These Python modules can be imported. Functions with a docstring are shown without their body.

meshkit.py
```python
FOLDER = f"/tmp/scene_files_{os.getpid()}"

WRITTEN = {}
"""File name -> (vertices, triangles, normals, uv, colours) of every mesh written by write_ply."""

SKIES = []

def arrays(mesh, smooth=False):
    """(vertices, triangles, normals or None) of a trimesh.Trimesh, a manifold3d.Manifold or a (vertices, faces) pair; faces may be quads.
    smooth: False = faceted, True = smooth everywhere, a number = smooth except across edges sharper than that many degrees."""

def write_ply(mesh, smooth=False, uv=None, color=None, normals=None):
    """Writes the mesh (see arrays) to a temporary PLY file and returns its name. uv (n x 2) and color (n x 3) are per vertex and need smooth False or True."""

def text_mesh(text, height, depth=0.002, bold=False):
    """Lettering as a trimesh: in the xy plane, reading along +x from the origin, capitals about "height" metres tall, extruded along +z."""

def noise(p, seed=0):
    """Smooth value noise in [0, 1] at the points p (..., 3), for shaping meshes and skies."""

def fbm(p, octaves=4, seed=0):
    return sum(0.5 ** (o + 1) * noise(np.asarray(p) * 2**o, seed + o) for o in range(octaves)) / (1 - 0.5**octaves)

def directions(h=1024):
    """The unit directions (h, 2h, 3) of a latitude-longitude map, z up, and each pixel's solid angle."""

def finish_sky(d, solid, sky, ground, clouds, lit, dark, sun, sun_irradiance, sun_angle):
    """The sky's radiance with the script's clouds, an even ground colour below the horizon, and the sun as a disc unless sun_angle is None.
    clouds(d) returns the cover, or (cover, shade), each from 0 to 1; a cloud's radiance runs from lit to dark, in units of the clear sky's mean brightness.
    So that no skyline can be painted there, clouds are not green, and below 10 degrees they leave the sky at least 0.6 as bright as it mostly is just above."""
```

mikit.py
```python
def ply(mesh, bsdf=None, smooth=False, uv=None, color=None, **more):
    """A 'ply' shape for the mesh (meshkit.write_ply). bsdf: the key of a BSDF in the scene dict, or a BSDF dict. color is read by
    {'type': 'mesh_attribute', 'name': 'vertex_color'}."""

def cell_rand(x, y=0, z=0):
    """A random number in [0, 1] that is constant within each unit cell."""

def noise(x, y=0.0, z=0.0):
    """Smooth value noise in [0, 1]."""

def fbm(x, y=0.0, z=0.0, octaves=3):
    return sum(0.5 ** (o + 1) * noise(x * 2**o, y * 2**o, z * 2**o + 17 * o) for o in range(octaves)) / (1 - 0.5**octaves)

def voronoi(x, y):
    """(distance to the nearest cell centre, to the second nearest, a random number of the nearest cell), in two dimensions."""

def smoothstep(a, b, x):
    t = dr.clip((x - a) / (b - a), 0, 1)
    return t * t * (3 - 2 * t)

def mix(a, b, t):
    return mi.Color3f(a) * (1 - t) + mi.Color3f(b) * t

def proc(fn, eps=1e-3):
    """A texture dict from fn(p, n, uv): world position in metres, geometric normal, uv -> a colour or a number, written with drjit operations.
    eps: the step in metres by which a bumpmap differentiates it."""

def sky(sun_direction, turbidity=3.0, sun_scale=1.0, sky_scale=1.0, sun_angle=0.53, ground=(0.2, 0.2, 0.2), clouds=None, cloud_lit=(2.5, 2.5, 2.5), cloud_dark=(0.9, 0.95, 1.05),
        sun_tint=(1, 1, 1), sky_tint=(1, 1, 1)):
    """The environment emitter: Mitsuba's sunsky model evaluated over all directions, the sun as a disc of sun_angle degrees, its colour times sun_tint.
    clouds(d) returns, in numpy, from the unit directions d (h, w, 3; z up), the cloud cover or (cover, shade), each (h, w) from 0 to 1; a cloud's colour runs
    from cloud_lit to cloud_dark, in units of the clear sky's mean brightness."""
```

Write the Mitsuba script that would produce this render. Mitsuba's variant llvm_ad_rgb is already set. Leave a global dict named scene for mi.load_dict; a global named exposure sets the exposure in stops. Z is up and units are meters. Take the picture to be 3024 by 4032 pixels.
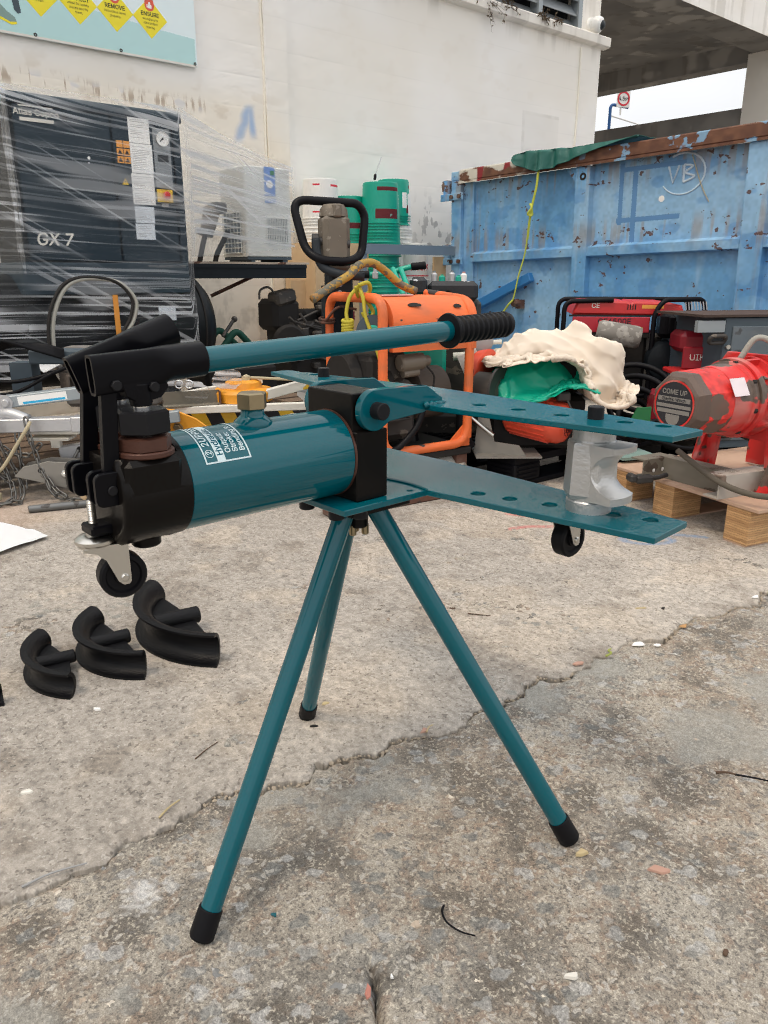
import math, random
import numpy as np, trimesh, shapely
import drjit as dr
import mitsuba as mi
import mikit, meshkit
from mikit import noise, fbm, voronoi, cell_rand, smoothstep, mix, proc
from shapely.geometry import Polygon, Point, box as sbox, LineString
from shapely.ops import unary_union
import manifold3d as m3

# ---------------------------------------------------------------- camera, sky, exposure
T = mi.ScalarTransform4f
PITCH = math.radians(17.2)
scene, labels = {}, {}
scene['camera'] = {'type': 'perspective', 'fov': 53.05, 'fov_axis': 'x', 'near_clip': 0.05, 'far_clip': 2000.0,
                   'to_world': T().look_at(origin=[0, 0, 0.95], target=[0, math.cos(PITCH), 0.95 - math.sin(PITCH)], up=[0, 0, 1])}


def cloud_cover(d):
    """an even overcast, brighter overhead than near the horizon, with soft structure"""
    n = meshkit.fbm(d * np.array([2.2, 2.2, 4.0]), 4, 5)
    return np.ones(d.shape[:2]), np.clip(0.74 - 0.74 * d[..., 2] + 0.7 * (n - 0.5), 0, 1)


scene['daylight'] = mikit.sky([-0.30, -0.40, 0.86], turbidity=4, sun_scale=0.2, sun_angle=10, clouds=cloud_cover,
                              cloud_lit=(3.3, 3.3, 3.32), cloud_dark=(1.45, 1.5, 1.56), ground=(0.28, 0.26, 0.24))
exposure = 2.02

# ---------------------------------------------------------------- helpers
rng = np.random.default_rng(7)
random.seed(7)


def vec(*a):
    return np.array(a, float)


def az(deg):
    a = math.radians(deg)
    return vec(math.sin(a), math.cos(a), 0)


def frame(o, x, y, z=(0, 0, 1)):
    m = np.eye(4)
    m[:3, 0], m[:3, 1], m[:3, 2], m[:3, 3] = x, y, z, o
    return m


WALL = frame(-az(139.7) * 5.6, az(49.7), az(139.7))                 # x along the wall to the right, y out of it, z up
BEND = frame((0.086, 1.311, 0), az(48), az(138))                    # x along the ram, y to its right
_d = vec(0.688, -0.725, 0.0)
_e = vec(0.688 * 0.9997, -0.725 * 0.9997, 0.026)
BIN = frame((0.62, 7.0, 0), _e, (-0.725, -0.688, 0), np.cross((-0.725, -0.688, 0), _e))
ID = np.eye(4)


def yaw_frame(o, deg):
    """x points along azimuth deg to the right as seen, y towards the viewer."""
    return frame(o, az(deg), az(deg + 90))


def cat(*ms):
    out = []
    for m in ms:
        out += list(m) if isinstance(m, (list, tuple)) else [m]
    return trimesh.util.concatenate(out) if len(out) > 1 else out[0]


def X(mesh, M):
    m = mesh.copy()
    m.apply_transform(M)
    return m


def bx(x0, x1, y0, y1, z0, z1, ch=0.0):
    """a box, chamfered by ch"""
    x0, x1, y0, y1, z0, z1 = min(x0, x1), max(x0, x1), min(y0, y1), max(y0, y1), min(z0, z1), max(z0, z1)
    if ch <= 0:
        m = trimesh.creation.box(extents=(x1 - x0, y1 - y0, z1 - z0))
        m.apply_translation(((x0 + x1) / 2, (y0 + y1) / 2, (z0 + z1) / 2))
        return m
    p = []
    for x, sx in ((x0, 1), (x1, -1)):
        for y, sy in ((y0, 1), (y1, -1)):
            for z, sz in ((z0, 1), (z1, -1)):
                p += [(x + sx * ch, y + sy * ch, z), (x + sx * ch, y, z + sz * ch), (x, y + sy * ch, z + sz * ch)]
    return trimesh.convex.convex_hull(np.array(p))


def basis(d):
    d = np.asarray(d, float) / np.linalg.norm(d)
    a = np.cross(d, (0, 0, 1) if abs(d[2]) < 0.9 else (1, 0, 0))
    a /= np.linalg.norm(a)
    return d, a, np.cross(d, a)


def lathe(profile, p0=(0, 0, 0), axis=(0, 0, 1), n=32):
    """revolves (distance along the axis, radius) pairs; ends are closed by giving radius 0"""
    d, a, b = basis(axis)
    pr = np.array(profile, float)
    ang = np.arange(n) * 2 * math.pi / n
    ring = np.cos(ang)[:, None] * a + np.sin(ang)[:, None] * b
    v = np.asarray(p0, float) + pr[:, None, :1] * d + pr[:, None, 1:] * ring[None]
    v = v.reshape(-1, 3)
    f = []
    for i in range(len(pr) - 1):
        j = np.arange(n)
        k = (j + 1) % n
        f.append(np.stack([i * n + j, i * n + k, (i + 1) * n + k], 1))
        f.append(np.stack([i * n + j, (i + 1) * n + k, (i + 1) * n + j], 1))
    m = trimesh.Trimesh(v, np.vstack(f), process=False)
    m.merge_vertices()
    m.update_faces(m.nondegenerate_faces())
    if m.is_watertight and m.volume < 0:
        m.invert()
    return m


def cyl(p0, p1, r, r1=None, n=24, ch=0.0):
    p0, p1 = np.asarray(p0, float), np.asarray(p1, float)
    L = np.linalg.norm(p1 - p0)
    r1 = r if r1 is None else r1
    if ch > 0:
        pr = [(0, 0), (0, r - ch), (ch, r), (L - ch, r1), (L, r1 - ch), (L, 0)]
    else:
        pr = [(0, 0), (0, r), (L, r1), (L, 0)]
    return lathe(pr, p0, p1 - p0, n)


def smooth_path(pts, n=12):
    """Catmull-Rom through the points"""
    p = np.array(pts, float)
    p = np.vstack([2 * p[0] - p[1], p, 2 * p[-1] - p[-2]])
    out = []
    t = np.linspace(0, 1, n, endpoint=False)[:, None]
    for i in range(1, len(p) - 2):
        a, b, c, d = p[i - 1], p[i], p[i + 1], p[i + 2]
        out.append(0.5 * (2 * b + (c - a) * t + (2 * a - 5 * b + 4 * c - d) * t ** 2 + (3 * b - a - 3 * c + d) * t ** 3))
    return np.vstack(out + [p[-2:-1]])


def round_path(pts, r, n=6, closed=False):
    """a polyline with its corners rounded by radius r"""
    p = [np.array(q, float) for q in pts]
    out = []
    N = len(p)
    for i in range(N):
        if not closed and i in (0, N - 1):
            out.append(p[i])
            continue
        a, b, c = p[i - 1], p[i], p[(i + 1) % N]
        u, v = a - b, c - b
        k = min(r, 0.48 * np.linalg.norm(u), 0.48 * np.linalg.norm(v))
        s, e = b + u / np.linalg.norm(u) * k, b + v / np.linalg.norm(v) * k
        for t in np.linspace(0, 1, n + 1):
            out.append((1 - t) ** 2 * s + 2 * t * (1 - t) * b + t * t * e)
    return np.array(out)


def tube(path, r, n=12, closed=False, caps=True):
    """sweeps a circle (radius r, or one per point) along the path"""
    p = np.array(path, float)
    N = len(p)
    r = np.broadcast_to(np.asarray(r, float), (N,))
    if closed:
        t = np.roll(p, -1, 0) - np.roll(p, 1, 0)
    else:
        t = np.gradient(p, axis=0)
    t /= np.linalg.norm(t, axis=1, keepdims=True) + 1e-12
    _, a, _ = basis(t[0])
    A = []
    for k in range(N):
        a = a - t[k] * (a @ t[k])
        a /= np.linalg.norm(a) + 1e-12
        A.append(a)
    A = np.array(A)
    B = np.cross(t, A)
    ang = np.arange(n) * 2 * math.pi / n
    v = (p[:, None] + r[:, None, None] * (np.cos(ang)[None, :, None] * A[:, None] + np.sin(ang)[None, :, None] * B[:, None])).reshape(-1, 3)
    f = []
    j = np.arange(n)
    k = (j + 1) % n
    for i in range(N if closed else N - 1):
        q = (i + 1) % N
        f.append(np.stack([i * n + j, i * n + k, q * n + k], 1))
        f.append(np.stack([i * n + j, q * n + k, q * n + j], 1))
    f = list(np.vstack(f))
    if not closed and caps:
        c0, c1 = len(v), len(v) + 1
        v = np.vstack([v, p[:1], p[-1:]])
        f += [(c0, k_, j_) for j_, k_ in zip(j, k)] + [(c1, (N - 1) * n + j_, (N - 1) * n + k_) for j_, k_ in zip(j, k)]
    return trimesh.Trimesh(v, np.array(f), process=False)


def prism(poly, z0, z1, ch=0.0):
    """extrudes a polygon (shapely or points) in z; ch bevels the top and bottom edges a little"""
    g = poly if hasattr(poly, 'exterior') or hasattr(poly, 'geoms') else Polygon(poly)
    parts = list(getattr(g, 'geoms', [g]))
    out = []
    for q in parts:
        if q.is_empty:
            continue
        if ch <= 0:
            m = trimesh.creation.extrude_polygon(q, z1 - z0, engine='earcut')
            m.apply_translation((0, 0, z0))
        else:
            m = bevel_prism(q, z0, z1, ch)
        out.append(m)
    return cat(out)


def bevel_prism(q, z0, z1, ch):
    def rings(g):
        return [np.array(g.exterior.coords)[:-1]] + [np.array(h.coords)[:-1] for h in g.interiors]
    g = shapely.geometry.polygon.orient(q)
    R = rings(g)

    def inset(P):
        d0 = P - np.roll(P, 1, 0)
        d1 = np.roll(P, -1, 0) - P
        n0 = np.stack([-d0[:, 1], d0[:, 0]], 1) / (np.linalg.norm(d0, axis=1, keepdims=True) + 1e-12)
        n1 = np.stack([-d1[:, 1], d1[:, 0]], 1) / (np.linalg.norm(d1, axis=1, keepdims=True) + 1e-12)
        n = n0 + n1
        n /= np.maximum((n * n0).sum(1, keepdims=True), 0.4)
        return P + n * ch
    vs, fs, at = [], [], 0
    I = []
    for P in R:
        In = inset(P)
        I.append(In)
        k = len(P)
        for L, z in ((In, z0), (P, z0 + ch), (P, z1 - ch), (In, z1)):
            vs.append(np.column_stack([L, np.full(k, z)]))
        j = np.arange(k)
        w = (j + 1) % k
        for s in range(3):
            a, b = at + s * k, at + (s + 1) * k
            fs += [np.stack([a + j, a + w, b + w], 1), np.stack([a + j, b + w, b + j], 1)]
        at += 4 * k
    pg = Polygon(I[0], I[1:])
    v2, f2 = trimesh.creation.triangulate_polygon(pg, engine='earcut')
    m = trimesh.Trimesh(np.vstack(vs), np.vstack(fs), process=False)
    top = trimesh.Trimesh(np.column_stack([v2, np.full(len(v2), z1)]), f2, process=False)
    bot = trimesh.Trimesh(np.column_stack([v2, np.full(len(v2), z0)]), f2[:, ::-1], process=False)
    for t, up in ((top, 1), (bot, -1)):
        if len(t.faces) and t.face_normals[:, 2].sum() * up < 0:
            t.invert()
    m = cat(m, top, bot)
    m.merge_vertices()
    return m


def hexprism(r, z0, z1, ch=0.0015, n=6, rot=0.0):
    a = rot + np.arange(n) * 2 * math.pi / n
    pts = np.stack([np.cos(a), np.sin(a)], 1)
    c = min(ch * 2.2, r * 0.2)
    lo = np.column_stack([pts * (r - c), np.full(n, z0)])
    l2 = np.column_stack([pts * r, np.full(n, z0 + ch)])
    h2 = np.column_stack([pts * r, np.full(n, z1 - ch)])
    hi = np.column_stack([pts * (r - c), np.full(n, z1)])
    return trimesh.convex.convex_hull(np.vstack([lo, l2, h2, hi]))


def to_m3(t):
    return m3.Manifold(m3.Mesh(np.asarray(t.vertices, np.float32), np.asarray(t.faces, np.uint32)))


def from_m3(m):
    k = m.to_mesh()
    return trimesh.Trimesh(k.vert_properties[:, :3], k.tri_verts, process=False)


def diff(a, *bs):
    m = to_m3(a)
    for b in bs:
        m = m - to_m3(b)
    return from_m3(m)


def union(*ms):
    m = to_m3(ms[0])
    for b in ms[1:]:
        m = m + to_m3(b)
    return from_m3(m)


def text(s, h, depth=0.001, bold=False):
    return meshkit.text_mesh(s, h, depth, bold)


def text_on(s, h, o, right, upv, depth=0.001, bold=False, centre=False, out=None):
    """lettering whose baseline starts at o, running along right with capitals towards upv"""
    m = text(s, h, depth, bold)
    if centre:
        m.apply_translation((-(m.bounds[0, 0] + m.bounds[1, 0]) / 2, 0, 0))
    right, upv = np.asarray(right, float), np.asarray(upv, float)
    nrm = np.cross(right, upv) if out is None else np.asarray(out, float)
    return X(m, frame(o, right, upv, nrm))


def uniq(key):
    if key not in scene and key not in labels and not any(k.startswith(key + '__') for k in scene):
        return key
    i = 1
    while True:
        k = f'{key}_{i:03d}'
        if k not in scene and k not in labels and not any(q.startswith(k + '__') for q in scene):
            return k
        i += 1


def thing(name, label, category, group=None):
    k = uniq(name)
    labels[k] = {'label': label, 'category': category}
    if group:
        labels[k]['group'] = group
    return k


def part(parent, name, mesh, mat, smooth=35, label=None, kind=None):
    k = uniq(parent + '__' + name)
    scene[k] = mikit.ply(mesh, mat, smooth)
    if label or kind:
        labels[k] = {}
        if label:
            labels[k]['label'] = label
        if kind:
            labels[k]['kind'] = kind
    return k


def solo(name, mesh, mat, label, category, smooth=35, group=None):
    k = thing(name, label, category, group)
    scene[k] = mikit.ply(mesh, mat, smooth)
    return k


def setting(name, mesh, mat, smooth=False):
    scene[name] = mikit.ply(mesh, mat, smooth)
    labels[name] = {'kind': 'structure'}
    return name


def grid_mesh(f, nu, nv):
    """f(u, v) -> (n, 3) for arrays u, v in [0, 1]"""
    u, v = np.meshgrid(np.linspace(0, 1, nu), np.linspace(0, 1, nv), indexing='ij')
    p = f(u.ravel(), v.ravel())
    i, j = np.meshgrid(np.arange(nu - 1), np.arange(nv - 1), indexing='ij')
    a = (i * nv + j).ravel()
    fa = np.vstack([np.stack([a, a + nv, a + nv + 1], 1), np.stack([a, a + nv + 1, a + 1], 1)])
    return trimesh.Trimesh(p, fa, process=False)


def thick(mesh, t):
    """gives a sheet a second side t behind it and closes the rim"""
    m = trimesh.Trimesh(mesh.vertices, mesh.faces, process=False)
    n = m.vertex_normals
    k = len(m.vertices)
    e = m.edges_sorted
    un, inv, cnt = np.unique(e, axis=0, return_inverse=True, return_counts=True)
    be = m.edges[cnt[inv] == 1]
    rim = np.vstack([np.stack([be[:, 1], be[:, 0], be[:, 0] + k], 1), np.stack([be[:, 1], be[:, 0] + k, be[:, 1] + k], 1)])
    return trimesh.Trimesh(np.vstack([m.vertices, m.vertices - n * t]), np.vstack([m.faces, m.faces[:, ::-1] + k, rim]), process=False)
# ---------------------------------------------------------------- materials
def mat(key, color, rough=0.5, metal=0.0, **kw):
    d = {'type': 'principled', 'base_color': color if isinstance(color, dict) else {'type': 'rgb', 'value': list(color)}, 'roughness': rough, 'metallic': metal}
    if not isinstance(color, dict) and max(color) < 0.13 and metal < 0.3:
        d['specular'] = 0.2
    d.update(kw)
    scene[key] = {'type': 'twosided', 'bsdf': d}
    return key


def bumped(key, color, rough, fn, scale, eps=1e-3, metal=0.0, **kw):
    d = {'type': 'principled', 'base_color': color if isinstance(color, dict) else {'type': 'rgb', 'value': list(color)}, 'roughness': rough, 'metallic': metal}
    d.update(kw)
    scene[key] = {'type': 'twosided', 'bsdf': {'type': 'bumpmap', 'tex': proc(fn, eps), 'scale': scale, 'bsdf': d}}
    return key


def C3(*a):
    return mi.Color3f(*a)


def old_color(p, n, uv):
    x, y = p.x, p.y
    big = fbm(x * 2.3, y * 2.3, 1.0, 3)
    mid = fbm(x * 13, y * 13, 5.0, 4)
    g1 = fbm(x * 60 + 4, y * 60, 3.0, 3)
    g2 = 0.65 * fbm(x * 210, y * 210, 7.0, 3) + 0.35 * fbm(x * 420, y * 420, 5.0, 2)
    g3 = noise(x * 700, y * 700)
    # cement between buff, pink and grey
    c = mix(C3(0.285, 0.240, 0.192), C3(0.225, 0.215, 0.193), smoothstep(0.35, 0.65, big))
    c = mix(c, C3(0.29, 0.21, 0.155), smoothstep(0.54, 0.70, g1) * 0.5)
    c = mix(c, C3(0.125, 0.110, 0.092), smoothstep(0.50, 0.72, mid) * 0.75)
    c = mix(c, C3(0.39, 0.355, 0.30), smoothstep(0.50, 0.32, mid + 0.35 * (g1 - 0.5)) * 0.6)
    # broken grains, light and dark
    c = mix(c, C3(0.60, 0.55, 0.46), smoothstep(0.57, 0.70, g2) * 0.55)
    c = mix(c, C3(0.085, 0.078, 0.070), smoothstep(0.44, 0.32, g2) * 0.65)
    # stones, few and soft edged, with speckles of their own
    wx, wy = x + 0.020 * (fbm(x * 70, y * 70, 1.0, 2) - 0.5), y + 0.020 * (fbm(x * 70 + 9, y * 70, 2.0, 2) - 0.5)
    d1, d2, r1 = voronoi(wx * 26, wy * 32)
    s = smoothstep(0.42, 0.30, d1) * smoothstep(0.74, 0.78, r1)
    stone = mix(C3(0.13, 0.14, 0.14), C3(0.42, 0.42, 0.41), smoothstep(0.78, 1.0, r1))
    c = mix(c, stone * (0.55 + 0.9 * g2), s * 0.6)
    e1, e2, r2 = voronoi(wx * 75 + 3, wy * 80)
    s2 = smoothstep(0.42, 0.26, e1) * smoothstep(0.62, 0.70, r2)
    c = mix(c, mix(C3(0.14, 0.135, 0.13), C3(0.50, 0.475, 0.43), smoothstep(0.7, 0.95, r2)), s2 * 0.6)
    # smoother grey patches of mortar, and a white splash
    pt = fbm(x * 4.2 + 11, y * 4.2 + 3, 2.0, 4)
    c = mix(c, C3(0.30, 0.29, 0.26) * (0.75 + 0.5 * g2), smoothstep(0.52, 0.66, pt) * 0.75)
    dx, dy = (x + 0.385) / 0.045, (y - 1.005) / 0.06
    c = mix(c, C3(0.70, 0.70, 0.69), smoothstep(1.0, 0.0, dr.sqrt(dx * dx + dy * dy) + 0.9 * (noise(x * 120, y * 120) - 0.5)) * 0.6)
    return c * (0.66 + 0.56 * g3)


def old_bump(p, n, uv):
    x, y = p.x, p.y
    return 0.35 * noise(x * 420, y * 420) + 0.9 * fbm(x * 90, y * 90, 2.0, 3) + 0.6 * fbm(x * 25, y * 25, 6.0, 2)


def slab_color(p, n, uv):
    x, y = p.x, p.y
    big = fbm(x * 1.1, y * 1.1, 3.0, 4)
    mid = fbm(x * 9, y * 9, 5.0, 4)
    fine = noise(x * 520, y * 520)
    str_ = 0.6 * fbm(x * 120, y * 120, 0.0, 3) + 0.4 * fbm((x * 0.76 + y * 0.65) * 70, (y * 0.76 - x * 0.65) * 35, 0.0, 3)
    c = mix(C3(0.41, 0.37, 0.32), C3(0.32, 0.29, 0.255), smoothstep(0.32, 0.68, big))
    c = mix(c, C3(0.205, 0.175, 0.145), smoothstep(0.52, 0.76, mid) * 0.65)
    c = mix(c, C3(0.42, 0.36, 0.29), smoothstep(0.46, 0.3, fbm(x * 5 + 2, y * 5, 8.0, 4)) * 0.5)
    c = c * (0.42 + 1.16 * str_) * (0.86 + 0.28 * fine)
    c = mix(c, C3(0.11, 0.095, 0.08), smoothstep(0.70, 0.82, fbm(x * 130 + 31, y * 130, 1.0, 2)) * 0.6)
    c = mix(c, C3(0.54, 0.51, 0.46), smoothstep(0.72, 0.84, fbm(x * 170 + 3, y * 170, 4.0, 2)) * 0.5)
    # reddish rust dust near the trusses, dark oil under the machines
    rx, ry = (x + 1.9) / 0.7, (y - 3.0) / 0.55
    c = mix(c, C3(0.52, 0.33, 0.22), smoothstep(1.1, 0.2, dr.sqrt(rx * rx + ry * ry)) * 0.45)
    oil = smoothstep(0.54, 0.72, fbm(x * 3 + 7, y * 3, 9.0, 3)) * smoothstep(2.6, 4.2, y)
    c = mix(c, C3(0.17, 0.15, 0.13), oil * 0.6)
    # sprayed red and blue scribbles by the pallets
    wob = 0.05 * (noise(x * 9, y * 9) - 0.5)
    r1 = dr.abs(y - 2.93 + 0.9 * (x - 0.72) + wob) + 1.2 * dr.maximum(0, dr.abs(x - 0.72) - 0.075)
    r2 = dr.abs(y - 2.86 - 0.28 * (x - 0.58) + wob) + 1.2 * dr.maximum(0, dr.abs(x - 0.58) - 0.09)
    r3 = dr.abs(y - 3.02 + 0.4 * (x - 0.56)) + 1.2 * dr.maximum(0, dr.abs(x - 0.56) - 0.05)
    spray = 0.3 + 0.7 * noise(x * 170, y * 170)
    c = mix(c, C3(0.50, 0.14, 0.13), smoothstep(0.022, 0.006, dr.minimum(r1, dr.minimum(r2, r3))) * spray * 0.8)
    bx_, by_ = x - 0.985, y - 2.72
    ring = dr.abs(dr.sqrt(bx_ * bx_ * 0.7 + by_ * by_ * 2.2) - 0.075)
    tail = dr.abs(by_ - 0.06 + 0.3 * (bx_ - 0.12)) + 1.2 * dr.maximum(0, dr.abs(bx_ - 0.12) - 0.11)
    c = mix(c, C3(0.13, 0.24, 0.42), smoothstep(0.024, 0.006, dr.minimum(ring, tail)) * spray * 0.75)
    return c


def slab_bump(p, n, uv):
    x, y = p.x, p.y
    return 0.5 * noise(x * 300, y * 300) + 0.7 * fbm(x * 110, y * 110, 0.0, 3)


scene['m_old'] = {'type': 'twosided', 'bsdf': {'type': 'bumpmap', 'tex': proc(old_bump, 6e-4), 'scale': 0.0045,
                  'bsdf': {'type': 'principled', 'base_color': proc(old_color), 'roughness': 0.85, 'specular': 0.3}}}
scene['m_slab'] = {'type': 'twosided', 'bsdf': {'type': 'bumpmap', 'tex': proc(slab_bump, 6e-4), 'scale': 0.002,
                   'bsdf': {'type': 'principled', 'base_color': proc(slab_color), 'roughness': 0.9, 'specular': 0.25}}}
mat('m_dirt', (0.16, 0.125, 0.095), 0.95)

WX, WY = az(49.7), az(139.7)


def wall_color(p, n, uv):
    a = p.x * WX[0] + p.y * WX[1]
    z = p.z
    f1 = fbm(a * 1.3, z * 1.3, 2.0, 3)
    f2 = fbm(a * 6, z * 9, 4.0, 4)
    c = mix(C3(0.80, 0.762, 0.70), C3(0.835, 0.808, 0.768), smoothstep(0.3, 0.7, f1))
    # the left bay below the poster has yellower, older paint
    old = smoothstep(3.8, 3.4, a) * smoothstep(2.35, 2.1, z) + smoothstep(3.53, 3.55, a) * smoothstep(3.77, 3.75, a) * smoothstep(2.4, 1.9, z + 0.3 * f2)
    c = mix(c, C3(0.80, 0.725, 0.60), old * (0.35 + 0.5 * f1))
    c = mix(c, C3(0.62, 0.54, 0.44), smoothstep(0.62, 0.8, f2) * (0.1 + 0.5 * old))
    # peeling band under the poster
    zb = z - 2.115 - 0.05 * (fbm(a * 2, 0.0, 0.0, 2) - 0.5) - 0.0
    band = smoothstep(0.08, 0.0, dr.abs(zb)) * smoothstep(3.2, 2.9, a) * smoothstep(1.2, 1.6, a)
    drip = 0.6 * fbm(a * 55, z * 9, 8.0, 3) + 0.4 * fbm(a * 9, z * 9, 2.0, 3)
    c = mix(c, C3(0.33, 0.24, 0.16), band * smoothstep(0.52, 0.64, drip) * 0.7)
    c = mix(c, C3(0.62, 0.62, 0.64), band * smoothstep(0.62, 0.72, fbm(a * 12, z * 12, 1.0, 2)) * 0.7)
    # scuffs low on the wall and mould marks right of the pails
    low = smoothstep(1.35, 0.5, z)
    c = mix(c, C3(0.40, 0.37, 0.32), low * smoothstep(0.62, 0.76, fbm(a * 9, z * 5, 6.0, 4)) * 0.45)
    mould = smoothstep(5.0, 5.3, a) * smoothstep(6.4, 5.6, a) * smoothstep(1.75, 1.4, z)
    c = mix(c, C3(0.27, 0.26, 0.24), mould * smoothstep(0.66, 0.72, fbm(a * 16, z * 10, 3.0, 3)) * 0.6)
    # faint courses of the blocks under the paint
    row = dr.abs(z / 0.215 - dr.floor(z / 0.215) - 0.5)
    c = c * (1.0 - 0.05 * smoothstep(0.46, 0.5, row) * noise(a * 3, z * 3))
    # dark run-off under the ledge
    c = mix(c, C3(0.50, 0.47, 0.42), smoothstep(3.05, 3.24, z) * smoothstep(0.45, 0.7, fbm(a * 10, z * 1.2, 5.0, 3)) * 0.45)
    # blue spray mark
    t = (2.165 - z) / 0.27
    l1 = dr.abs(a - (3.413 - 0.120 * t) + 0.015 * (noise(z * 20, 0.0) - 0.5))
    l2 = dr.abs(a - (3.416 + 0.022 * t))
    ins = smoothstep(-0.10, 0.12, t) * smoothstep(1.10, 0.75, t)
    ink = dr.maximum(smoothstep(0.068, 0.004, l1), smoothstep(0.050, 0.004, l2) * smoothstep(0.95, 0.6, t)) * ins
    c = mix(c, C3(0.15, 0.33, 0.62), ink * (0.45 + 0.45 * f2))
    # squarish repair patch far right
    pa = smoothstep(6.56, 6.575, a) * smoothstep(7.16, 7.14, a) * smoothstep(2.52, 2.505, z)
    c = mix(c, C3(0.70, 0.675, 0.63), pa * (0.3 + 0.2 * f2))
    edge = pa * (1 - smoothstep(6.60, 6.62, a) * smoothstep(2.49, 2.475, z))
    return mix(c, C3(0.5, 0.47, 0.42), edge * 0.3 * noise(a * 20, z * 20))


def wall_bump(p, n, uv):
    a = p.x * WX[0] + p.y * WX[1]
    row = dr.abs(p.z / 0.215 - dr.floor(p.z / 0.215) - 0.5)
    return fbm(a * 7, p.z * 12, 2.0, 3) + 0.35 * noise(a * 70, p.z * 70) - 0.35 * smoothstep(0.455, 0.5, row) * noise(a * 1.5, dr.floor(p.z / 0.215))


scene['m_wall'] = {'type': 'twosided', 'bsdf': {'type': 'bumpmap', 'tex': proc(wall_bump, 3e-3), 'scale': 0.004,
                   'bsdf': {'type': 'principled', 'base_color': proc(wall_color), 'roughness': 0.8, 'specular': 0.3}}}


def raw_color(p, n, uv):
    x, y, z = p.x, p.y, p.z
    f = fbm(x * 1.7, y * 1.7, z * 1.7, 4)
    c = mix(C3(0.20, 0.187, 0.172), C3(0.135, 0.127, 0.12), smoothstep(0.35, 0.65, f))
    s = fbm((x + y) * 5, (x - y) * 5, z * 0.7, 3)
    c = mix(c, C3(0.12, 0.105, 0.09), smoothstep(0.56, 0.75, s) * 0.6)
    return mix(c, C3(0.45, 0.42, 0.38), smoothstep(0.62, 0.75, fbm(x * 3, y * 3, z * 3 + 4, 3)) * 0.4)


mat('m_raw', proc(raw_color), 0.85)
mat('m_painted_beam', (0.60, 0.56, 0.50), 0.8)
mat('m_bead', (0.80, 0.76, 0.66), 0.7)

# plain paints, metals, plastics
def teal_bump(p, n, uv):
    return noise(p.x * 180, p.y * 180, p.z * 180) + 0.6 * noise(p.x * 420, p.y * 420, p.z * 420)


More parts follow.
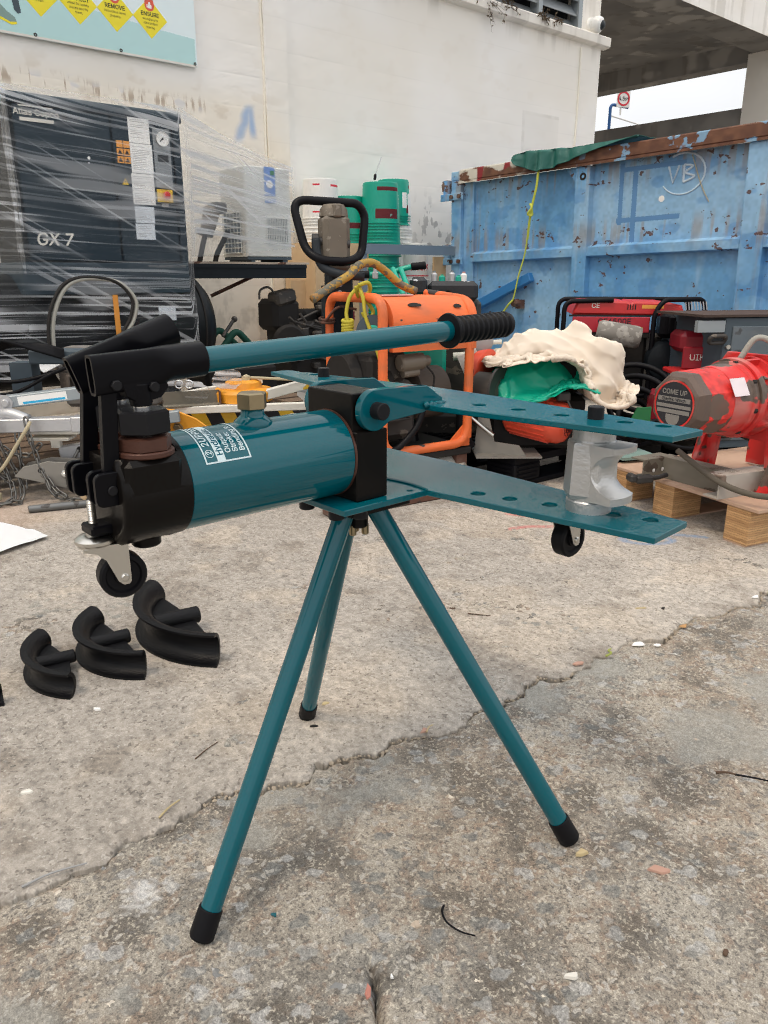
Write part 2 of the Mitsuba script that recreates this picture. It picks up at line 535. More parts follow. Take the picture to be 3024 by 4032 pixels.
TEAL = (0.0003, 0.086, 0.112)
mat('m_teal', TEAL, 0.07, specular=0.46)
bumped('m_teal_plate', TEAL, 0.12, teal_bump, 0.0003, 8e-4, specular=0.4)
mat('m_black_paint', (0.0035, 0.0035, 0.005), 0.32, specular=0.12)
mat('m_black_oil', (0.0055, 0.0046, 0.0042), 0.28, specular=0.15)


def cast_bump(p, n, uv):
    return noise(p.x * 260, p.y * 260, p.z * 260) + 0.7 * noise(p.x * 560, p.y * 560, p.z * 560)


bumped('m_black_cast', (0.0045, 0.0045, 0.0055), 0.36, cast_bump, 0.0009, 6e-4, specular=0.2)
bumped('m_silver_cast', (0.50, 0.50, 0.495), 0.40, lambda p, n, uv: noise(p.x * 210, p.y * 210, p.z * 210) + 0.9 * noise(p.x * 480, p.y * 480, p.z * 480), 0.00035, 4e-4, metal=0.75)
mat('m_rubber', (0.006, 0.006, 0.0075), 0.45, specular=0.14)
mat('m_black_plastic', (0.006, 0.006, 0.008), 0.4, specular=0.15)
mat('m_dark_iron', (0.045, 0.043, 0.042), 0.5, 0.35)
mat('m_black_oxide', (0.014, 0.014, 0.016), 0.4, 0.3, specular=0.2)
mat('m_zinc', (0.62, 0.60, 0.56), 0.28, 1.0)
mat('m_chrome', (0.8, 0.8, 0.8), 0.12, 1.0)
mat('m_brass', (0.36, 0.29, 0.18), 0.38, 1.0)
mat('m_brown_nut', (0.075, 0.03, 0.02), 0.5, 0.3)
mat('m_decal', (0.52, 0.64, 0.67), 0.4)
mat('m_white', (0.78, 0.78, 0.76), 0.5)
mat('m_offwhite', (0.66, 0.64, 0.58), 0.55)
mat('m_ink', (0.03, 0.03, 0.035), 0.6)
mat('m_grey_ink', (0.30, 0.30, 0.30), 0.6)
mat('m_red', (0.50, 0.022, 0.022), 0.35, clearcoat=0.4)
mat('m_red_plastic', (0.42, 0.02, 0.035), 0.4)
mat('m_orange_red', (0.66, 0.075, 0.035), 0.3, clearcoat=0.5)
mat('m_yellow', (0.78, 0.50, 0.03), 0.45)
mat('m_orange_label', (0.72, 0.30, 0.05), 0.5)
mat('m_amber', (0.80, 0.34, 0.03), 0.45)
mat('m_mint', (0.0, 0.34, 0.235), 0.32, clearcoat=0.4)
mat('m_pail_green', (0.0, 0.31, 0.215), 0.38)
mat('m_pail_white', (0.74, 0.73, 0.70), 0.42)
mat('m_maroon', (0.115, 0.018, 0.022), 0.5)
mat('m_red_print', (0.62, 0.03, 0.05), 0.5)
mat('m_grey_metal', (0.23, 0.25, 0.265), 0.5, 0.3)
mat('m_grey_box', (0.068, 0.090, 0.108), 0.5)
mat('m_rail', (0.22, 0.27, 0.32), 0.45, 0.4)
mat('m_alloy', (0.50, 0.50, 0.51), 0.42, 0.6)
mat('m_alloy_blue', (0.30, 0.335, 0.355), 0.45, 0.35)
mat('m_dirty_alloy', (0.27, 0.255, 0.23), 0.55, 0.6)
mat('m_chain', (0.17, 0.165, 0.155), 0.45, 0.8)
mat('m_blue_paint', (0.02, 0.10, 0.30), 0.4)
mat('m_blue_sticker', (0.03, 0.36, 0.62), 0.5)
mat('m_glass_dark', (0.03, 0.035, 0.04), 0.12)
mat('m_pink', (0.60, 0.34, 0.30), 0.3, 0.3)
mat('m_cord', (0.42, 0.36, 0.24), 0.8)
mat('m_yellow_cord', (0.42, 0.36, 0.03), 0.7)
mat('m_neon', (0.55, 0.58, 0.08), 0.6)
mat('m_wrap_tape', (0.38, 0.27, 0.15), 0.45)
mat('m_grey_hose', (0.33, 0.32, 0.28), 0.55)
mat('m_ivory_hose', (0.62, 0.59, 0.52), 0.5)
mat('m_navy', (0.015, 0.030, 0.044), 0.35)
mat('m_navy_dark', (0.011, 0.015, 0.019), 0.45)
mat('m_dryer', (0.60, 0.61, 0.58), 0.5)
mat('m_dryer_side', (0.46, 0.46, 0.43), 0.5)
mat('m_soot', (0.022, 0.020, 0.019), 0.65)
mat('m_sage', (0.20, 0.30, 0.27), 0.5)
mat('m_leaf', (0.05, 0.13, 0.03), 0.6)
mat('m_leaf_red', (0.42, 0.17, 0.13), 0.6)
mat('m_dry_leaf', (0.42, 0.24, 0.10), 0.8)
mat('m_straw', (0.45, 0.36, 0.20), 0.8)
mat('m_bark', (0.10, 0.065, 0.045), 0.85)
mat('m_pinkwood', (0.42, 0.25, 0.19), 0.8)
mat('m_green_machine', (0.02, 0.17, 0.06), 0.5)
mat('m_dark_green', (0.012, 0.065, 0.045), 0.55)
mat('m_poster', (0.70, 0.80, 0.82), 0.5)
mat('m_poster_teal', (0.44, 0.66, 0.66), 0.5)
mat('m_poster_yellow', (0.80, 0.68, 0.02), 0.5)


def chipped(base, under, freq, thr, grime=(0.20, 0.17, 0.14), g=0.35):
    def fn(p, n, uv):
        x, y, z = p.x, p.y, p.z
        f = fbm(x * freq, y * freq, z * freq, 4)
        c = C3(*base) * (0.86 + 0.28 * noise(x * 9, y * 9, z * 9))
        c = mix(c, C3(*grime), smoothstep(0.5, 0.75, fbm(x * 7 + 3, y * 7, z * 12, 3)) * g)
        return mix(c, C3(*under) * (0.7 + 0.6 * noise(x * 60, y * 60, z * 60)), smoothstep(thr, thr + 0.03, f))
    return proc(fn)


mat('m_orange', chipped((0.72, 0.145, 0.035), (0.035, 0.03, 0.028), 13, 0.70, (0.38, 0.13, 0.06), 0.45), 0.5)
mat('m_worn_red', chipped((0.56, 0.022, 0.02), (0.10, 0.07, 0.055), 9, 0.60, (0.45, 0.28, 0.24), 0.5), 0.45)
mat('m_patchy', chipped((0.12, 0.078, 0.06), (0.60, 0.028, 0.022), 12, 0.43, (0.20, 0.06, 0.045), 0.3), 0.45)
mat('m_bare_casting', chipped((0.11, 0.075, 0.06), (0.60, 0.025, 0.02), 7, 0.60, (0.2, 0.15, 0.12), 0.3), 0.55, 0.1)
mat('m_rusty', chipped((0.11, 0.048, 0.032), (0.05, 0.03, 0.024), 20, 0.6), 0.75)
mat('m_painty_hose', chipped((0.36, 0.22, 0.035), (0.115, 0.105, 0.075), 42, 0.50, (0.25, 0.10, 0.05), 0.6), 0.6)
mat('m_greasy', chipped((0.040, 0.036, 0.033), (0.12, 0.10, 0.08), 22, 0.62, (0.09, 0.075, 0.06), 0.6), 0.6)
mat('m_tan_alloy', chipped((0.165, 0.138, 0.108), (0.24, 0.21, 0.175), 40, 0.66, (0.11, 0.088, 0.065), 0.4), 0.55, 0.2)


def ply_color(p, n, uv):
    x, y, z = p.x, p.y, p.z
    g = fbm(x * 3 + y * 14, y * 3 - x * 14, z * 2.0, 4)
    c = mix(C3(0.56, 0.37, 0.20), C3(0.62, 0.45, 0.27), g)
    return mix(c, C3(0.38, 0.23, 0.11), smoothstep(0.6, 0.8, fbm(x * 5, y * 5, z * 1.5, 3)) * 0.5)


mat('m_plywood', proc(ply_color), 0.6)


def block_color(p, n, uv):
    z = p.z + 0.0025 * (noise(p.x * 14, p.y * 14) - 0.5)
    k = dr.floor(z / 0.0085)
    r = cell_rand(k, 3.0)
    t = z / 0.0085 - k
    c = mix(C3(0.50, 0.30, 0.14), C3(0.34, 0.18, 0.075), r)
    c = c * (0.75 + 0.5 * fbm(p.x * 40, p.y * 40, p.z * 200, 2))
    return mix(c, C3(0.13, 0.07, 0.035), smoothstep(0.36, 0.5, dr.abs(t - 0.5)) * 0.6)


mat('m_ply_block', proc(block_color), 0.7)


def deck_color(p, n, uv):
    x, y = p.x * 0.76 + p.y * 0.65, p.y * 0.76 - p.x * 0.65
    c = mix(C3(0.47, 0.32, 0.23), C3(0.40, 0.26, 0.18), fbm(x * 4, y * 30, 0.0, 4))
    return mix(c, C3(0.26, 0.19, 0.14), smoothstep(0.58, 0.75, fbm(x * 6, y * 6, 2.0, 3)) * 0.5)


mat('m_deck', proc(deck_color), 0.7)


def old_wood_color(p, n, uv):
    x, y = p.x * WX[0] + p.y * WX[1], p.x * WY[0] + p.y * WY[1]
    return mix(C3(0.17, 0.115, 0.075), C3(0.09, 0.062, 0.045), fbm(x * 4, y * 40, p.z * 40, 3))


mat('m_old_wood', proc(old_wood_color), 0.8)


def bin_color(p, n, uv):
    d = p - mi.Point3f(0.62, 7.0, 0.0)
    a = d.x * 0.688 - d.y * 0.725
    z = d.z - 0.026 * a
    f1 = fbm(a * 2.2, z * 2.2, 1.0, 4)
    c = mix(C3(0.125, 0.315, 0.545), C3(0.25, 0.435, 0.62), smoothstep(0.34, 0.66, f1))
    c = mix(c, C3(0.30, 0.46, 0.60), smoothstep(0.5, 0.8, fbm(a * 14, z * 2, 7.0, 3)) * 0.45)
    sm = fbm(a * 7 + 3 * z, z * 9 - 2 * a, 4.0, 3)
    c = mix(c, C3(0.05, 0.20, 0.47), smoothstep(0.56, 0.68, sm) * 0.4)
    run = fbm(a * 30, z * 1.6, 2.0, 3)
    nearrail = smoothstep(0.16, 0.0, dr.abs(z - 1.19)) + smoothstep(0.22, 0.0, dr.abs(z - 1.66)) + smoothstep(0.10, 0.0, dr.abs(a - 0.23)) * 0.6 + smoothstep(0.1, 0.0, dr.abs(a - 2.5)) * 0.8 + smoothstep(0.7, 0.2, z) * 0.5
    c = mix(c, C3(0.30, 0.24, 0.17), smoothstep(0.52, 0.72, run) * dr.minimum(nearrail, 1.0) * 0.55)
    nr = dr.minimum(nearrail, 1.0)
    rust = fbm(a * 17, z * 24, 9.0, 4) * 0.8 + 0.2 * fbm(a * 60, z * 60, 3.0, 2)
    c = mix(c, C3(0.10, 0.042, 0.024), smoothstep(0.735 - 0.085 * nr, 0.775 - 0.085 * nr, rust) * 0.9)
    return c * (0.92 + 0.16 * noise(a * 50, z * 50))


bumped('m_bin', proc(bin_color), 0.5, lambda p, n, uv: fbm((p.x - p.y) * 5, p.z * 5, 0.0, 2), 0.02, 4e-3)


def rim_color(p, n, uv):
    d = p - mi.Point3f(0.62, 7.0, 0.0)
    a = d.x * 0.688 - d.y * 0.725
    f = fbm(a * 9, p.z * 14, 1.0, 4)
    rust = mix(C3(0.10, 0.040, 0.024), C3(0.17, 0.075, 0.04), noise(a * 30, p.z * 30))
    blue = smoothstep(0.60, 0.65, f) * smoothstep(1.1, 1.3, a)
    c = mix(rust, C3(0.20, 0.36, 0.52), blue * 0.9)
    k = a / 0.27
    str_ = smoothstep(0.34, 0.40, dr.abs(k - dr.floor(k) - 0.5) + 0.1 * (f - 0.5))
    hz = smoothstep(0.75, 0.62, a)
    c = mix(c, mix(C3(0.60, 0.56, 0.48), C3(0.24, 0.02, 0.025), str_), hz * smoothstep(0.62, 0.5, f) * 0.95)
    return c


mat('m_bin_rim', proc(rim_color), 0.7)


def cloth_bump(p, n, uv):
    return fbm(p.x * 14, p.y * 14, p.z * 14, 4) + 0.05 * noise(p.x * 300, p.y * 300, p.z * 300)


bumped('m_canvas', (0.66, 0.575, 0.475), 0.85, cloth_bump, 0.010, 2e-3, sheen=0.2)
bumped('m_tarp_green', (0.0, 0.36, 0.235), 0.42, cloth_bump, 0.012, 2e-3)
bumped('m_tarp_dark', (0.012, 0.105, 0.085), 0.5, cloth_bump, 0.010, 2e-3)


# stretch film: clear between the wrinkles, whitish along them
def film_amount(p, n, uv):
    a = p.x * WX[0] + p.y * WX[1]
    z = p.z
    w = 0.05 * (fbm(a * 1.5, z * 2.0, 0.0, 2) - 0.5)
    s = z + 0.10 * (a - 1.7) * smoothstep(1.0, 1.8, z) + 0.04 * (a - 1.7) + w
    l1 = fbm(a * 0.9, s * (105 - 40 * smoothstep(2.12, 2.20, a)), 1.0, 3)
    l2 = fbm(a * 2.5 + 5, s * 30, 4.0, 2)
    l3 = noise(a * 1.5, (z + 0.55 * (a - 1.3)) * 60, 8.0)
    band = smoothstep(0.42, 0.58, fbm(a * 1.1 + 3, (z + 0.3 * a) * 3.2, 2.0, 2))
    bunch = smoothstep(0.50, 0.66, fbm(a * 0.9 + 7, (z + 0.35 * a) * 5.0, 6.0, 3))
    tank = smoothstep(0.90, 0.80, z)
    side = smoothstep(2.12, 2.20, a)
    k = 0.85 * smoothstep(0.55, 0.72, l1) * (0.35 + 0.65 * dr.maximum(bunch, dr.maximum(tank, side))) + 0.40 * smoothstep(0.58, 0.74, l2) * band + 0.45 * smoothstep(0.74, 0.92, l3) * band
    return dr.clip(k * (0.48 + 0.42 * band + 0.25 * tank + 0.20 * side) + 0.16 * side * band + 0.06 * side + 0.012, 0.0, 0.92)


scene['m_film'] = {'type': 'blendbsdf', 'weight': proc(film_amount), 'bsdf_0': {'type': 'thindielectric', 'int_ior': 1.16},
                   'bsdf_1': {'type': 'principledthin', 'base_color': {'type': 'rgb', 'value': [0.85, 0.87, 0.9]}, 'roughness': 0.35, 'diff_trans': 1.0}}
mat('m_milky', (0.72, 0.73, 0.74), 0.3)
# ---------------------------------------------------------------- ground
setting('ground', cat(bx(-150, 150, -150, 150, -0.5, -0.06)), 'm_old')

_crack = smooth_path([(-3.0, -1.2, 0), (-1.3, 0.30, 0), (-0.6, 0.97, 0), (-0.35, 1.21, 0), (0, 1.40, 0), (0.18, 1.49, 0), (0.49, 1.75, 0), (1.2, 2.22, 0), (2.2, 2.85, 0), (4.5, 4.2, 0)], 200)[:, :2]
_arc = np.r_[0, np.cumsum(np.linalg.norm(np.diff(_crack, axis=0), axis=1))]
_s = np.arange(0, _arc[-1], 0.004)
_line = np.stack([np.interp(_s, _arc, _crack[:, k]) for k in (0, 1)], 1)
_tan = np.gradient(_line, axis=0)
_tan /= np.linalg.norm(_tan, axis=1, keepdims=True)
_nor = np.stack([-_tan[:, 1], _tan[:, 0]], 1)                       # towards the slab
_w = meshkit.fbm(np.column_stack([_s * 9, 0 * _s, 0 * _s]), 4, 3) - 0.5
_w2 = meshkit.fbm(np.column_stack([_s * 30, 0 * _s, 0 * _s + 7]), 4, 4) - 0.5
_edge = _line + _nor * (0.07 * _w + 0.045 * _w2)[:, None]

# the newer concrete slab: an irregular broken edge, then rows that run back under the machines
rows, hts = [], []
off = [0.0, 0.0, 0.003, 0.008, 0.022, 0.07, 0.15, 0.3, 0.6, 1.2, 2.4, 5, 9, 14]
zz = [-0.05, -0.0055, -0.0030, -0.0012, 0, 0, 0, 0, 0, 0, 0, 0, 0, 0]
_far = vec(-0.45, 0.89)
vs = []
for o, z in zip(off, zz):
    k = min(1.0, o / 2.5)
    dirn = _nor * (1 - k) + _far[None] * k
    rough = 0.004 * (meshkit.noise(np.column_stack([_s * 60, 0 * _s + o * 50, 0 * _s])) - 0.5) if 0 < o < 0.05 else 0
    q = _edge + dirn * o
    zr = np.full(len(_s), z) + (0.0035 * (meshkit.noise(np.column_stack([_s * 80, 0 * _s + o * 90, 0 * _s]), 2) - 0.7) if z > -0.01 and o < 0.02 else 0)
    vs.append(np.column_stack([q, zr]))
nS = len(_s)
fa = []
for i in range(len(off) - 1):
    j = np.arange(nS - 1)
    a, b = i * nS + j, (i + 1) * nS + j
    fa += [np.stack([a, a + 1, b + 1], 1), np.stack([a, b + 1, b], 1)]
slab = trimesh.Trimesh(np.vstack(vs), np.vstack(fa), process=False)
setting('slab', slab, 'm_slab', 40)


def old_surface(u, v):
    x = -1.9 + 4.3 * u
    y = 0.25 + 3.0 * v
    P = np.column_stack([x, y, 0 * x])
    z = -0.0045 + 0.010 * (meshkit.fbm(P * 4, 3, 1) - 0.5) + 0.007 * (meshkit.fbm(P * 22, 3, 2) - 0.5) + 0.0045 * (meshkit.noise(P * 75, 5) - 0.5) + 0.0005
    # the joint along the slab is worn down
    o_ = np.argsort(_edge[:, 0])
    cx = np.interp(x, _edge[o_, 0], _edge[o_, 1]) - 0.004
    d = np.abs(y - cx) * 0.78
    z = z - 0.020 * np.exp(-(d / 0.0075) ** 2) * np.clip(1.8 * meshkit.noise(P * 9, 8) - 0.35, 0.35, 1)
    # the short crack at the bottom of the picture
    t = np.clip((0.885 - y) / 0.3, 0, 1)
    cr = np.abs(x - (-0.022 + 0.055 * t + 0.012 * (meshkit.noise(P * 25, 9) - 0.5)))
    z = z - 0.030 * np.exp(-(cr / 0.0065) ** 2) * np.clip((0.885 - y) / 0.03, 0, 1)
    return np.column_stack([x, y, np.minimum(z, 0.006)])


old = grid_mesh(old_surface, 960, 680)
setting('pavement', old, 'm_old', True)

# gravel that has gathered in the joint
g_sel = rng.choice(np.arange(300, nS - 700), 3200)
pebs = []
ico = trimesh.creation.icosphere(subdivisions=0)
for k in g_sel:
    c = meshkit.noise(vec(_s[k] * 6, 3.0, 0))
    if c < 0.50:
        continue
    q = _edge[k] - _nor[k] * abs(rng.normal(0.006, 0.013))
    r = rng.uniform(0.0012, 0.0034) * (1.7 if rng.random() < 0.05 else 1)
    m = ico.copy()
    m.vertices = m.vertices * r * rng.uniform(0.6, 1.2, 3) + vec(q[0], q[1], -0.009 + r * 0.4)
    pebs.append(m)
mat('m_gravel', (0.36, 0.30, 0.23), 0.9)
k = 'gravel'
scene[k] = mikit.ply(cat(pebs), 'm_gravel', False)
labels[k] = {'label': 'small loose gravel gathered along the joint between the two concretes', 'category': 'gravel', 'kind': 'stuff'}

# ---------------------------------------------------------------- the building with the white wall
bw = thing('building', 'off-white painted concrete building with louvred window and open bay on its right', 'building')
LZ = 3.25
wall = cat(bx(-6, 3.55, -0.25, 0.0, -0.3, LZ), bx(3.76, 7.79, -0.25, -0.004, -0.3, LZ),
           bx(-6, 5.2, -0.25, -0.02, LZ, 5.2), bx(7.44, 7.76, -0.25, -0.02, LZ + 0.1, 5.2), bx(5.2, 7.44, -0.25, -0.02, 4.9, 5.2))
part(bw, 'wall', X(wall, WALL), 'm_wall', False)
part(bw, 'pilaster', X(bx(3.553, 3.757, -0.25, 0.018, -0.3, LZ), WALL), 'm_wall', False)
for a, zlo in ((3.545, -0.1), (7.44, 1.6)):
    pts = [(a + 0.004 * math.sin(7 * z + a), 0.004, z) for z in np.arange(zlo, LZ - 0.02, 0.08)]
    part(bw, 'sealant_bead', X(tube(pts, 0.011 if a > 7 else 0.009, 8), WALL), 'm_bead', True)
prof = Polygon([(-0.02, 3.24), (0.045, 3.25), (0.065, 3.262), (0.070, 3.335), (0.060, 3.345), (-0.02, 3.35)])
led = prism(prof, 0, 13.86)
led = X(led, np.array([[0, 0, 1, -6.0], [1, 0, 0, 0], [0, 1, 0, 0], [0, 0, 0, 1.0]]))
part(bw, 'ledge', X(led, WALL), 'm_wall', 30)
# louvred window
win = part(bw, 'window', X(cat(bx(7.38, 7.44, -0.12, -0.012, 3.35, 4.9), bx(5.2, 5.26, -0.12, -0.012, 3.35, 4.9), bx(6.74, 6.80, -0.12, -0.010, 3.35, 4.9), bx(5.26, 7.38, -0.10, -0.05, 3.345, 3.37)), WALL), 'm_alloy_blue')
part(win, 'backing', X(bx(5.2, 7.44, -0.249, -0.2, 3.345, 4.9), WALL), 'm_glass_dark')
for a0, a1 in ((5.262, 6.738), (6.802, 7.378)):
    for z in np.arange(3.40, 4.85, 0.135):
        sl = bx(a0, a1, -0.004, 0.004, -0.075, 0.075, 0.002)
        sl.apply_transform(trimesh.transformations.rotation_matrix(math.radians(38), (1, 0, 0)))
        sl.apply_translation((0, -0.075, z))
        part(win, 'louvre_slat', X(sl, WALL), 'm_grey_metal', False)
# the open bay: front beam, slab over it, edge beam, pillar, parapet
part(bw, 'front_beam', X(cat(bx(7.78, 13.1, -0.55, -0.04, 4.0, 5.6)), WALL), 'm_raw', False)
part(bw, 'front_beam_render', X(bx(7.79, 13.1, -0.04, -0.032, 3.998, 5.6), WALL), 'm_wall', False)
part(bw, 'roof_slab', X(bx(7.76, 12.6, -6.5, -0.55, 4.16, 4.5), WALL), 'm_raw', False)
part(bw, 'edge_beam', X(bx(12.25, 12.55, -6.5, -0.55, 3.90, 4.16), WALL), 'm_raw', False)
part(bw, 'pillar', X(bx(12.22, 13.1, -0.62, -0.045, -0.3, 4.0), WALL), 'm_painted_beam', False)
part(bw, 'parapet', X(bx(12.3, 12.5, -6.5, -0.6, -0.3, 3.31), WALL), 'm_raw', False)

# camera on the wall and the weeds on the ledge
sc = thing('security_camera', 'white dome security camera with black eye fixed at the wall corner', 'security camera')
o = vec(7.60, 0.0, 3.44)
part(sc, 'mount', X(lathe([(0, 0), (0, 0.062), (0.03, 0.062), (0.036, 0.05), (0.036, 0)], o + vec(0, -0.02, 0), (0, 1, 0)), WALL), 'm_white')
part(sc, 'housing', X(lathe([(0, 0), (0, 0.05), (0.01, 0.068), (0.05, 0.078), (0.085, 0.070), (0.10, 0.05), (0.10, 0)], o + vec(0, 0.016, 0), (0.25, 1, -0.25)), WALL), 'm_white')
part(sc, 'lens_dome', X(trimesh.creation.icosphere(subdivisions=3, radius=0.052).apply_translation(o + vec(0.022, 0.088, -0.02)), WALL), 'm_glass_dark')


def weed(o, n, h, seed):
    r = np.random.default_rng(seed)
    st, lf = [], []
    for i in range(n):
        d = r.normal(0, 1, 3) * vec(1, 0.5, 0.6) + vec(0, 0.35, 0.1)
        d /= np.linalg.norm(d)
        L = h * r.uniform(0.5, 1)
        p = [o + d * L * t + vec(0, 0, -0.25 * L * t * t) for t in np.linspace(0, 1, 6)]
        st.append(tube(p, np.linspace(0.003, 0.001, 6), 4))
        for t in r.uniform(0.25, 1, 7):
            c = o + d * L * t + vec(0, 0, -0.25 * L * t * t)
            a, b = r.normal(0, 1, (2, 3))
            a /= np.linalg.norm(a)
            b = np.cross(a, b)
            b /= np.linalg.norm(b)
            s = r.uniform(0.008, 0.018)
            lf.append(trimesh.Trimesh([c, c + a * s + b * s * 0.5, c + a * 2.2 * s, c + a * s - b * s * 0.5], [[0, 1, 2], [0, 2, 3]], process=False))
    return cat(st), cat(lf)


for (a, b, nn, h), lab in zip([(5.95, 0.06, 26, 0.22), (6.22, 0.08, 20, 0.17), (6.72, 0.09, 14, 0.11), (6.92, 0.1, 8, 0.08)],
                              ['dark weeds in the left corner of the louvred window ledge', 'weed tuft hanging over the ledge left of the window mullion',
                               'small weed on the ledge below the window mullion', 'tiny weed on the ledge right of the window mullion']):
    s_, l_ = weed(vec(a, b - 0.03, 3.345), nn, h, int(a * 100))
    w = thing('weed', lab, 'plant', 'weeds growing on the ledge')
    part(w, 'stem', X(s_, WALL), 'm_bark')
    part(w, 'leaves', X(l_, WALL), 'm_leaf_weed' if 'm_leaf_weed' in scene else mat('m_leaf_weed', (0.10, 0.075, 0.05), 0.7), False, kind='stuff')

# ---------------------------------------------------------------- road sign beyond the parapet
rs = thing('road_sign', 'round white height limit sign with red ring on a blue post behind the parapet', 'road sign')
S = yaw_frame((4.24, 16, 0), 78)
part(rs, 'post', X(cat(tube(round_path([(0, 0, -0.2), (0, 0, 3.98), (0.36, 0, 3.94)], 0.08), 0.028, 10)), S), 'm_blue_paint', True)
part(rs, 'panel', X(bx(0.10, 0.36, 0.03, 0.045, 3.93, 4.22), S), 'm_white')
part(rs, 'ring', X(lathe([(0, 0.095), (0, 0.125), (0.004, 0.125), (0.004, 0.095), (0, 0.095)], (0.23, 0.046, 4.075), (0, 1, 0)), S), 'm_red_print')
part(rs, 'lettering', X(cat(text_on('4.5m', 0.062, (0.23, 0.047, 4.045), (1, 0, 0), (0, 0, 1), 0.002, True, True, out=(0, 1, 0))), S), 'm_ink')
part(rs, 'bracket', X(bx(0.19, 0.21, 0.0, 0.03, 3.80, 4.0), S), 'm_white')
part(rs, 'cross_arm', X(tube([(0.0, 0.0, 3.79), (1.1, 0.0, 3.55)], 0.012, 6), S), 'm_white')
# ---------------------------------------------------------------- the pipe bender (coordinates: s along the ram, r to its right, z up)
pb = thing('pipe_bender', 'teal hydraulic pipe bender on a tripod with black pump head and silver roller', 'pipe bender')


def Bp(name, mesh, m, parent=pb, smooth=35, label=None):
    return part(parent, name, X(mesh, BEND), m, smooth, label)


ZL, ZU = 0.62, 0.754


def wing_poly(front_c, back_c, tip_f, tip_b, inner, holes, sign_only=None):
    P = [(front_c, inner), tip_f, tip_b, (back_c, 0.0), (tip_b[0], -tip_b[1]), (tip_f[0], -tip_f[1]), (front_c, -inner)]
    return P


# lower plate
P = [(-0.268, 0.083), (-0.098, 0.083), (-0.041, 0.447), (0.056, 0.441), (0.073, 0.05), (0.073, -0.05), (0.056, -0.441), (-0.041, -0.447), (-0.098, -0.083), (-0.268, -0.083)]
g = Polygon(P)
hl = [(-0.052, 0.150), (-0.038, 0.202), (-0.018, 0.262), (0.009, 0.353), (0.026, 0.402)]
hu = [(-0.026, 0.123), (-0.014, 0.191), (-0.006, 0.263), (0.014, 0.355), (0.026, 0.406)]
for s_, r_ in hl:
    for q in (1, -1):
        g = g.difference(Point(s_, q * r_).buffer(0.0115, 14))
g = g.difference(Point(-0.12, 0.066).buffer(0.005, 8))
Bp('lower_plate', prism(g, ZL - 0.0095, ZL, 0.0011), 'm_teal_plate')
# weld bead across the lower plate behind the block
wb = [(-0.098 + 0.004 * math.sin(40 * t), t, ZL + 0.0005) for t in np.linspace(-0.08, 0.083, 40)]
Bp('weld_bead', tube(wb, 0.0028, 6), 'm_teal', smooth=True)

# upper plate
P = [(-0.088, 0.085), (-0.030, 0.450), (0.040, 0.455), (0.064, 0.08), (0.064, -0.08), (0.016, -0.452), (-0.026, -0.455), (-0.088, -0.085)]
g = Polygon(P)
for s_, r_ in hu:
    for q in (1, -1):
        g = g.difference(Point(s_, q * r_).buffer(0.0118, 14))
Bp('upper_plate', prism(g, ZU - 0.0085, ZU, 0.0011), 'm_teal_plate')

# lugs that pivot on the block
a = np.radians(np.linspace(100, 290, 22))
circ = [(-0.193 + 0.031 * math.cos(t), 0.757 + 0.031 * math.sin(t)) for t in a]
lug = Polygon(circ + [(-0.165, 0.7375), (-0.092, 0.743), (-0.086, 0.7455), (-0.052, 0.7475), (-0.052, 0.762), (-0.086, 0.784), (-0.17, 0.788)]).buffer(0)
lm = prism(lug, 0, 0.013, 0.0012)
for r0, r1 in ((0.0555, 0), (-0.0555, 1)):
    M = np.array([[1, 0, 0, 0], [0, 0, 1 if not r1 else -1, r0], [0, 1, 0, 0], [0, 0, 0, 1.0]])
    Bp('lug', X(lm, M), 'm_teal')
for q in (1, -1):
    Bp('pivot_pin', cyl((-0.193, q * 0.045, 0.757), (-0.193, q * 0.086, 0.757), 0.0128, ch=0.0012, n=32), 'm_black_oxide')
# rough welds where lug meets plate
for q in (1, -1):
    pts = [(-0.094 + 0.045 * t, q * (0.070 + 0.002 * math.sin(30 * t)), 0.7535 + 0.0015 * math.sin(23 * t)) for t in np.linspace(0, 1, 18)]
    Bp('weld_bead', tube(pts, 0.0048 + 0.001 * np.sin(np.linspace(0, 19, 18)), 7), 'm_teal', smooth=True)

# block
blk = union(bx(-0.228, -0.166, -0.064, 0.064, ZL + 0.0008, 0.727, 0.0016), bx(-0.2275, -0.1665, -0.0535, 0.0535, 0.70, 0.783, 0.0016))
Bp('block', blk, 'm_black_oil', smooth=False)
Bp('ram_nose', lathe([(0, 0), (0, 0.043), (0.012, 0.043), (0.016, 0.039), (0.016, 0.03), (0.026, 0.03), (0.028, 0.027), (0.028, 0)], (-0.166, 0, 0.690), (1, 0, 0), 40), 'm_black_oil')

# ram cylinder
ZC, RC = 0.688, 0.0655
Bp('cylinder', lathe([(0, 0), (0, RC - 0.001), (0.001, RC), (0.264, RC), (0.265, RC - 0.001), (0.265, 0)], (-0.496, 0, ZC), (1, 0, 0), 96), 'm_teal', smooth=30)
Bp('collar', lathe([(0, 0.05), (0, RC + 0.0012), (0.004, RC + 0.0012), (0.004, 0.05)], (-0.2315, 0, ZC), (1, 0, 0), 64), 'm_brown_nut')
# filler boss and its nut
Bp('filler_boss', lathe([(-0.012, 0), (-0.012, 0.030), (0.000, 0.0265), (0.006, 0.0195), (0.010, 0.0165), (0.020, 0.016), (0.020, 0)], (-0.363, 0, ZC + RC), (0, 0, 1), 32), 'm_teal', smooth=True)
Bp('filler_nut', hexprism(0.0215, 0, 0.0235, 0.0018, rot=0.2).apply_translation((-0.363, 0, ZC + RC + 0.0165)), 'm_brass', smooth=False)

# printed label, wrapped on the cylinder
RL = RC + 0.0004


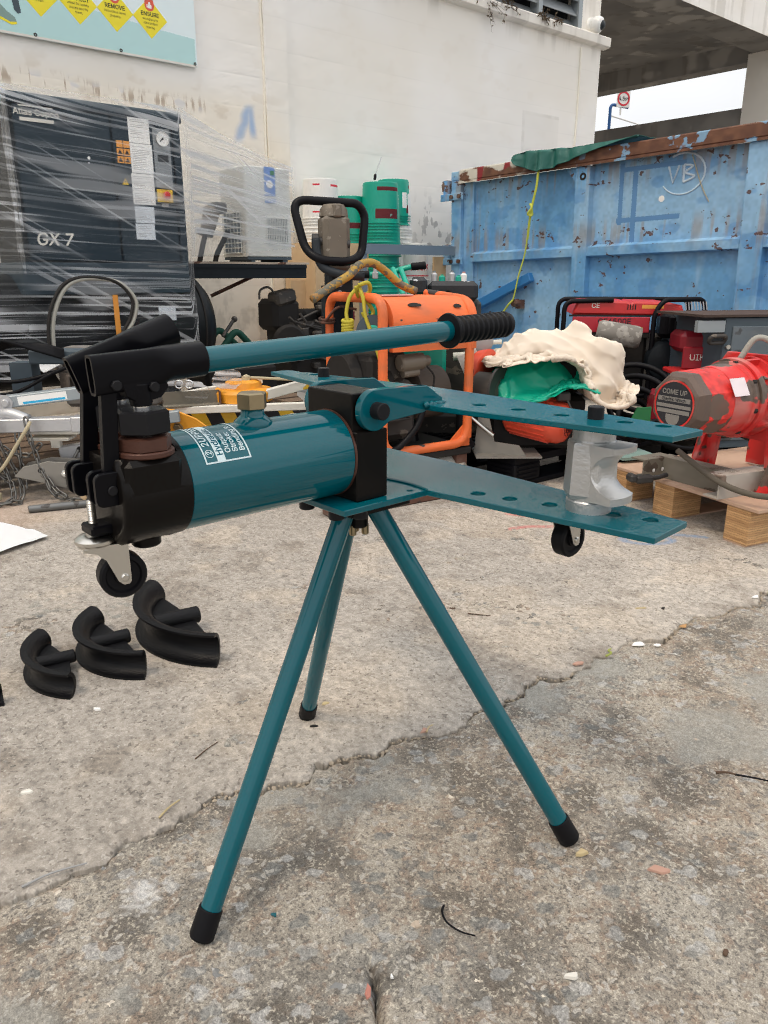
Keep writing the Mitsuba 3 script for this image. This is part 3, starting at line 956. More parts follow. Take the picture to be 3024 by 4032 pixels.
def wrap(mesh, s0, ang0, lift=0.0004, flip=False):
    """mesh: x runs up around the cylinder from ang0, y runs along the ram"""
    m = mesh.subdivide_to_size(0.006)
    v = m.vertices
    th = math.radians(ang0) + v[:, 0] / RL
    rr = RL + np.clip(v[:, 2], 0, 0.0005) * 0.4
    m.vertices = np.column_stack([s0 + v[:, 1], rr * np.cos(th), ZC + rr * np.sin(th)])
    m.fix_normals()
    return m


lab = cat(bx(0, 0.105, 0.0, 0.0021, 0, 0.0005), bx(0, 0.105, 0.0648, 0.067, 0, 0.0005), bx(0, 0.0021, 0, 0.067, 0, 0.0005), bx(0.0, 0.105, 0.0172, 0.0292, 0, 0.00045))
dec = part(pb, 'printed_label', X(wrap(lab, -0.472, 27), BEND), 'm_decal', True)
words = []
for s, h, x, y in (('2UPPER', 0.0098, 0.024, 0.0042), ('Output:', 0.0076, 0.011, 0.0325), ('Stroke:', 0.0076, 0.011, 0.0432), ('Bending R', 0.0076, 0.011, 0.0540)):
    t = text(s, h, 0.0005, True)
    t.vertices[:, 1] = h - t.vertices[:, 1]                          # reads with its foot towards the pump
    t.invert()
    t.apply_translation((x, y, 0))
    words.append(t)
ringp = Point(0.014, 0.009).buffer(0.0058).difference(Point(0.014, 0.009).buffer(0.0049))
words.append(prism(ringp, 0, 0.0005))
t2 = text('2', 0.0068, 0.0005, True)
t2.vertices[:, 1] = 0.0068 - t2.vertices[:, 1]
t2.invert()
t2.apply_translation((0.0118, 0.0056, 0))
words.append(t2)
part(dec, 'lettering', X(wrap(cat(words), -0.472, 27), BEND), 'm_decal', True)
hy = text('Hydraulic', 0.0086, 0.0005, True)
hy.vertices[:, 1] = 0.0086 - hy.vertices[:, 1]
hy.invert()
hy.apply_translation((0.009, 0.0190, 0.0009))
m = wrap(hy, -0.472, 27)
d_ = m.vertices - vec(0, 0, ZC)
rad = np.linalg.norm(d_[:, 1:], axis=1, keepdims=True)
m.vertices[:, 1:] = vec(0, ZC) + d_[:, 1:] / rad * (rad + 0.0003)
part(dec, 'lettering', X(m, BEND), mat('m_teal_print', (0.0045, 0.088, 0.125), 0.4), True)
st = wrap(bx(0, 0.016, 0, 0.012, 0, 0.0004), -0.295, 96)
Bp('sticker', st, 'm_decal', smooth=True)

# pump head: a black cap with a flat seat
CR = 0.0668
cap = lathe([(0, 0), (0, CR - 0.010), (0.003, CR - 0.004), (0.009, CR), (0.089, CR), (0.090, CR - 0.001), (0.090, 0)], (-0.586, 0, ZC), (1, 0, 0), 96)
cap = union(cap, bx(-0.580, -0.506, -0.066, 0.066, 0.690, 0.7385, 0.007))
cap = diff(cap, bx(-0.62, -0.5035, -0.1, 0.1, 0.7385, 0.80))
Bp('pump_head', cap, 'm_black_oil', smooth=30)
Bp('drain_plug', cyl((-0.535, 0.0, ZC - CR - 0.010), (-0.535, 0, ZC - CR + 0.004), 0.019, n=24, ch=0.002), 'm_black_oil')
Bp('drain_plug', cyl((-0.500, -0.012, ZC - CR - 0.006), (-0.500, -0.012, ZC - CR + 0.004), 0.012, n=20, ch=0.002), 'm_black_oil')


def lever_head(tilt, pivot):
    """a tube squeezed flat towards its left end, open there"""
    n = 40
    ts = np.linspace(0, 1, 26)
    rings_o, rings_i = [], []
    th = np.linspace(0, 2 * math.pi, n, endpoint=False)
    for t in ts:
        k = smooth01((t - 0.50) / 0.18)                               # 0: flat, 1: round
        x = 0.142 * t
        h = (0.0235 - 0.001 * t) * (1 - k) + 0.0218 * k
        w = 0.0098 * (1 - k) + 0.0218 * k
        zc_ = -0.0025 * (1 - k)
        p = 2.0 + 2.2 * (1 - k)
        c, s = np.cos(th), np.sin(th)
        yy = w * np.sign(c) * np.abs(c) ** (2 / p)
        z2 = h * np.sign(s) * np.abs(s) ** (2 / p)
        rings_o.append(np.column_stack([np.full(n, x), yy, z2 + zc_]))
        f = 0.0034
        rings_i.append(np.column_stack([np.full(n, x), yy * (w - f) / w, z2 * (h - f) / h + zc_]))
    R = rings_o + rings_i[::-1]
    v = np.vstack(R)
    fs = []
    j = np.arange(n)
    k2 = (j + 1) % n
    for i in range(len(R)):
        q = (i + 1) % len(R)
        fs += [np.stack([i * n + j, i * n + k2, q * n + k2], 1), np.stack([i * n + j, q * n + k2, q * n + j], 1)]
    m = trimesh.Trimesh(v, np.vstack(fs), process=False)
    if m.volume < 0:
        m.invert()
    m.apply_transform(trimesh.transformations.rotation_matrix(-tilt, (0, 1, 0)))
    m.apply_translation(pivot)
    return m


def smooth01(t):
    t = min(1.0, max(0.0, t))
    return t * t * (3 - 2 * t)


def pump(r, tilt, near):
    # nuts, rod
    Bp('seat_nut', cat(hexprism(0.0335, 0.7445, 0.7625, 0.002, rot=0.1).apply_translation((-0.540, r, 0)),
                       cyl((-0.540, r, 0.7380), (-0.540, r, 0.7455), 0.0345, n=40, ch=0.0015)), 'm_brown_nut', smooth=30)
    Bp('pump_nut', hexprism(0.0335, 0.7655, 0.7945, 0.0022, rot=-0.25).apply_translation((-0.540, r, 0)), 'm_black_oxide', smooth=20)
    Bp('piston_rod', cyl((-0.540, r, 0.75), (-0.540, r, 0.7985), 0.0105), 'm_chrome')
    piv = vec(-0.598, r, 0.841) if near else vec(-0.594, r, 0.834)
    lev = Bp('lever_socket', lever_head(tilt, piv), 'm_black_paint', smooth=40)
    ct, st_ = math.cos(tilt), math.sin(tilt)

    def L(x, z):
        return piv + vec(x * ct - z * st_, 0, x * st_ + z * ct)
    # clevis between the lever and the piston
    e = L(0.066, -0.022)
    ear = Polygon([(-0.565, e[2] + 0.006), (-0.512, e[2] + 0.010), (-0.508, e[2] - 0.004), (-0.518, e[2] - 0.014), (-0.530, e[2] - 0.0165), (-0.530, 0.803), (-0.550, 0.803), (-0.550, e[2] - 0.0165), (-0.560, e[2] - 0.010)]).buffer(0.0012).buffer(0)
    em = X(prism(ear, -0.0095, 0.0095, 0.001), np.array([[1, 0, 0, 0], [0, 0, 1, r], [0, 1, 0, 0], [0, 0, 0, 1.0]]))
    Bp('clevis', cat(em, cyl((-0.540, r, 0.7985), (-0.540, r, 0.825), 0.0128, ch=0.001)), 'm_black_paint', parent=lev)
    for px, pz in ((0.024, -0.016), (0.070, -0.024)):
        q = L(px, pz)
        Bp('pivot_bolt', cat(cyl(q - vec(0, 0.014, 0), q + vec(0, 0.0145, 0), 0.0062, n=20, ch=0.001), hexprism(0.0068, -0.014, 0.0138).apply_transform(frame(q, (1, 0, 0), (0, 0, -1), (0, 1, 0)))), 'm_black_oxide', parent=lev)
    # link down to the fork on the head
    q0 = L(0.018, -0.012)
    q1 = vec(-0.588, r, 0.700)
    dx = q1 - q0
    Ld = np.linalg.norm(dx)
    dx /= Ld
    nx = vec(dx[2], 0, -dx[0])
    lk = bx(-0.0095, 0.0095, -0.0055, 0.0055, -0.006, Ld + 0.004, 0.001)
    Bp('link_bar', X(lk, frame(q0, nx, (0, 1, 0), dx)), 'm_black_paint')
    fk = []
    for q in (-1, 1):
        pg = sbox(-0.603, 0.694, -0.556, 0.717).buffer(0.009, 5)
        mm = X(prism(pg, 0, 0.0075, 0.001), np.array([[1, 0, 0, 0], [0, 0, 1, r + (0.0065 if q > 0 else -0.014)], [0, 1, 0, 0], [0, 0, 0, 1.0]]))
        fk.append(mm)
    fo = Bp('fork', cat(fk), 'm_black_paint')
    Bp('pivot_bolt', cyl((-0.592, r - 0.0165, 0.704), (-0.592, r + 0.0165, 0.704), 0.0062, n=20, ch=0.001), 'm_black_oxide', parent=fo)
    return piv


pump(0.034, math.radians(3.0), True)
pump(-0.034, math.radians(19.0), False)

# handle with its ribbed grip
h0, h1 = vec(-0.475, 0.034, 0.8455), vec(0.145, 0.034, 0.8665)
hd = (h1 - h0) / np.linalg.norm(h1 - h0)
HL = np.linalg.norm(h1 - h0)
hand = Bp('handle', lathe([(0, 0), (0, 0.0162), (HL - 0.01, 0.0162), (HL - 0.01, 0)], h0, hd, 48), 'm_teal')
gp = [(0.468, 0.0160), (0.468, 0.0275), (0.4705, 0.0285), (0.474, 0.0275), (0.476, 0.0215)]
x = 0.478
while x < 0.606:
    gp += [(x, 0.0188), (x + 0.0030, 0.0222), (x + 0.0075, 0.0222), (x + 0.0105, 0.0188)]
    x += 0.0124
gp += [(0.610, 0.0212), (0.617, 0.0195), (0.619, 0.014), (0.619, 0)]
Bp('grip', lathe(gp, h0, hd, 48), 'm_rubber', parent=hand, smooth=40)

# roller and pins
def roller(q):
    c = vec(0.005, q * 0.314, 0)
    neck = lathe([(ZL, 0), (ZL, 0.0325), (ZL + 0.016, 0.0330), (ZL + 0.018, 0.0315), (0.724, 0.0315), (0.726, 0.0305), (0.7452, 0.0300), (0.7452, 0)], (0, 0, 0), (0, 0, 1), 48)
    # saddle: a round groove all the way over the outer half
    zs = np.linspace(0.640, 0.722, 40)
    prof = [(0.640, 0)] + [(z, 0.060 if (z < 0.652 or z > 0.712) else 0.060 - 0.026 * math.sqrt(max(0, 1 - ((z - 0.682) / 0.030) ** 2))) for z in zs] + [(0.722, 0)]
    sad = lathe(prof, (0, 0, 0), (0, 0, 1), 64)
    keep = bx(-0.029, 0.029, 0.0, 0.07, 0.63, 0.73)
    sad = from_m3(to_m3(sad) ^ to_m3(keep))
    def ring(z, r, rot, n=6):
        return [(r * math.cos(rot + k * 2 * math.pi / n), r * math.sin(rot + k * 2 * math.pi / n) - 0.001, z) for k in range(n)]
    cutter = trimesh.convex.convex_hull(np.array(ring(0.6405, 0.0355, 0.2) + ring(0.647, 0.0385, 0.2) + ring(0.688, 0.0335, 0.2 + math.pi / 6) + ring(0.702, 0.0360, 0.2) + ring(0.7195, 0.0365, 0.2) + ring(0.7225, 0.0345, 0.2)))
    m = union(neck, sad, cutter)
    m = X(m, np.array([[1, 0, 0, c[0]], [0, q, 0, c[1]], [0, 0, 1, 0], [0, 0, 0, 1.0]]))
    rl = Bp('roller', m, 'm_silver_cast', smooth=18)
    Bp('pin', cat(cyl(c + vec(0, 0, 0.606), c + vec(0, 0, 0.7715), 0.0115, n=32, ch=0.001)), 'm_black_oxide', parent=rl)


roller(1)
roller(-1)


# casters
def caster(o, yaw, name_label=None, bolt_up=0.05):
    c = Bp('caster_wheel', lathe([(-0.012, 0), (-0.012, 0.011), (-0.008, 0.012), (-0.008, 0.021), (-0.012, 0.023), (-0.012, 0.0275), (-0.009, 0.0302), (0.009, 0.0302), (0.012, 0.0275), (0.012, 0.023), (0.008, 0.021), (0.008, 0.012), (0.012, 0.011), (0.012, 0)],
                                 (0, 0, 0), (0, 1, 0), 48).apply_transform(frame(o, az2(yaw), az2(yaw + 90))), 'm_rubber')
    F = frame(o, az2(yaw), az2(yaw + 90))
    pl = []
    for q in (1, -1):
        pg = Polygon([(0.008, -0.006), (0.005, -0.0095), (-0.002, -0.0095), (-0.008, -0.004), (-0.020, 0.026), (-0.030, 0.036), (-0.046, 0.0415), (-0.046, 0.0445), (0.008, 0.0445)])
        pl.append(X(prism(pg, 0, 0.0018), np.array([[1, 0, 0, 0], [0, 0, 1, 0.0150 if q > 0 else -0.0168], [0, 1, 0, 0], [0, 0, 0, 1.0]])))
    top = prism(Polygon([(0.008, -0.0168), (0.008, 0.0168), (-0.02, 0.0168)] + [(-0.028 + 0.021 * math.cos(t), 0.021 * math.sin(t)) for t in np.radians(np.linspace(70, 290, 16))] + [(-0.02, -0.0168)]), 0.0435, 0.0460)
    Bp('fork', X(cat(pl, top), F), 'm_zinc', parent=c)
    Bp('axle', X(cyl((0, -0.020, 0), (0, 0.020, 0), 0.0052, n=20, ch=0.0015), F), 'm_zinc', parent=c)
    Bp('swivel', X(lathe([(0.046, 0), (0.046, 0.0215), (0.049, 0.0245), (0.053, 0.0245), (0.057, 0.019), (0.058, 0.010), (0.062, 0.0095), (0.062, 0)], (-0.028, 0, 0), (0, 0, 1), 32), F), 'm_zinc', parent=c)
    thr = [(0.058, 0.0)]
    z = 0.058
    while z < 0.062 + bolt_up:
        thr += [(z, 0.0046), (z + 0.0012, 0.0054)]
        z += 0.0022
    thr += [(z, 0.004), (z, 0)]
    Bp('stud', X(lathe(thr, (-0.028, 0, 0), (0, 0, 1), 20), F), 'm_zinc', parent=c, smooth=40)
    return c


def az2(deg):
    a = math.radians(deg)
    return vec(math.cos(a), math.sin(a), 0)


caster(vec(-0.574, 0.004, 0.5815), 10, bolt_up=0.040)
caster(vec(0.050, 0.253, 0.5500), 2, bolt_up=-0.002)
caster(vec(0.050, -0.253, 0.5500), 2, bolt_up=-0.002)
arm = union(bx(-0.612, -0.575, -0.015, 0.020, 0.6415, 0.6545, 0.0025), bx(-0.600, -0.535, -0.006, 0.010, 0.642, 0.652, 0.0015), bx(-0.560, -0.530, -0.012, 0.020, 0.630, 0.655, 0.002))
Bp('caster_arm', arm, 'm_black_paint', smooth=20)

# tripod
HUB = vec(-0.180, 0.008)
FEET = [(-0.538, 0.057), (0.053, 0.305), (-0.053, -0.330)]
Bp('hub', cat(cyl((HUB[0], HUB[1], 0.560), (HUB[0], HUB[1], 0.6105), 0.017, n=28, ch=0.002), bx(HUB[0] - 0.050, HUB[0] + 0.075, HUB[1] - 0.045, HUB[1] + 0.045, 0.592, 0.6102, 0.002)), 'm_black_oil')
for s_, r_ in ((-0.245, 0.035), (-0.245, -0.04), (-0.215, 0.055), (-0.15, -0.05)):
    Bp('socket_bolt', cyl((s_, r_, 0.592), (s_, r_, 0.6102), 0.0125, n=24, ch=0.0015), 'm_black_oxide')
for k, (s_, r_) in enumerate(FEET):
    d = vec(s_, r_) - HUB
    u2 = d / np.linalg.norm(d)
    top = np.r_[HUB + u2 * 0.026, 0.598]
    foot = np.r_[vec(s_, r_), -0.004]
    ax = (foot - top) / np.linalg.norm(foot - top)
    foot = foot - ax * 0.006
    Lg = np.linalg.norm(foot - top)
    lg = Bp('leg', lathe([(0, 0), (0, 0.0155), (0.001, 0.0160), (Lg - 0.02, 0.0160), (Lg - 0.02, 0)], top, ax, 40), 'm_teal')
    Bp('rubber_foot', lathe([(Lg - 0.046, 0.0158), (Lg - 0.046, 0.0178), (Lg - 0.044, 0.0186), (Lg - 0.004, 0.0192), (Lg, 0.017), (Lg, 0)], top, ax, 32), 'm_rubber', parent=lg)
    side = np.cross(ax, vec(0, 0, 1))
    side /= np.linalg.norm(side)
    sc0 = np.r_[HUB + u2 * 0.012, 0.565]
    Bp('screw', cyl(sc0 - vec(0, 0, 0.018), sc0, 0.006, n=16, ch=0.0015), 'm_brass', parent=lg)
# ---------------------------------------------------------------- along the wall: everything in WALL coordinates (a along, b out, z up)
def Wp(parent, name, mesh, m, smooth=35, label=None, kind=None):
    return part(parent, name, X(mesh, WALL), m, smooth, label, kind)


OUT = (0, 1, 0)

# poster
po = thing('safety_poster', 'large pale safety poster with four yellow diamonds fixed to the white wall', 'poster')
Wp(po, 'banner', bx(-0.8, 2.983, 0.022, 0.028, 2.354, 3.9), 'm_poster', False)
Wp(po, 'teal_band', prism([(-0.8, 2.366), (2.97, 2.366), (2.972, 2.53), (2.66, 2.548), (2.0, 2.60), (-0.8, 2.66)], 0, 0.001).apply_transform(np.array([[1, 0, 0, 0], [0, 0, 1, 0.0284], [0, 1, 0, 0], [0, 0, 0, 1.0]])), 'm_poster_teal', False)
Wp(po, 'hem', bx(-0.8, 2.98, 0.0285, 0.031, 2.354, 2.367), 'm_offwhite', False)
Wp(po, 'grommet', cat([lathe([(0, 0.005), (0, 0.011), (0.003, 0.010), (0.003, 0.005)], (a, 0.031, 2.374), OUT, 14) for a in (1.33, 1.875, 2.423, 2.962)]), 'm_dark_iron')
for c, w1, rest, flame in ((1.922, None, ['hazardous', 'areas.'], False), (2.165, 'INSPECT', ['areas for safety', 'issues and fix', 'them.'], False),
                           (2.407, 'REMOVE', ['hazardous items', 'properly.'], True), (2.649, 'ENSURE', ['workplace is', 'safe before', 'leaving.'], True)):
    zc = 2.480 + 0.1215
    k = Wp(po, 'diamond', prism([(c - 0.122, zc), (c, zc - 0.1215), (c + 0.122, zc), (c, zc + 0.1215)], 0, 0.001).apply_transform(np.array([[1, 0, 0, 0], [0, 0, 1, 0.0296], [0, 1, 0, 0], [0, 0, 0, 1.0]])), 'm_poster_yellow', False)
    ms = [text_on(w1, 0.024, (c, 0.0308, zc + 0.012), (1, 0, 0), (0, 0, 1), 0.0008, True, True, out=OUT)] if w1 else []
    for i, r in enumerate(rest):
        ms.append(text_on(r, 0.0135, (c, 0.0308, zc - 0.013 - 0.024 * i), (1, 0, 0), (0, 0, 1), 0.0008, False, True, out=OUT))
    Wp(k, 'lettering', cat(ms), 'm_ink', False)
    tt = np.linspace(0, 2 * math.pi, 24, endpoint=False)
    fl = Polygon([(c + 0.034 * math.sin(t), zc + 0.078 + 0.036 * math.cos(t) * (1.5 if math.cos(t) > 0 else 1)) for t in tt])
    fm = prism(fl, 0, 0.0008).apply_transform(np.array([[1, 0, 0, 0], [0, 0, 1, 0.0308], [0, 1, 0, 0], [0, 0, 0, 1.0]]))
    Wp(k, 'flame', fm, 'm_orange_red', False)
    th = unary_union([sbox(c - 0.010, zc + 0.058, c + 0.014, zc + 0.080), sbox(c - 0.020, zc + 0.060, c - 0.012, zc + 0.080), Point(c + 0.0, zc + 0.088).buffer(0.008)])
    Wp(k, 'thumb', prism(th, 0, 0.0006).apply_transform(np.array([[1, 0, 0, 0], [0, 0, 1, 0.0318], [0, 1, 0, 0], [0, 0, 0, 1.0]])), 'm_white', False)


def flat(poly, b, t=0.0008):
    return prism(poly, 0, t).apply_transform(np.array([[1, 0, 0, 0], [0, 0, 1, b], [0, 1, 0, 0], [0, 0, 0, 1.0]]))


boots = Wp(po, 'painted_boots', cat(flat(Polygon([(1.60, 2.50), (1.66, 2.44), (1.735, 2.415), (1.768, 2.424), (1.762, 2.446), (1.715, 2.475), (1.68, 2.51), (1.66, 2.60), (1.60, 2.60)]).buffer(0.004), 0.0296)), 'm_sage', False)
Wp(boots, 'sole', flat(Polygon([(1.60, 2.493), (1.66, 2.432), (1.74, 2.405), (1.772, 2.414), (1.77, 2.426), (1.735, 2.420), (1.665, 2.446), (1.61, 2.503)]), 0.0305), 'm_poster_yellow', False)
Wp(boots, 'shoe', flat(Polygon([(1.755, 2.56), (1.765, 2.49), (1.785, 2.472), (1.803, 2.480), (1.80, 2.52), (1.79, 2.60), (1.76, 2.60)]), 0.0305), 'm_grey_box', False)

# compressor
cp = thing('air_compressor', 'dark navy air compressor cabinet on a round tank, wrapped in stretch film', 'air compressor')
bod = prism(Polygon([(1.315, 0.68), (2.152, 0.68), (2.152, 1.318), (1.262, 1.318)]), 0.985, 1.735)
Wp(cp, 'cabinet', bod, 'm_navy_dark', False)
top = X(prism(Polygon([(0.64, 1.735), (1.335, 1.735), (1.338, 1.752), (1.330, 1.775), (1.312, 1.788), (1.28, 1.793), (0.70, 1.793), (0.64, 1.77)]), 0, 0.90), np.array([[0, 0, 1, 1.260], [1, 0, 0, 0], [0, 1, 0, 0], [0, 0, 0, 1.0]]))
Wp(cp, 'top_cover', top, 'm_navy', 40)
door = Wp(cp, 'door', bx(1.285, 1.757, 1.316, 1.334, 1.015, 1.730, 0.004), 'm_navy', False)
d2 = Wp(cp, 'panel', bx(1.768, 2.100, 1.316, 1.333, 1.015, 1.730, 0.004), 'm_navy', False)
Wp(cp, 'corner_post', bx(2.108, 2.150, 1.316, 1.333, 1.0, 1.730, 0.004), 'm_navy', False)
Wp(cp, 'plinth', bx(1.236, 2.146, 0.70, 1.338, 0.845, 1.006, 0.005), mat('m_plinth', (0.028, 0.046, 0.062), 0.4), False)
Wp(door, 'logo_bar', cat(bx(1.313, 1.475, 1.334, 1.336, 1.7225, 1.7285), bx(1.313, 1.475, 1.334, 1.336, 1.658, 1.674)), 'm_offwhite', False)
Wp(door, 'lettering', text_on('Atlas Copco', 0.0275, (1.394, 1.3345, 1.686), (1, 0, 0), (0, 0, 1), 0.001, True, True, out=OUT), 'm_offwhite', False)
Wp(door, 'model_lettering', text_on('GX 7', 0.058, (1.318, 1.3345, 1.090), (1, 0, 0), (0.14, 0, 1), 0.001, True, out=OUT), 'm_offwhite', False)
Wp(door, 'lock', lathe([(0, 0), (0, 0.014), (0.004, 0.012), (0.004, 0)], (1.529, 1.334, 1.700), OUT, 18), 'm_black_plastic')
Wp(door, 'paint_chip', cat(lathe([(0, 0), (0, 0.008), (0.0008, 0)], (1.632, 1.3343, 1.518), OUT, 9), lathe([(0, 0), (0, 0.004), (0.0008, 0)], (1.630, 1.3343, 1.495), OUT, 8)), 'm_white')
Wp(cp, 'web_lettering', text_on('www.atlascopco.com', 0.016, (1.90, 1.3385, 0.985), (1, 0, 0), (0, 0, 1), 0.0006, False, out=OUT), 'm_grey_ink', False)
Wp(d2, 'control_strip', bx(1.988, 2.086, 1.333, 1.338, 1.398, 1.697, 0.002), 'm_grey_metal', False)
gz = Wp(d2, 'gauge', lathe([(0, 0), (0, 0.037), (0.010, 0.037), (0.010, 0.033), (0.006, 0.033), (0.006, 0)], (2.040, 1.338, 1.645), OUT, 32), 'm_zinc')
Wp(gz, 'dial', cat(lathe([(0, 0), (0, 0.032), (0.001, 0.032), (0.001, 0)], (2.040, 1.3445, 1.645), OUT, 32)), 'm_white')
Wp(gz, 'needle', cat(flat(Polygon([(2.022, 1.632), (2.026, 1.629), (2.046, 1.652), (2.043, 1.655)]), 1.3458), flat(Point(2.04, 1.645).buffer(0.005), 1.3458)), 'm_ink', False)
Wp(d2, 'display', bx(2.008, 2.068, 1.338, 1.340, 1.533, 1.566), 'm_glass_dark', False)
Wp(d2, 'knob', cyl((2.036, 1.338, 1.417), (2.036, 1.356, 1.417), 0.013, ch=0.002), 'm_grey_metal')
es = Wp(d2, 'stop_plate', bx(1.988, 2.078, 1.333, 1.339, 1.328, 1.393), 'm_yellow', False)
Wp(es, 'stop_button', lathe([(0, 0), (0, 0.010), (0.012, 0.010), (0.013, 0.020), (0.022, 0.021), (0.028, 0.014), (0.028, 0)], (2.035, 1.339, 1.361), OUT, 28), 'm_red')
Wp(d2, 'small_plate', bx(2.011, 2.051, 1.333, 1.335, 1.302, 1.321), 'm_grey_ink', False)
wr = Wp(d2, 'warning_label', cat([bx(1.783 + 0.038 * i, 1.817 + 0.038 * i, 1.3335, 1.3345, 1.508 + 0.038 * j, 1.541 + 0.038 * j) for i in range(2) for j in range(3)]), 'm_orange_label', False)
Wp(wr, 'pictogram', cat([flat(Polygon([(1.788 + 0.038 * i, 1.514 + 0.038 * j), (1.812 + 0.038 * i, 1.514 + 0.038 * j), (1.80 + 0.038 * i, 1.536 + 0.038 * j)]), 1.3346) for i in range(2) for j in range(2)]), 'm_ink', False)
tri = Wp(d2, 'hazard_triangle', flat(Polygon([(1.797, 1.403), (1.834, 1.403), (1.8155, 1.436)]), 1.3335), 'm_yellow', False)
Wp(tri, 'bolt_symbol', flat(Polygon([(1.817, 1.428), (1.811, 1.417), (1.815, 1.417), (1.813, 1.407), (1.820, 1.419), (1.816, 1.419)]), 1.3345), 'm_ink', False)
for (a0, a1, z0, z1) in ((1.855, 1.972, 1.613, 1.757), (1.856, 1.979, 1.466, 1.611), (1.850, 1.976, 1.309, 1.463), (1.853, 1.963, 1.215, 1.299), (1.850, 1.959, 1.130, 1.211)):
    pp = Wp(d2, 'paper_notice', bx(a0, a1, 1.3335, 1.3350, z0, z1), 'm_white' if z0 > 1.3 else mat('m_paper', (0.60, 0.65, 0.70), 0.6), False)
    ln = []
    r = np.random.default_rng(int(z0 * 1000))
    z = z1 - 0.014
    while z > z0 + 0.012:
        if r.random() < 0.75:
            ln.append(bx(a0 + 0.010, a0 + 0.010 + (a1 - a0 - 0.02) * r.uniform(0.45, 1), 1.3351, 1.3354, z - 0.0022, z))
        z -= 0.0085
    Wp(pp, 'print_lines', cat(ln), 'm_grey_ink', False)
# receiver tank
tk = lathe([(0, 0), (0.02, 0.16), (0.06, 0.255), (0.11, 0.298), (0.15, 0.305), (2.43, 0.305), (2.47, 0.295), (2.52, 0.245), (2.55, 0.15), (2.56, 0)], (-0.19, 1.03, 0.645), (1, 0, 0), 64)
Wp(cp, 'tank', tk, mat('m_tank', (0.008, 0.010, 0.012), 0.45), 40)
Wp(cp, 'tank_seam', tube([(2.235, 1.03 + 0.308 * math.cos(t), 0.645 + 0.308 * math.sin(t)) for t in np.linspace(0, 2 * math.pi, 48, endpoint=False)], 0.006, 6, closed=True), 'm_soot', True)
for a in (0.75, 2.0):
    Wp(cp, 'tank_foot', cat(bx(a, a + 0.08, 0.85, 1.25, 0.13, 0.40)), 'm_navy_dark', False)
Wp(cp, 'tank_label', X(bx(-0.052, 0.052, 0, 0.002, -0.04, 0.04), frame((1.99, 1.3405, 0.735), (1, 0, 0), (0, 1, 0))), 'm_paper', False)

# stretch film
sf = thing('stretch_film', 'clear wrinkled stretch film wound round the navy compressor and the grey dryer', 'plastic film')


def film_front(u, v):
    a = 1.215 + 0.945 * u
    z = 0.46 + 1.345 * v
    P = np.column_stack([a * 1.5, z * 9, 0 * a])
    rp = 0.010 * (meshkit.fbm(P, 3, 5) - 0.5) + 0.003 * (meshkit.noise(np.column_stack([a * 2, z * 45, 0 * a]), 3) - 0.5)
    bulge = np.where(z < 0.845, 0.012 * np.sin(np.clip((0.845 - z) / 0.385, 0, 1) * math.pi), 0)
    return np.column_stack([a, 1.368 + bulge + rp, z])


Wp(sf, 'film_sheet', grid_mesh(film_front, 60, 160), 'm_film', True)


def film_side(u, v):
    a = 2.160 + 1.005 * u
    zt = 1.80 + (1.632 - 1.80) * u - 0.028 * np.sin(math.pi * u)
    zb = 1.04 + 0.08 * u
    z = zb + (zt - zb) * v
    b = 1.365 + (0.918 - 1.365) * u
    P = np.column_stack([a * 1.2, z * 9, 0 * a])
    return np.column_stack([a, b + 0.012 * (meshkit.fbm(P, 3, 8) - 0.5), z])


Wp(sf, 'film_sheet', grid_mesh(film_side, 50, 100), 'm_film', True)


def film_left(u, v):
    a = 0.55 + 0.67 * u
    z = 0.42 + 1.38 * v
    P = np.column_stack([a * 4, z * 6, 0 * a])
    return np.column_stack([a, 1.352 + 0.015 * u + 0.02 * (meshkit.fbm(P, 3, 9) - 0.5), z])


Wp(sf, 'film_sheet', grid_mesh(film_left, 40, 110), 'm_film', True)
for k in range(4):                                                   # gathered film at the left corner
    pts = [(1.235 + 0.012 * math.sin(3 * z + k * 2), 1.372 + 0.008 * math.sin(5 * z + k), z) for z in np.linspace(0.95 + 0.1 * k, 1.80, 24)]
    Wp(sf, 'film_fold', tube(pts, 0.006 + 0.004 * np.abs(np.sin(np.linspace(0, 9, 24) + k)), 6), 'm_film', True)


def film_tail(u, v):
    a = 1.20 + 0.50 * u
    z = 0.515 + 0.12 * u + 0.02 * (v - 0.5) + 0.012 * np.sin(9 * u + 6 * v)
    b = 1.42 + 0.20 * v
    return np.column_stack([a, b, z - 0.03 * v])


bumped('m_film_bunched', (0.62, 0.63, 0.64), 0.3, lambda p, n, uv: fbm(p.x * 12, p.y * 12 + p.z * 90, 0.0, 3), 0.02, 2e-3, specular=0.7)
Wp(sf, 'film_tail', thick(grid_mesh(film_tail, 40, 14), 0.004), 'm_film_bunched', True)

# hose loop and strap on the compressor
ho = thing('hose', 'grey and ivory hose looped in front of the wrapped tank', 'hose')
hp = smooth_path([(1.294, 1.47, 0.48), (1.307, 1.47, 0.70), (1.362, 1.46, 0.838), (1.44, 1.45, 0.91), (1.559, 1.44, 0.927), (1.692, 1.44, 0.900), (1.762, 1.45, 0.812), (1.738, 1.46, 0.716), (1.687, 1.47, 0.640), (1.66, 1.47, 0.5)], 8)
Wp(ho, 'tube', tube(hp, 0.011, 10), 'm_grey_hose', True)
Wp(ho, 'cable', tube(hp + vec(-0.022, 0.004, 0.006), 0.009, 8), 'm_soot', True)
hp = smooth_path([(1.292, 1.47, 0.50), (1.305, 1.50, 0.44), (1.345, 1.56, 0.36), (1.40, 1.60, 0.30), (1.46, 1.62, 0.26)], 8)
Wp(ho, 'free_end', tube(hp, 0.013, 10), 'm_ivory_hose', True)
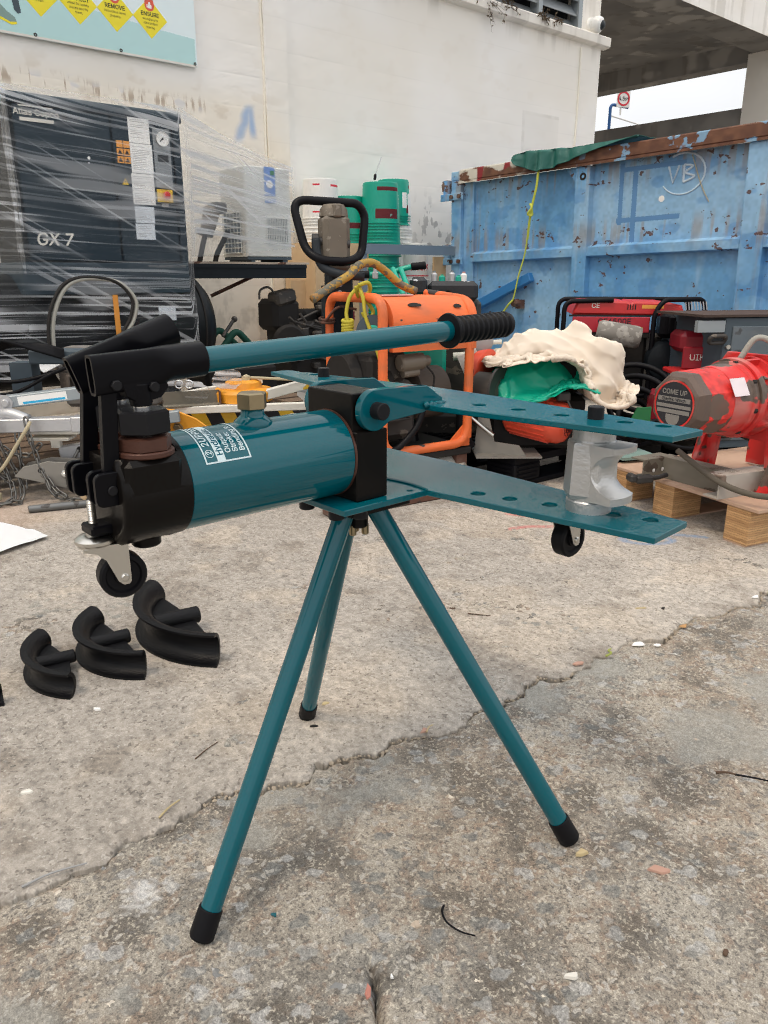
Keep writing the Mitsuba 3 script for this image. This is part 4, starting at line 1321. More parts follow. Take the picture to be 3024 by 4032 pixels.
solo('strap', X(bx(1.662, 1.690, 1.386, 1.390, 0.58, 0.842), WALL), 'm_orange_label', 'bright orange strap hanging upright in front of the wrapped tank', 'strap', False)

# dryer on its bracket
br = thing('steel_bracket', 'dark steel channel bracket carrying the grey dryer beside the compressor', 'bracket')
Wp(br, 'channel', cat(bx(2.36, 3.262, 0.898, 0.905, 0.9302, 1.012), bx(2.36, 3.255, 0.80, 0.915, 0.922, 0.930), bx(2.36, 3.262, 0.905, 0.914, 0.988, 1.012), bx(2.36, 3.262, 0.56, 0.62, 0.93, 1.01)), 'm_navy_dark', False)
Wp(br, 'top_plate', bx(2.355, 3.285, 0.52, 0.912, 1.0125, 1.026), mat('m_board_edge', chipped((0.42, 0.35, 0.28), (0.12, 0.06, 0.04), 20, 0.62), 0.8), False)
Wp(br, 'strut', tube([(2.72, 0.5, 0.80), (2.99, 0.62, 0.93)], 0.014, 6), 'm_rusty', False)
dy = thing('air_dryer', 'pale grey air dryer with grilles and blue panel standing on the bracket', 'air dryer')
Wp(dy, 'case', bx(2.80, 3.15, 0.58, 0.90, 1.060, 1.622, 0.006), 'm_dryer', False)
Wp(dy, 'base', cat(bx(2.802, 3.148, 0.582, 0.897, 1.042, 1.060), bx(2.83, 2.86, 0.6, 0.89, 1.026, 1.042), bx(3.08, 3.12, 0.6, 0.89, 1.026, 1.042)), 'm_grey_box', False)
Wp(dy, 'side_cover', bx(2.792, 2.80, 0.59, 0.892, 1.06, 1.612), 'm_dryer_side', False)
gr = Wp(dy, 'side_grille', bx(2.788, 2.792, 0.625, 0.845, 1.085, 1.340), 'm_grey_box', False)
Wp(gr, 'grille_bars', cat([bx(2.784, 2.788, 0.625 + 0.22 * i / 5 - 0.003, 0.625 + 0.22 * i / 5 + 0.003, 1.085, 1.34) for i in range(6)] + [bx(2.7835, 2.7875, 0.62, 0.85, 1.085 + 0.255 * j / 8 - 0.003, 1.085 + 0.255 * j / 8 + 0.003) for j in range(9)]), 'm_dryer', False)
fg = Wp(dy, 'front_grille', bx(2.954, 3.116, 0.9, 0.902, 1.151, 1.306), 'm_grey_box', False)
Wp(fg, 'slats', cat([bx(2.952 + 0.0135 * i, 2.9585 + 0.0135 * i, 0.902, 0.907, 1.151, 1.306) for i in range(13)] + [bx(2.952, 3.118, 0.9025, 0.9065, z, z + 0.004) for z in (1.15, 1.20, 1.255, 1.305)]), 'm_dryer', False)
cpn = Wp(dy, 'control_panel', cat(bx(2.948, 3.030, 0.9, 0.905, 1.445, 1.622, 0.001), bx(2.948, 3.03, 0.9, 0.905, 1.402, 1.428)), mat('m_blue_panel', (0.12, 0.24, 0.56), 0.45), False)
Wp(cpn, 'dial', lathe([(0, 0), (0, 0.025), (0.006, 0.023), (0.006, 0)], (2.985, 0.905, 1.515), OUT, 24), 'm_white')
Wp(cpn, 'green_button', bx(2.995, 3.022, 0.905, 0.908, 1.575, 1.60), 'm_green_machine', False)
fi = thing('filter_unit', 'brown and grey air filter on black pipes behind the dryer', 'filter')
Wp(fi, 'bowl', lathe([(0, 0), (0, 0.03), (0.02, 0.045), (0.06, 0.05), (0.16, 0.055), (0.175, 0.04), (0.175, 0)], (2.60, 0.72, 1.20), (0.32, 0, 1), 20), 'm_tan_alloy')
Wp(fi, 'head', bx(2.645, 2.74, 0.67, 0.77, 1.33, 1.40, 0.012), 'm_dark_iron', False)
Wp(fi, 'collar', lathe([(0, 0), (0, 0.055), (0.03, 0.055), (0.03, 0)], (2.585, 0.72, 1.195), (0.32, 0, 1), 20), 'm_grey_box')
Wp(fi, 'pipe', tube(smooth_path([(2.535, 0.72, 1.02), (2.56, 0.72, 1.11), (2.59, 0.72, 1.20)], 6), 0.017, 10), 'm_soot', True)
Wp(fi, 'pipe', tube(smooth_path([(2.65, 0.72, 1.02), (2.67, 0.72, 1.08), (2.72, 0.72, 1.16), (2.76, 0.72, 1.22)], 6), 0.017, 10), 'm_soot', True)

# plywood crate with white pails, green pails, rack
pc = thing('plywood_crate', 'pale plywood crate against the wall under the white pails', 'crate')
Wp(pc, 'front_board', bx(3.66, 4.22, 0.44, 0.458, 0.02, 1.185), 'm_plywood', False)
Wp(pc, 'front_board', bx(3.52, 3.80, 0.30, 0.318, 0.02, 0.90), 'm_plywood', False)
Wp(pc, 'top_board', bx(3.66, 4.22, 0.03, 0.44, 1.167, 1.185), 'm_plywood', False)
Wp(pc, 'end_board', cat(bx(3.66, 3.678, 0.03, 0.44, 0.02, 1.167), bx(4.202, 4.22, 0.03, 0.44, 0.02, 1.167)), 'm_plywood', False)


def pail_mesh(r=0.150, h=0.37):
    pr = [(0, r - 0.004), (0, r + 0.004), (0.006, r + 0.006), (0.012, r + 0.001)]
    for z in (0.030, 0.052, 0.074):
        pr += [(z, r - 0.001), (z + 0.002, r + 0.007), (z + 0.006, r + 0.007), (z + 0.008, r - 0.002)]
    pr += [(0.095, r - 0.003), (h - 0.012, r - 0.016), (h - 0.003, r - 0.018), (h, r - 0.022), (h, r - 0.030), (h - 0.006, r - 0.033), (h - 0.006, 0)]
    return lathe(pr, (0, 0, 0), (0, 0, 1), 48)


PAIL = pail_mesh()


def side_patch(r, a0, a1, z0, z1, taper, t=0.0012, n=14):
    """a label bent round a pail; angles in degrees from the viewer side (0 = towards +b), z measured on the pail"""
    th = np.radians(np.linspace(a0, a1, n))
    v, f = [], []
    for lift in (0.0006, 0.0006 + t):
        for z in (z0, z1):
            rr = r + taper * z + lift
            v.append(np.column_stack([rr * np.sin(th), rr * np.cos(th), np.full(n, z)]))
    v = np.vstack(v)
    j = np.arange(n - 1)
    A, B, C_, D = j, j + n, j + 2 * n, j + 3 * n
    q = [np.stack([C_, C_ + 1, D + 1], 1), np.stack([C_, D + 1, D], 1), np.stack([A, B + 1, A + 1], 1), np.stack([A, B, B + 1], 1),
         np.stack([B, D, D + 1], 1), np.stack([B, D + 1, B + 1], 1), np.stack([A, C_ + 1, C_], 1), np.stack([A, A + 1, C_ + 1], 1)]
    m = trimesh.Trimesh(v, np.vstack(q), process=False)
    return m


def bend_text(s, h, r, ang, z, bold=True):
    m = text(s, h, 0.0008, bold).subdivide_to_size(0.02)
    m.apply_translation((-m.bounds[:, 0].mean(), 0, 0))
    v = m.vertices
    th = v[:, 0] / r + math.radians(ang)
    rr = r + 0.001 + v[:, 2]
    m.vertices = np.column_stack([rr * np.sin(th), rr * np.cos(th), z + v[:, 1]])
    return m


def pail(a, b, z, m, label, group, deco=None, s=1.0, lean=0.0):
    k = thing('pail', label, 'pail', group)
    M = WALL @ np.array([[s, 0, 0, a], [0, s, 0, b], [lean, 0, s, z], [0, 0, 0, 1.0]])
    part(k, 'shell', X(PAIL, M), m, 30)
    for nm, me, mm in deco or []:
        part(k, nm, X(me, M), mm, True if nm == 'band' or nm == 'label' else False)
    return k


TP = -0.0505                                                         # radius loss per metre of height above the ribs
gdeco = [('band', side_patch(0.1505, -55, 38, 0.108, 0.178, TP), 'm_maroon'), ('band', side_patch(0.1505, -50, 35, 0.306, 0.334, TP), 'm_maroon'), ('label', side_patch(0.1505, 42, 86, 0.145, 0.285, TP), 'm_white'),
         ('emblem', flat(Point(-0.012, 0.130).buffer(0.0125), 0.1445), 'm_sage')]
gplain = [('band', side_patch(0.1505, -60, 40, 0.12, 0.165, TP), 'm_maroon')]
GRP = 'upturned green pails by the wall'
pail(4.19, 0.20, 1.185, 'm_pail_green', 'upturned green pail half hidden behind the black handle loop, topmost of the left green stack', None, gplain)
pail(4.19, 0.20, 1.06, 'm_pail_green', 'green pail under the topmost pail of the left green stack', None, gplain)
ORD = ['third', 'fourth', 'fifth', 'sixth', 'seventh', 'eighth', 'ninth', 'tenth', 'eleventh', 'twelfth']
for o_, z in zip(ORD, (0.90, 0.74, 0.58, 0.42, 0.20, 0.01)):
    pail(4.19, 0.20, z, 'm_pail_green', f'{o_} green pail from the top of the left green stack', GRP)
pail(4.352, 0.42, 1.262, 'm_pail_green', 'upturned green pail with maroon bands and white paper label, topmost of the front green stack', None, gdeco, 1.06)
pail(4.35, 0.42, 1.19, 'm_pail_green', 'ribbed green pail directly under the labelled green pail', None, None, 1.06)
pail(4.36, 0.42, 1.085, 'm_pail_green', 'ribbed green pail just behind the grey rail in the front green stack', None, None, 1.10)
for o_, z in zip(ORD[1:], (0.95, 0.84, 0.72, 0.58, 0.44, 0.30, 0.16, 0.01)):
    pail(4.35, 0.42, z, 'm_pail_green', f'{o_} green pail from the top of the front green stack', GRP, None, 1.08)
pail(4.71, 0.17, 1.350, 'm_pail_green', 'upturned green pail at the back, tallest of all the green pails', None, [('band', side_patch(0.1505, 10, 80, 0.10, 0.165, TP), 'm_maroon'), ('band', side_patch(0.1505, 30, 80, 0.30, 0.328, TP), 'm_maroon'), ('label', side_patch(0.1505, -8, 14, 0.14, 0.265, TP), 'm_white')])
for o_, z in zip(['first', 'second'] + ORD, (1.24, 1.13, 0.95, 0.8, 0.6, 0.4, 0.2, 0.0)):
    pail(4.73, 0.17, z, 'm_pail_white', f'{o_} white pail under the tallest green pail at the back', 'white pails under the tallest green pail')
wdeco = [('red_stripe', cat(side_patch(0.1505, -62, -38, 0.318, 0.330, TP), side_patch(0.1505, 0, 68, 0.312, 0.328, TP), side_patch(0.1505, -62, -40, 0.118, 0.130, TP), side_patch(0.1505, -4, 68, 0.112, 0.128, TP)), 'm_red_print'),
         ('print_lines', cat([side_patch(0.1505, -48, -8 - 6 * (i % 3), 0.24 + 0.009 * i, 0.2425 + 0.009 * i, TP, 0.0005) for i in range(6)]), 'm_grey_ink'), ('lettering', cat(bend_text('O', 0.036, 0.142, 52, 0.150)), 'm_red_print')]
pail(3.875, 0.25, 1.290, 'm_pail_white', 'white pail with red stripes, topmost of the stack on the plywood', None, wdeco)
pail(3.872, 0.25, 1.186, 'm_pail_white', 'white ribbed pail under the red striped one on the plywood', None)
pail(4.84, 0.27, 0.815, 'm_pail_white', 'white pail with big red lettering upside down right of the green stack', None,
     [('lettering', bend_text('ONIS', 0.060, 0.142, -6, 0.145), 'm_red_print'), ('red_stripe', side_patch(0.1505, -70, 60, 0.108, 0.118, TP), 'm_red_print')], 1.05)
for o_, z in zip(['first', 'second'] + ORD, (0.70, 0.58, 0.44, 0.3, 0.15, 0.0)):
    pail(4.84, 0.27, z, 'm_pail_white', f'{o_} white pail under the red lettered pail', 'white pails under the red lettered one', None, 1.05)
ra = thing('steel_rack', 'blue-grey steel angle rack with long top rail in front of the pails', 'rack')
Wp(ra, 'rail', cat(bx(3.98, 5.04, 0.66, 0.666, 1.10, 1.17), bx(3.98, 5.04, 0.62, 0.666, 1.17, 1.176)), 'm_rail', False)
Wp(ra, 'leg', cat(bx(5.01, 5.045, 0.60, 0.655, 0.0, 1.165)), 'm_rail', False)
Wp(ra, 'leg', cat(bx(3.98, 4.02, 0.60, 0.655, 0.0, 1.165)), 'm_rail', False)
Wp(ra, 'board', bx(4.86, 5.005, 0.52, 0.54, 0.70, 1.09), 'm_plywood', False)
an = thing('cable_end', 'thin wire with a black plug in front of the wall above the green pails', 'wire')
Wp(an, 'wire', tube([(4.32, 0.40, 1.72), (4.38, 0.40, 1.85)], 0.004, 6), 'm_alloy', True)
Wp(an, 'plug', lathe([(0, 0), (0.005, 0.010), (0.04, 0.012), (0.05, 0.004), (0.05, 0)], (4.31, 0.40, 1.675), (0.2, 0, 1), 12), 'm_black_plastic')

# junk on the ground under the compressor: pallets, box tube, cables
pl = thing('timber_pallet', 'dark old timber pallet under the wrapped compressor', 'pallet')
for i in range(5):
    Wp(pl, 'plank', bx(0.4, 2.55, 1.25 + 0.16 * i, 1.38 + 0.16 * i, 0.13, 0.152), 'm_old_wood', False)
for a in (0.5, 1.4, 2.35):
    Wp(pl, 'bearer', bx(a, a + 0.1, 1.25, 2.02, 0.0, 0.13), 'm_old_wood', False)
pl2 = thing('timber_pallet', 'dark old timber pallet behind the filler nut, right of the wrapped tank', 'pallet')
for i in range(4):
    Wp(pl2, 'plank', bx(2.62, 3.75, 1.30 + 0.17 * i, 1.43 + 0.17 * i, 0.17, 0.192), 'm_old_wood', False)
for a in (2.66, 3.2, 3.65):
    Wp(pl2, 'bearer', bx(a, a + 0.09, 1.30, 1.94, 0.0, 0.17), 'm_old_wood', False)
# ---------------------------------------------------------------- the blue waste container (BIN coordinates)
wc = thing('waste_container', 'rusty light blue steel waste container with ribbed side and brown rim', 'container')


def Np(name, mesh, m, parent=wc, smooth=False, label=None):
    return part(parent, name, X(mesh, BIN), m, smooth, label)


Np('side_panel', bx(0.18, 1.22, -0.075, -0.060, 0.15, 1.68), 'm_bin')
Np('side_panel', bx(1.30, 2.47, -0.075, -0.060, 0.15, 1.68), 'm_bin')
Np('side_panel', bx(2.60, 4.9, -0.075, -0.060, 0.15, 1.68), 'm_bin')
Np('corner_post', cat(bx(-0.02, 0.085, -0.16, 0.010, 0.1, 1.70, 0.006), bx(0.085, 0.195, -0.075, -0.030, 0.1, 1.68, 0.004)), 'm_bin')
Np('post', bx(1.200, 1.322, -0.07, 0.012, 0.1, 1.672, 0.008), 'm_bin')
Np('post', cat(bx(2.452, 2.60, -0.07, 0.012, 0.1, 1.672, 0.008)), 'm_bin')
Np('post', cat(bx(3.75, 3.87, -0.07, 0.012, 0.1, 1.672, 0.008)), 'm_bin')
for a, b in ((0.196, 1.199), (1.323, 2.451), (2.601, 3.749)):
    Np('mid_rail', prism([(-0.058, 1.035), (0.004, 1.045), (0.004, 1.105), (-0.058, 1.125)], 0, b - a).apply_transform(np.array([[0, 0, 1, a], [1, 0, 0, 0], [0, 1, 0, 0], [0, 0, 0, 1.0]])), 'm_bin')
    Np('base_rail', bx(a, b, -0.058, 0.008, 0.08, 0.22, 0.006), 'm_bin')
Np('rim', cat(bx(0.085, 4.9, -0.07, 0.035, 1.685, 1.775, 0.008), bx(0.085, 4.9, 0.030, 0.037, 1.668, 1.685)), 'm_bin_rim')
Np('rim_end', bx(-0.02, 0.084, -0.16, 0.012, 1.70, 1.768, 0.004), 'm_bin')
Np('end_wall', bx(-0.015, 0.02, -2.2, -0.16, 0.12, 1.70), 'm_bin')
Np('far_side', bx(0.02, 4.9, -2.22, -2.20, 0.12, 1.75), 'm_bin')
Np('bin_floor', bx(0.0, 4.9, -2.2, -0.075, 0.10, 0.15), 'm_rusty')
Np('gusset', prism([(1.10, 1.672), (1.20, 1.672), (1.20, 1.56)], -0.02, -0.012).apply_transform(np.array([[1, 0, 0, 0], [0, 0, 1, 0], [0, 1, 0, 0], [0, 0, 0, 1.0]])), 'm_bin')
Np('lifting_hole', lathe([(0, 0.012), (0, 0.026), (0.003, 0.026), (0.003, 0.012)], (1.30 - 0.03, 0.0125, 1.60), (0, 1, 0), 20), 'm_soot')
for z in (1.60, 1.08, 0.5):
    h = Np('hinge', cat(bx(-0.13, 0.12, 0.012, 0.026, z - 0.055, z + 0.0, 0.004), lathe([(0, 0), (0, 0.035), (0.13, 0.035), (0.13, 0)], (-0.09, -0.02, z - 0.02), (0, 0, 1), 16)), 'm_bin', smooth=30)
    Np('hinge_bolt', cat(*[cyl((x, 0.026, z - 0.028), (x, 0.042, z - 0.028), 0.017, n=10) for x in (0.0, 0.085)], lathe([(0, 0), (0.01, 0.045), (0.05, 0.05), (0.09, 0.04), (0.10, 0)], (-0.10, -0.03, z + 0.02), (0, 0, 1), 10)), 'm_rusty', parent=h)
Np('brace', X(bx(0, 0.68, -0.03, 0.03, -0.035, 0.035, 0.004), frame((0.20, 0.0, 0.655), (0.928, 0, 0.371), (0, 1, 0), (-0.371, 0, 0.928))), mat('m_brace_blue', (0.03, 0.17, 0.42), 0.45))
# painted-out square and the sprayed monogram
gb = mat('m_ghost_blue', (0.10, 0.235, 0.44), 0.6)
Np('painted_lines', cat(bx(1.545, 2.02, -0.060, -0.0585, 1.600, 1.632), bx(1.53, 1.562, -0.060, -0.0582, 1.25, 1.66), bx(1.52, 2.0, -0.060, -0.0588, 1.262, 1.295), bx(1.635, 1.672, -0.060, -0.0579, 1.08, 1.60)), gb)
ring = [(2.0 + 0.155 * math.cos(t), -0.0585, 1.545 + 0.13 * math.sin(t)) for t in np.linspace(-2.6, 2.1, 40)]
sp = mat('m_spray_white', (0.52, 0.62, 0.70), 0.7)
mono = Np('sprayed_monogram', cat(tube(ring, np.linspace(0.004, 0.009, 40), 6)), sp, smooth=True)
vb = [tube([(1.90, -0.0585, 1.60), (1.935, -0.0585, 1.49), (1.975, -0.0585, 1.60)], 0.008, 6), tube([(2.01, -0.0585, 1.60), (2.01, -0.0585, 1.49)], 0.008, 6),
      tube(smooth_path([(2.01, -0.0585, 1.60), (2.07, -0.0585, 1.585), (2.02, -0.0585, 1.55), (2.085, -0.0585, 1.52), (2.01, -0.0585, 1.49)], 5), 0.008, 6)]
Np('letters', cat(vb), sp, parent=mono, smooth=True)
Np('paint_dot', lathe([(0, 0), (0, 0.022), (0.002, 0.0)], (1.86, -0.060, 1.40), (0, 1, 0), 14), 'm_white')
Np('string', tube(smooth_path([(2.06, -0.05, 1.655), (2.14, -0.05, 1.46), (2.20, -0.052, 1.35)], 5), 0.0035, 5), 'm_cord', smooth=True)


# dark green tarp over the rim
def tarp_f(u, v):
    x = 0.655 + 1.06 * u
    low = np.interp(x, [0.655, 0.70, 0.80, 0.93, 1.05, 1.35, 1.72], [1.775, 1.735, 1.70, 1.655, 1.68, 1.75, 1.81])
    drop = 1.80 - low
    s = v                                                            # 0 at the back, 0.55 at the rim edge, 1 at the hem
    y = np.where(s < 0.55, -0.55 + 0.61 * s / 0.55, 0.06 + 0.02 * (s - 0.55) / 0.45)
    z = np.where(s < 0.55, 1.80 + 0.012 * np.sin(x * 8), 1.80 - drop * (s - 0.55) / 0.45)
    P = np.column_stack([x * 7, y * 5, z * 5])
    k = meshkit.fbm(P, 3, 11) - 0.5
    gather = np.exp(-((x - 0.93) / 0.09) ** 2)
    y = y + 0.045 * k + np.where(s > 0.55, 0.035 * np.sin((x - 0.93) * 46) * np.exp(-((x - 0.93) / 0.25) ** 2) + 0.03 * gather, 0)
    z = z + 0.025 * np.abs(k) + 0.02 * np.exp(-((x - 0.78) / 0.12) ** 2) * (s < 0.8)
    return np.column_stack([x, np.where(s > 0.5, np.maximum(y, 0.045), y), z])


solo('tarpaulin', X(thick(grid_mesh(tarp_f, 80, 60), 0.004), BIN), 'm_tarp_dark', 'dark green tarpaulin flap hanging over the rim of the blue container', 'tarpaulin', True)
ro = thing('rope', 'thin neon yellow rope tied to the green tarpaulin, hanging down the blue container', 'rope')
Rp = smooth_path([(0.932, 0.10, 1.675), (0.915, 0.095, 1.56), (0.88, 0.09, 1.44), (0.855, 0.085, 1.33), (0.80, 0.05, 1.10), (0.75, 0.06, 0.92), (0.72, 0.06, 0.80), (0.70, 0.06, 0.73)], 8)
part(ro, 'strand', X(tube(Rp, 0.0062, 7), BIN), 'm_neon', True)
part(ro, 'strand', X(tube(Rp[: 30] + vec(0.011, 0.003, 0), 0.005, 6), BIN), 'm_neon', True)
part(ro, 'knot', X(cat(tube(smooth_path([(0.87, 0.10, 1.44), (0.90, 0.12, 1.41), (0.865, 0.12, 1.37), (0.89, 0.10, 1.36), (0.87, 0.09, 1.44)], 6), 0.009, 7), tube(smooth_path([(0.70, 0.06, 0.73), (0.67, 0.07, 0.70), (0.63, 0.06, 0.665), (0.60, 0.06, 0.63)], 5), 0.008, 6)), BIN), 'm_neon', True)
part(ro, 'hook', X(cat(lathe([(0, 0), (0, 0.035), (0.05, 0.03), (0.05, 0)], (0.70, 0.0, 0.705), (0, 1, 0), 10), bx(0.68, 0.73, -0.06, 0.0, 0.66, 0.73)), BIN), 'm_rusty', 30)
# ---------------------------------------------------------------- the machines in the middle
def poly_tube(pts, r, rad=0.05, n=12, closed=False):
    return tube(round_path(pts, rad, 7, closed), r, n, closed)


# jumping rammer with its black guide loop (placed in world metres)
rm = thing('rammer', 'upright tamping rammer with black guide loop and tan motor housing in front of the pails', 'rammer')
Y = 3.62
loop = [(-0.405, Y, 1.262), (-0.115, Y + 0.03, 1.247), (-0.085, Y + 0.05, 1.20), (-0.100, Y + 0.02, 1.03), (-0.155, Y - 0.04, 1.000), (-0.275, Y - 0.10, 1.005), (-0.345, Y - 0.06, 1.05)]
part(rm, 'guide_loop', poly_tube(loop, 0.0185, 0.07, 14, True), 'm_black_plastic', True)
part(rm, 'motor_housing', X(bx(-0.062, 0.062, -0.06, 0.06, -0.13, 0.115, 0.022), frame((-0.222, Y, 1.085), az(70), az(160))), 'm_tan_alloy', 25)
part(rm, 'housing_cap', X(cat(lathe([(0, 0), (0, 0.064), (0.03, 0.060), (0.05, 0.045), (0.055, 0)], (0, 0, 0.105), (0, 0, 1), 20), bx(-0.02, 0.02, -0.065, 0.065, 0.10, 0.155, 0.006)), frame((-0.222, Y, 1.085), az(70), az(160))), 'm_tan_alloy', 35)
part(rm, 'pivot', cat(cyl((-0.31, Y - 0.04, 1.09), (-0.15, Y - 0.02, 1.075), 0.018, ch=0.003), cyl((-0.318, Y - 0.04, 1.09), (-0.285, Y - 0.037, 1.088), 0.030, ch=0.004)), 'm_dark_iron', 35)
part(rm, 'lower_arm', tube(smooth_path([(-0.298, Y - 0.06, 1.095), (-0.292, Y - 0.07, 1.03), (-0.262, Y - 0.08, 0.975), (-0.19, Y - 0.09, 0.948), (-0.085, Y - 0.09, 0.938)], 8), 0.0195, 12), mat('m_blue_black', (0.022, 0.027, 0.033), 0.42), True)
part(rm, 'column', X(cat(bx(-0.055, 0.055, -0.05, 0.05, 0.44, 0.96, 0.012), bx(-0.075, -0.05, -0.03, 0.03, 0.60, 0.90, 0.004)), frame((-0.205, Y, 0), az(70), az(160))), 'm_navy_dark', 25)
part(rm, 'column_sticker', X(cat(*[lathe([(0, 0), (0, 0.011), (0.001, 0)], (x, 0.051, z), (0, 1, 0), 12) for x, z in ((-0.008, 0.905), (-0.01, 0.870))]), frame((-0.205, Y, 0), az(70), az(160))), 'm_grey_ink', False)
part(rm, 'bellows', lathe([(0, 0)] + [(0.022 * i + q, 0.065 + 0.014 * (q > 0)) for i in range(9) for q in (0.0, 0.011)] + [(0.2, 0)], (-0.205, Y, 0.24), (0, 0, 1), 24), 'm_soot', True)
part(rm, 'ram_foot', X(bx(-0.13, 0.17, -0.12, 0.12, 0.0, 0.06, 0.012), frame((-0.205, Y, 0), az(160), az(250))), 'm_rusty', False)
part(rm, 'ram_shaft', cyl((-0.205, Y, 0.05), (-0.205, Y, 0.25), 0.035), 'm_dark_iron')

# mint tiller handlebars
ti = thing('tiller', 'mint green tiller handlebars with black grips in front of the green pails', 'tiller')
Y = 4.15
part(ti, 'crossbar', tube(smooth_path([(-0.075, Y, 0.945), (0.03, Y, 0.955), (0.10, Y, 0.975), (0.14, Y, 0.985)], 6), 0.014, 10), 'm_mint', True)
for x0, x1, z0, z1 in ((-0.165, -0.075, 0.946, 0.946), (0.14, 0.215, 0.985, 0.992)):
    part(ti, 'grip', cyl((x0, Y, z0), (x1, Y, z1), 0.019, ch=0.003), 'm_rubber')
for x, x2 in ((0.045, 0.115), (0.085, 0.150)):
    part(ti, 'strut', tube([(x, Y - 0.02, 0.975), (x2, Y - 0.25, 0.80), (x2 + 0.06, Y - 0.35, 0.60)], 0.013, 10), 'm_mint', True)
part(ti, 'arch', tube(smooth_path([(-0.05, Y - 0.30, 0.72), (-0.03, Y - 0.30, 0.79), (0.05, Y - 0.32, 0.835), (0.13, Y - 0.32, 0.805), (0.17, Y - 0.32, 0.73)], 6), 0.018, 10), 'm_mint', True)
part(ti, 'clamp', cat(cyl((-0.045, Y - 0.02, 0.955), (-0.045, Y - 0.02, 1.0), 0.010, n=12), bx(-0.06, -0.03, Y - 0.03, Y - 0.01, 0.925, 0.96, 0.004)), 'm_alloy', 30)
part(ti, 'deck', cat(bx(-0.12, 0.30, 3.75, 4.05, 0.30, 0.70, 0.02)), 'm_mint', False)
part(ti, 'wheel', lathe([(0, 0), (0, 0.14), (0.02, 0.16), (0.07, 0.16), (0.09, 0.14), (0.09, 0)], (0.05, 3.7, 0.16), (1, 0.2, 0), 24), 'm_rubber')

# black muffler boxes with bottles on top
mf = thing('engine_muffler', 'black perforated muffler box with white specks right of the mint handlebars', 'muffler')
M = yaw_frame((0.18, 4.10, 0), 96)
bp_ = lambda p, n, uv: dr.select(noise(p.x * 400, p.z * 400) > 0.5, 1.0, 0.0)
mat('m_speckled', chipped((0.012, 0.013, 0.017), (0.40, 0.42, 0.44), 26, 0.70, (0.02, 0.02, 0.02), 0.2), 0.45)
part(mf, 'shroud', X(cat(bx(0.045, 0.30, -0.10, 0.06, 0.815, 0.915, 0.022)), M), 'm_speckled', 25)
part(mf, 'tail_pipe', X(cat(lathe([(0, 0.010), (0, 0.016), (0.02, 0.016), (0.02, 0.010), (0.003, 0.010), (0.003, 0)], (0.15, 0.06, 0.86), (0, 1, 0), 16)), M), 'm_soot')
part(mf, 'air_box', X(bx(-0.045, 0.040, -0.06, 0.08, 0.845, 0.935, 0.018), M), 'm_speckled', 25)
part(mf, 'engine_block', X(bx(-0.05, 0.32, -0.28, -0.06, 0.25, 0.82, 0.02), M), 'm_greasy', False)
part(mf, 'base', X(cat(bx(-0.05, 0.32, -0.28, 0.05, 0.0, 0.25, 0.02)), M), 'm_greasy', False)
for i, (x, c, h, lab) in enumerate((q[0], q[1], q[2] * 0.65, q[3]) for q in ((0.075, 'm_alloy', 0.075, 'ribbed silver can lying left on the black muffler'), (0.115, 'm_mint', 0.05, 'small green bottle between the two silver cans on the muffler'), (0.165, 'm_alloy', 0.078, 'ribbed silver can in the middle of the black muffler'),
                                    (0.20, 'm_mint', 0.045, 'green bottle with its cap beside the pink capped one'), (0.225, 'm_pink', 0.07, 'tiny pink capped bottle at the right end of the muffler'))):
    b = thing('bottle', lab, 'bottle', None)
    part(b, 'body', X(lathe([(0, 0), (0, 0.016), (h * 0.7, 0.016), (h * 0.85, 0.008), (h * 0.85, 0)], (x, -0.02, 0.914), (0, 0, 1), 16), M), c if c != 'm_pink' else 'm_white')
    part(b, 'cap', X(cyl((x, -0.02, 0.915 + h * 0.85), (x, -0.02, 0.915 + h), 0.008, n=12), M), c if c != 'm_alloy' else 'm_grey_metal')

# the orange machine
om = thing('generator', 'chipped orange open frame engine set with rounded orange top cover', 'generator')
O = yaw_frame((-0.005, 3.20, 0), 57)


def Op(name, mesh, m, smooth=35, parent=om):
    return part(parent, name, X(mesh, O), m, smooth)


WD, DP = 0.455, -0.44
Op('frame_hoop', tube(round_path([(0, 0, 0.24), (0, 0, 0.855), (0, DP, 0.855), (0, DP, 0.24)], 0.075, 8), 0.0205, 14), 'm_orange', True)
Op('frame_hoop', tube(round_path([(WD, 0, 0.24), (WD, 0, 0.835), (WD, DP, 0.835), (WD, DP, 0.24)], 0.075, 8), 0.0205, 14), 'm_orange', True)
Op('front_rail', tube(round_path([(0, 0, 0.44), (0, 0, 0.215), (WD, 0, 0.215), (WD, 0, 0.44)], 0.085, 8), 0.0205, 14), 'm_orange', True)
Op('rear_rail', tube(round_path([(0, DP, 0.44), (0, DP, 0.215), (WD, DP, 0.215), (WD, DP, 0.44)], 0.085, 8), 0.0205, 14), 'm_orange', True)
sec = [(0.006, 0.640), (0.012, 0.75)] + [(0.012 - 0.11 + 0.11 * math.cos(t), 0.75 + 0.108 * math.sin(t)) for t in np.linspace(0.1, math.pi / 2, 10)] + [(-0.36, 0.858), (-0.36, 0.84), (-0.10, 0.84), (-0.02, 0.74), (-0.02, 0.640)]
cov = prism(Polygon(sec), 0.045, 0.475).apply_transform(np.array([[0, 0, 1, 0], [1, 0, 0, 0], [0, 1, 0, 0], [0, 0, 0, 1.0]]))
cv = Op('top_cover', cov, 'm_orange', 40)
Op('cover_lip', tube(round_path([(0.462, 0.010, 0.64), (0.462, 0.012, 0.84), (0.462, -0.34, 0.865)], 0.11, 8), 0.018, 10), 'm_orange', True)
Op('corner_gusset', prism([(0.33, 0.20), (0.475, 0.20), (0.475, 0.33)], -0.012, -0.004).apply_transform(np.array([[1, 0, 0, 0], [0, 0, 1, 0], [0, 1, 0, 0], [0, 0, 0, 1.0]])), 'm_orange', False)
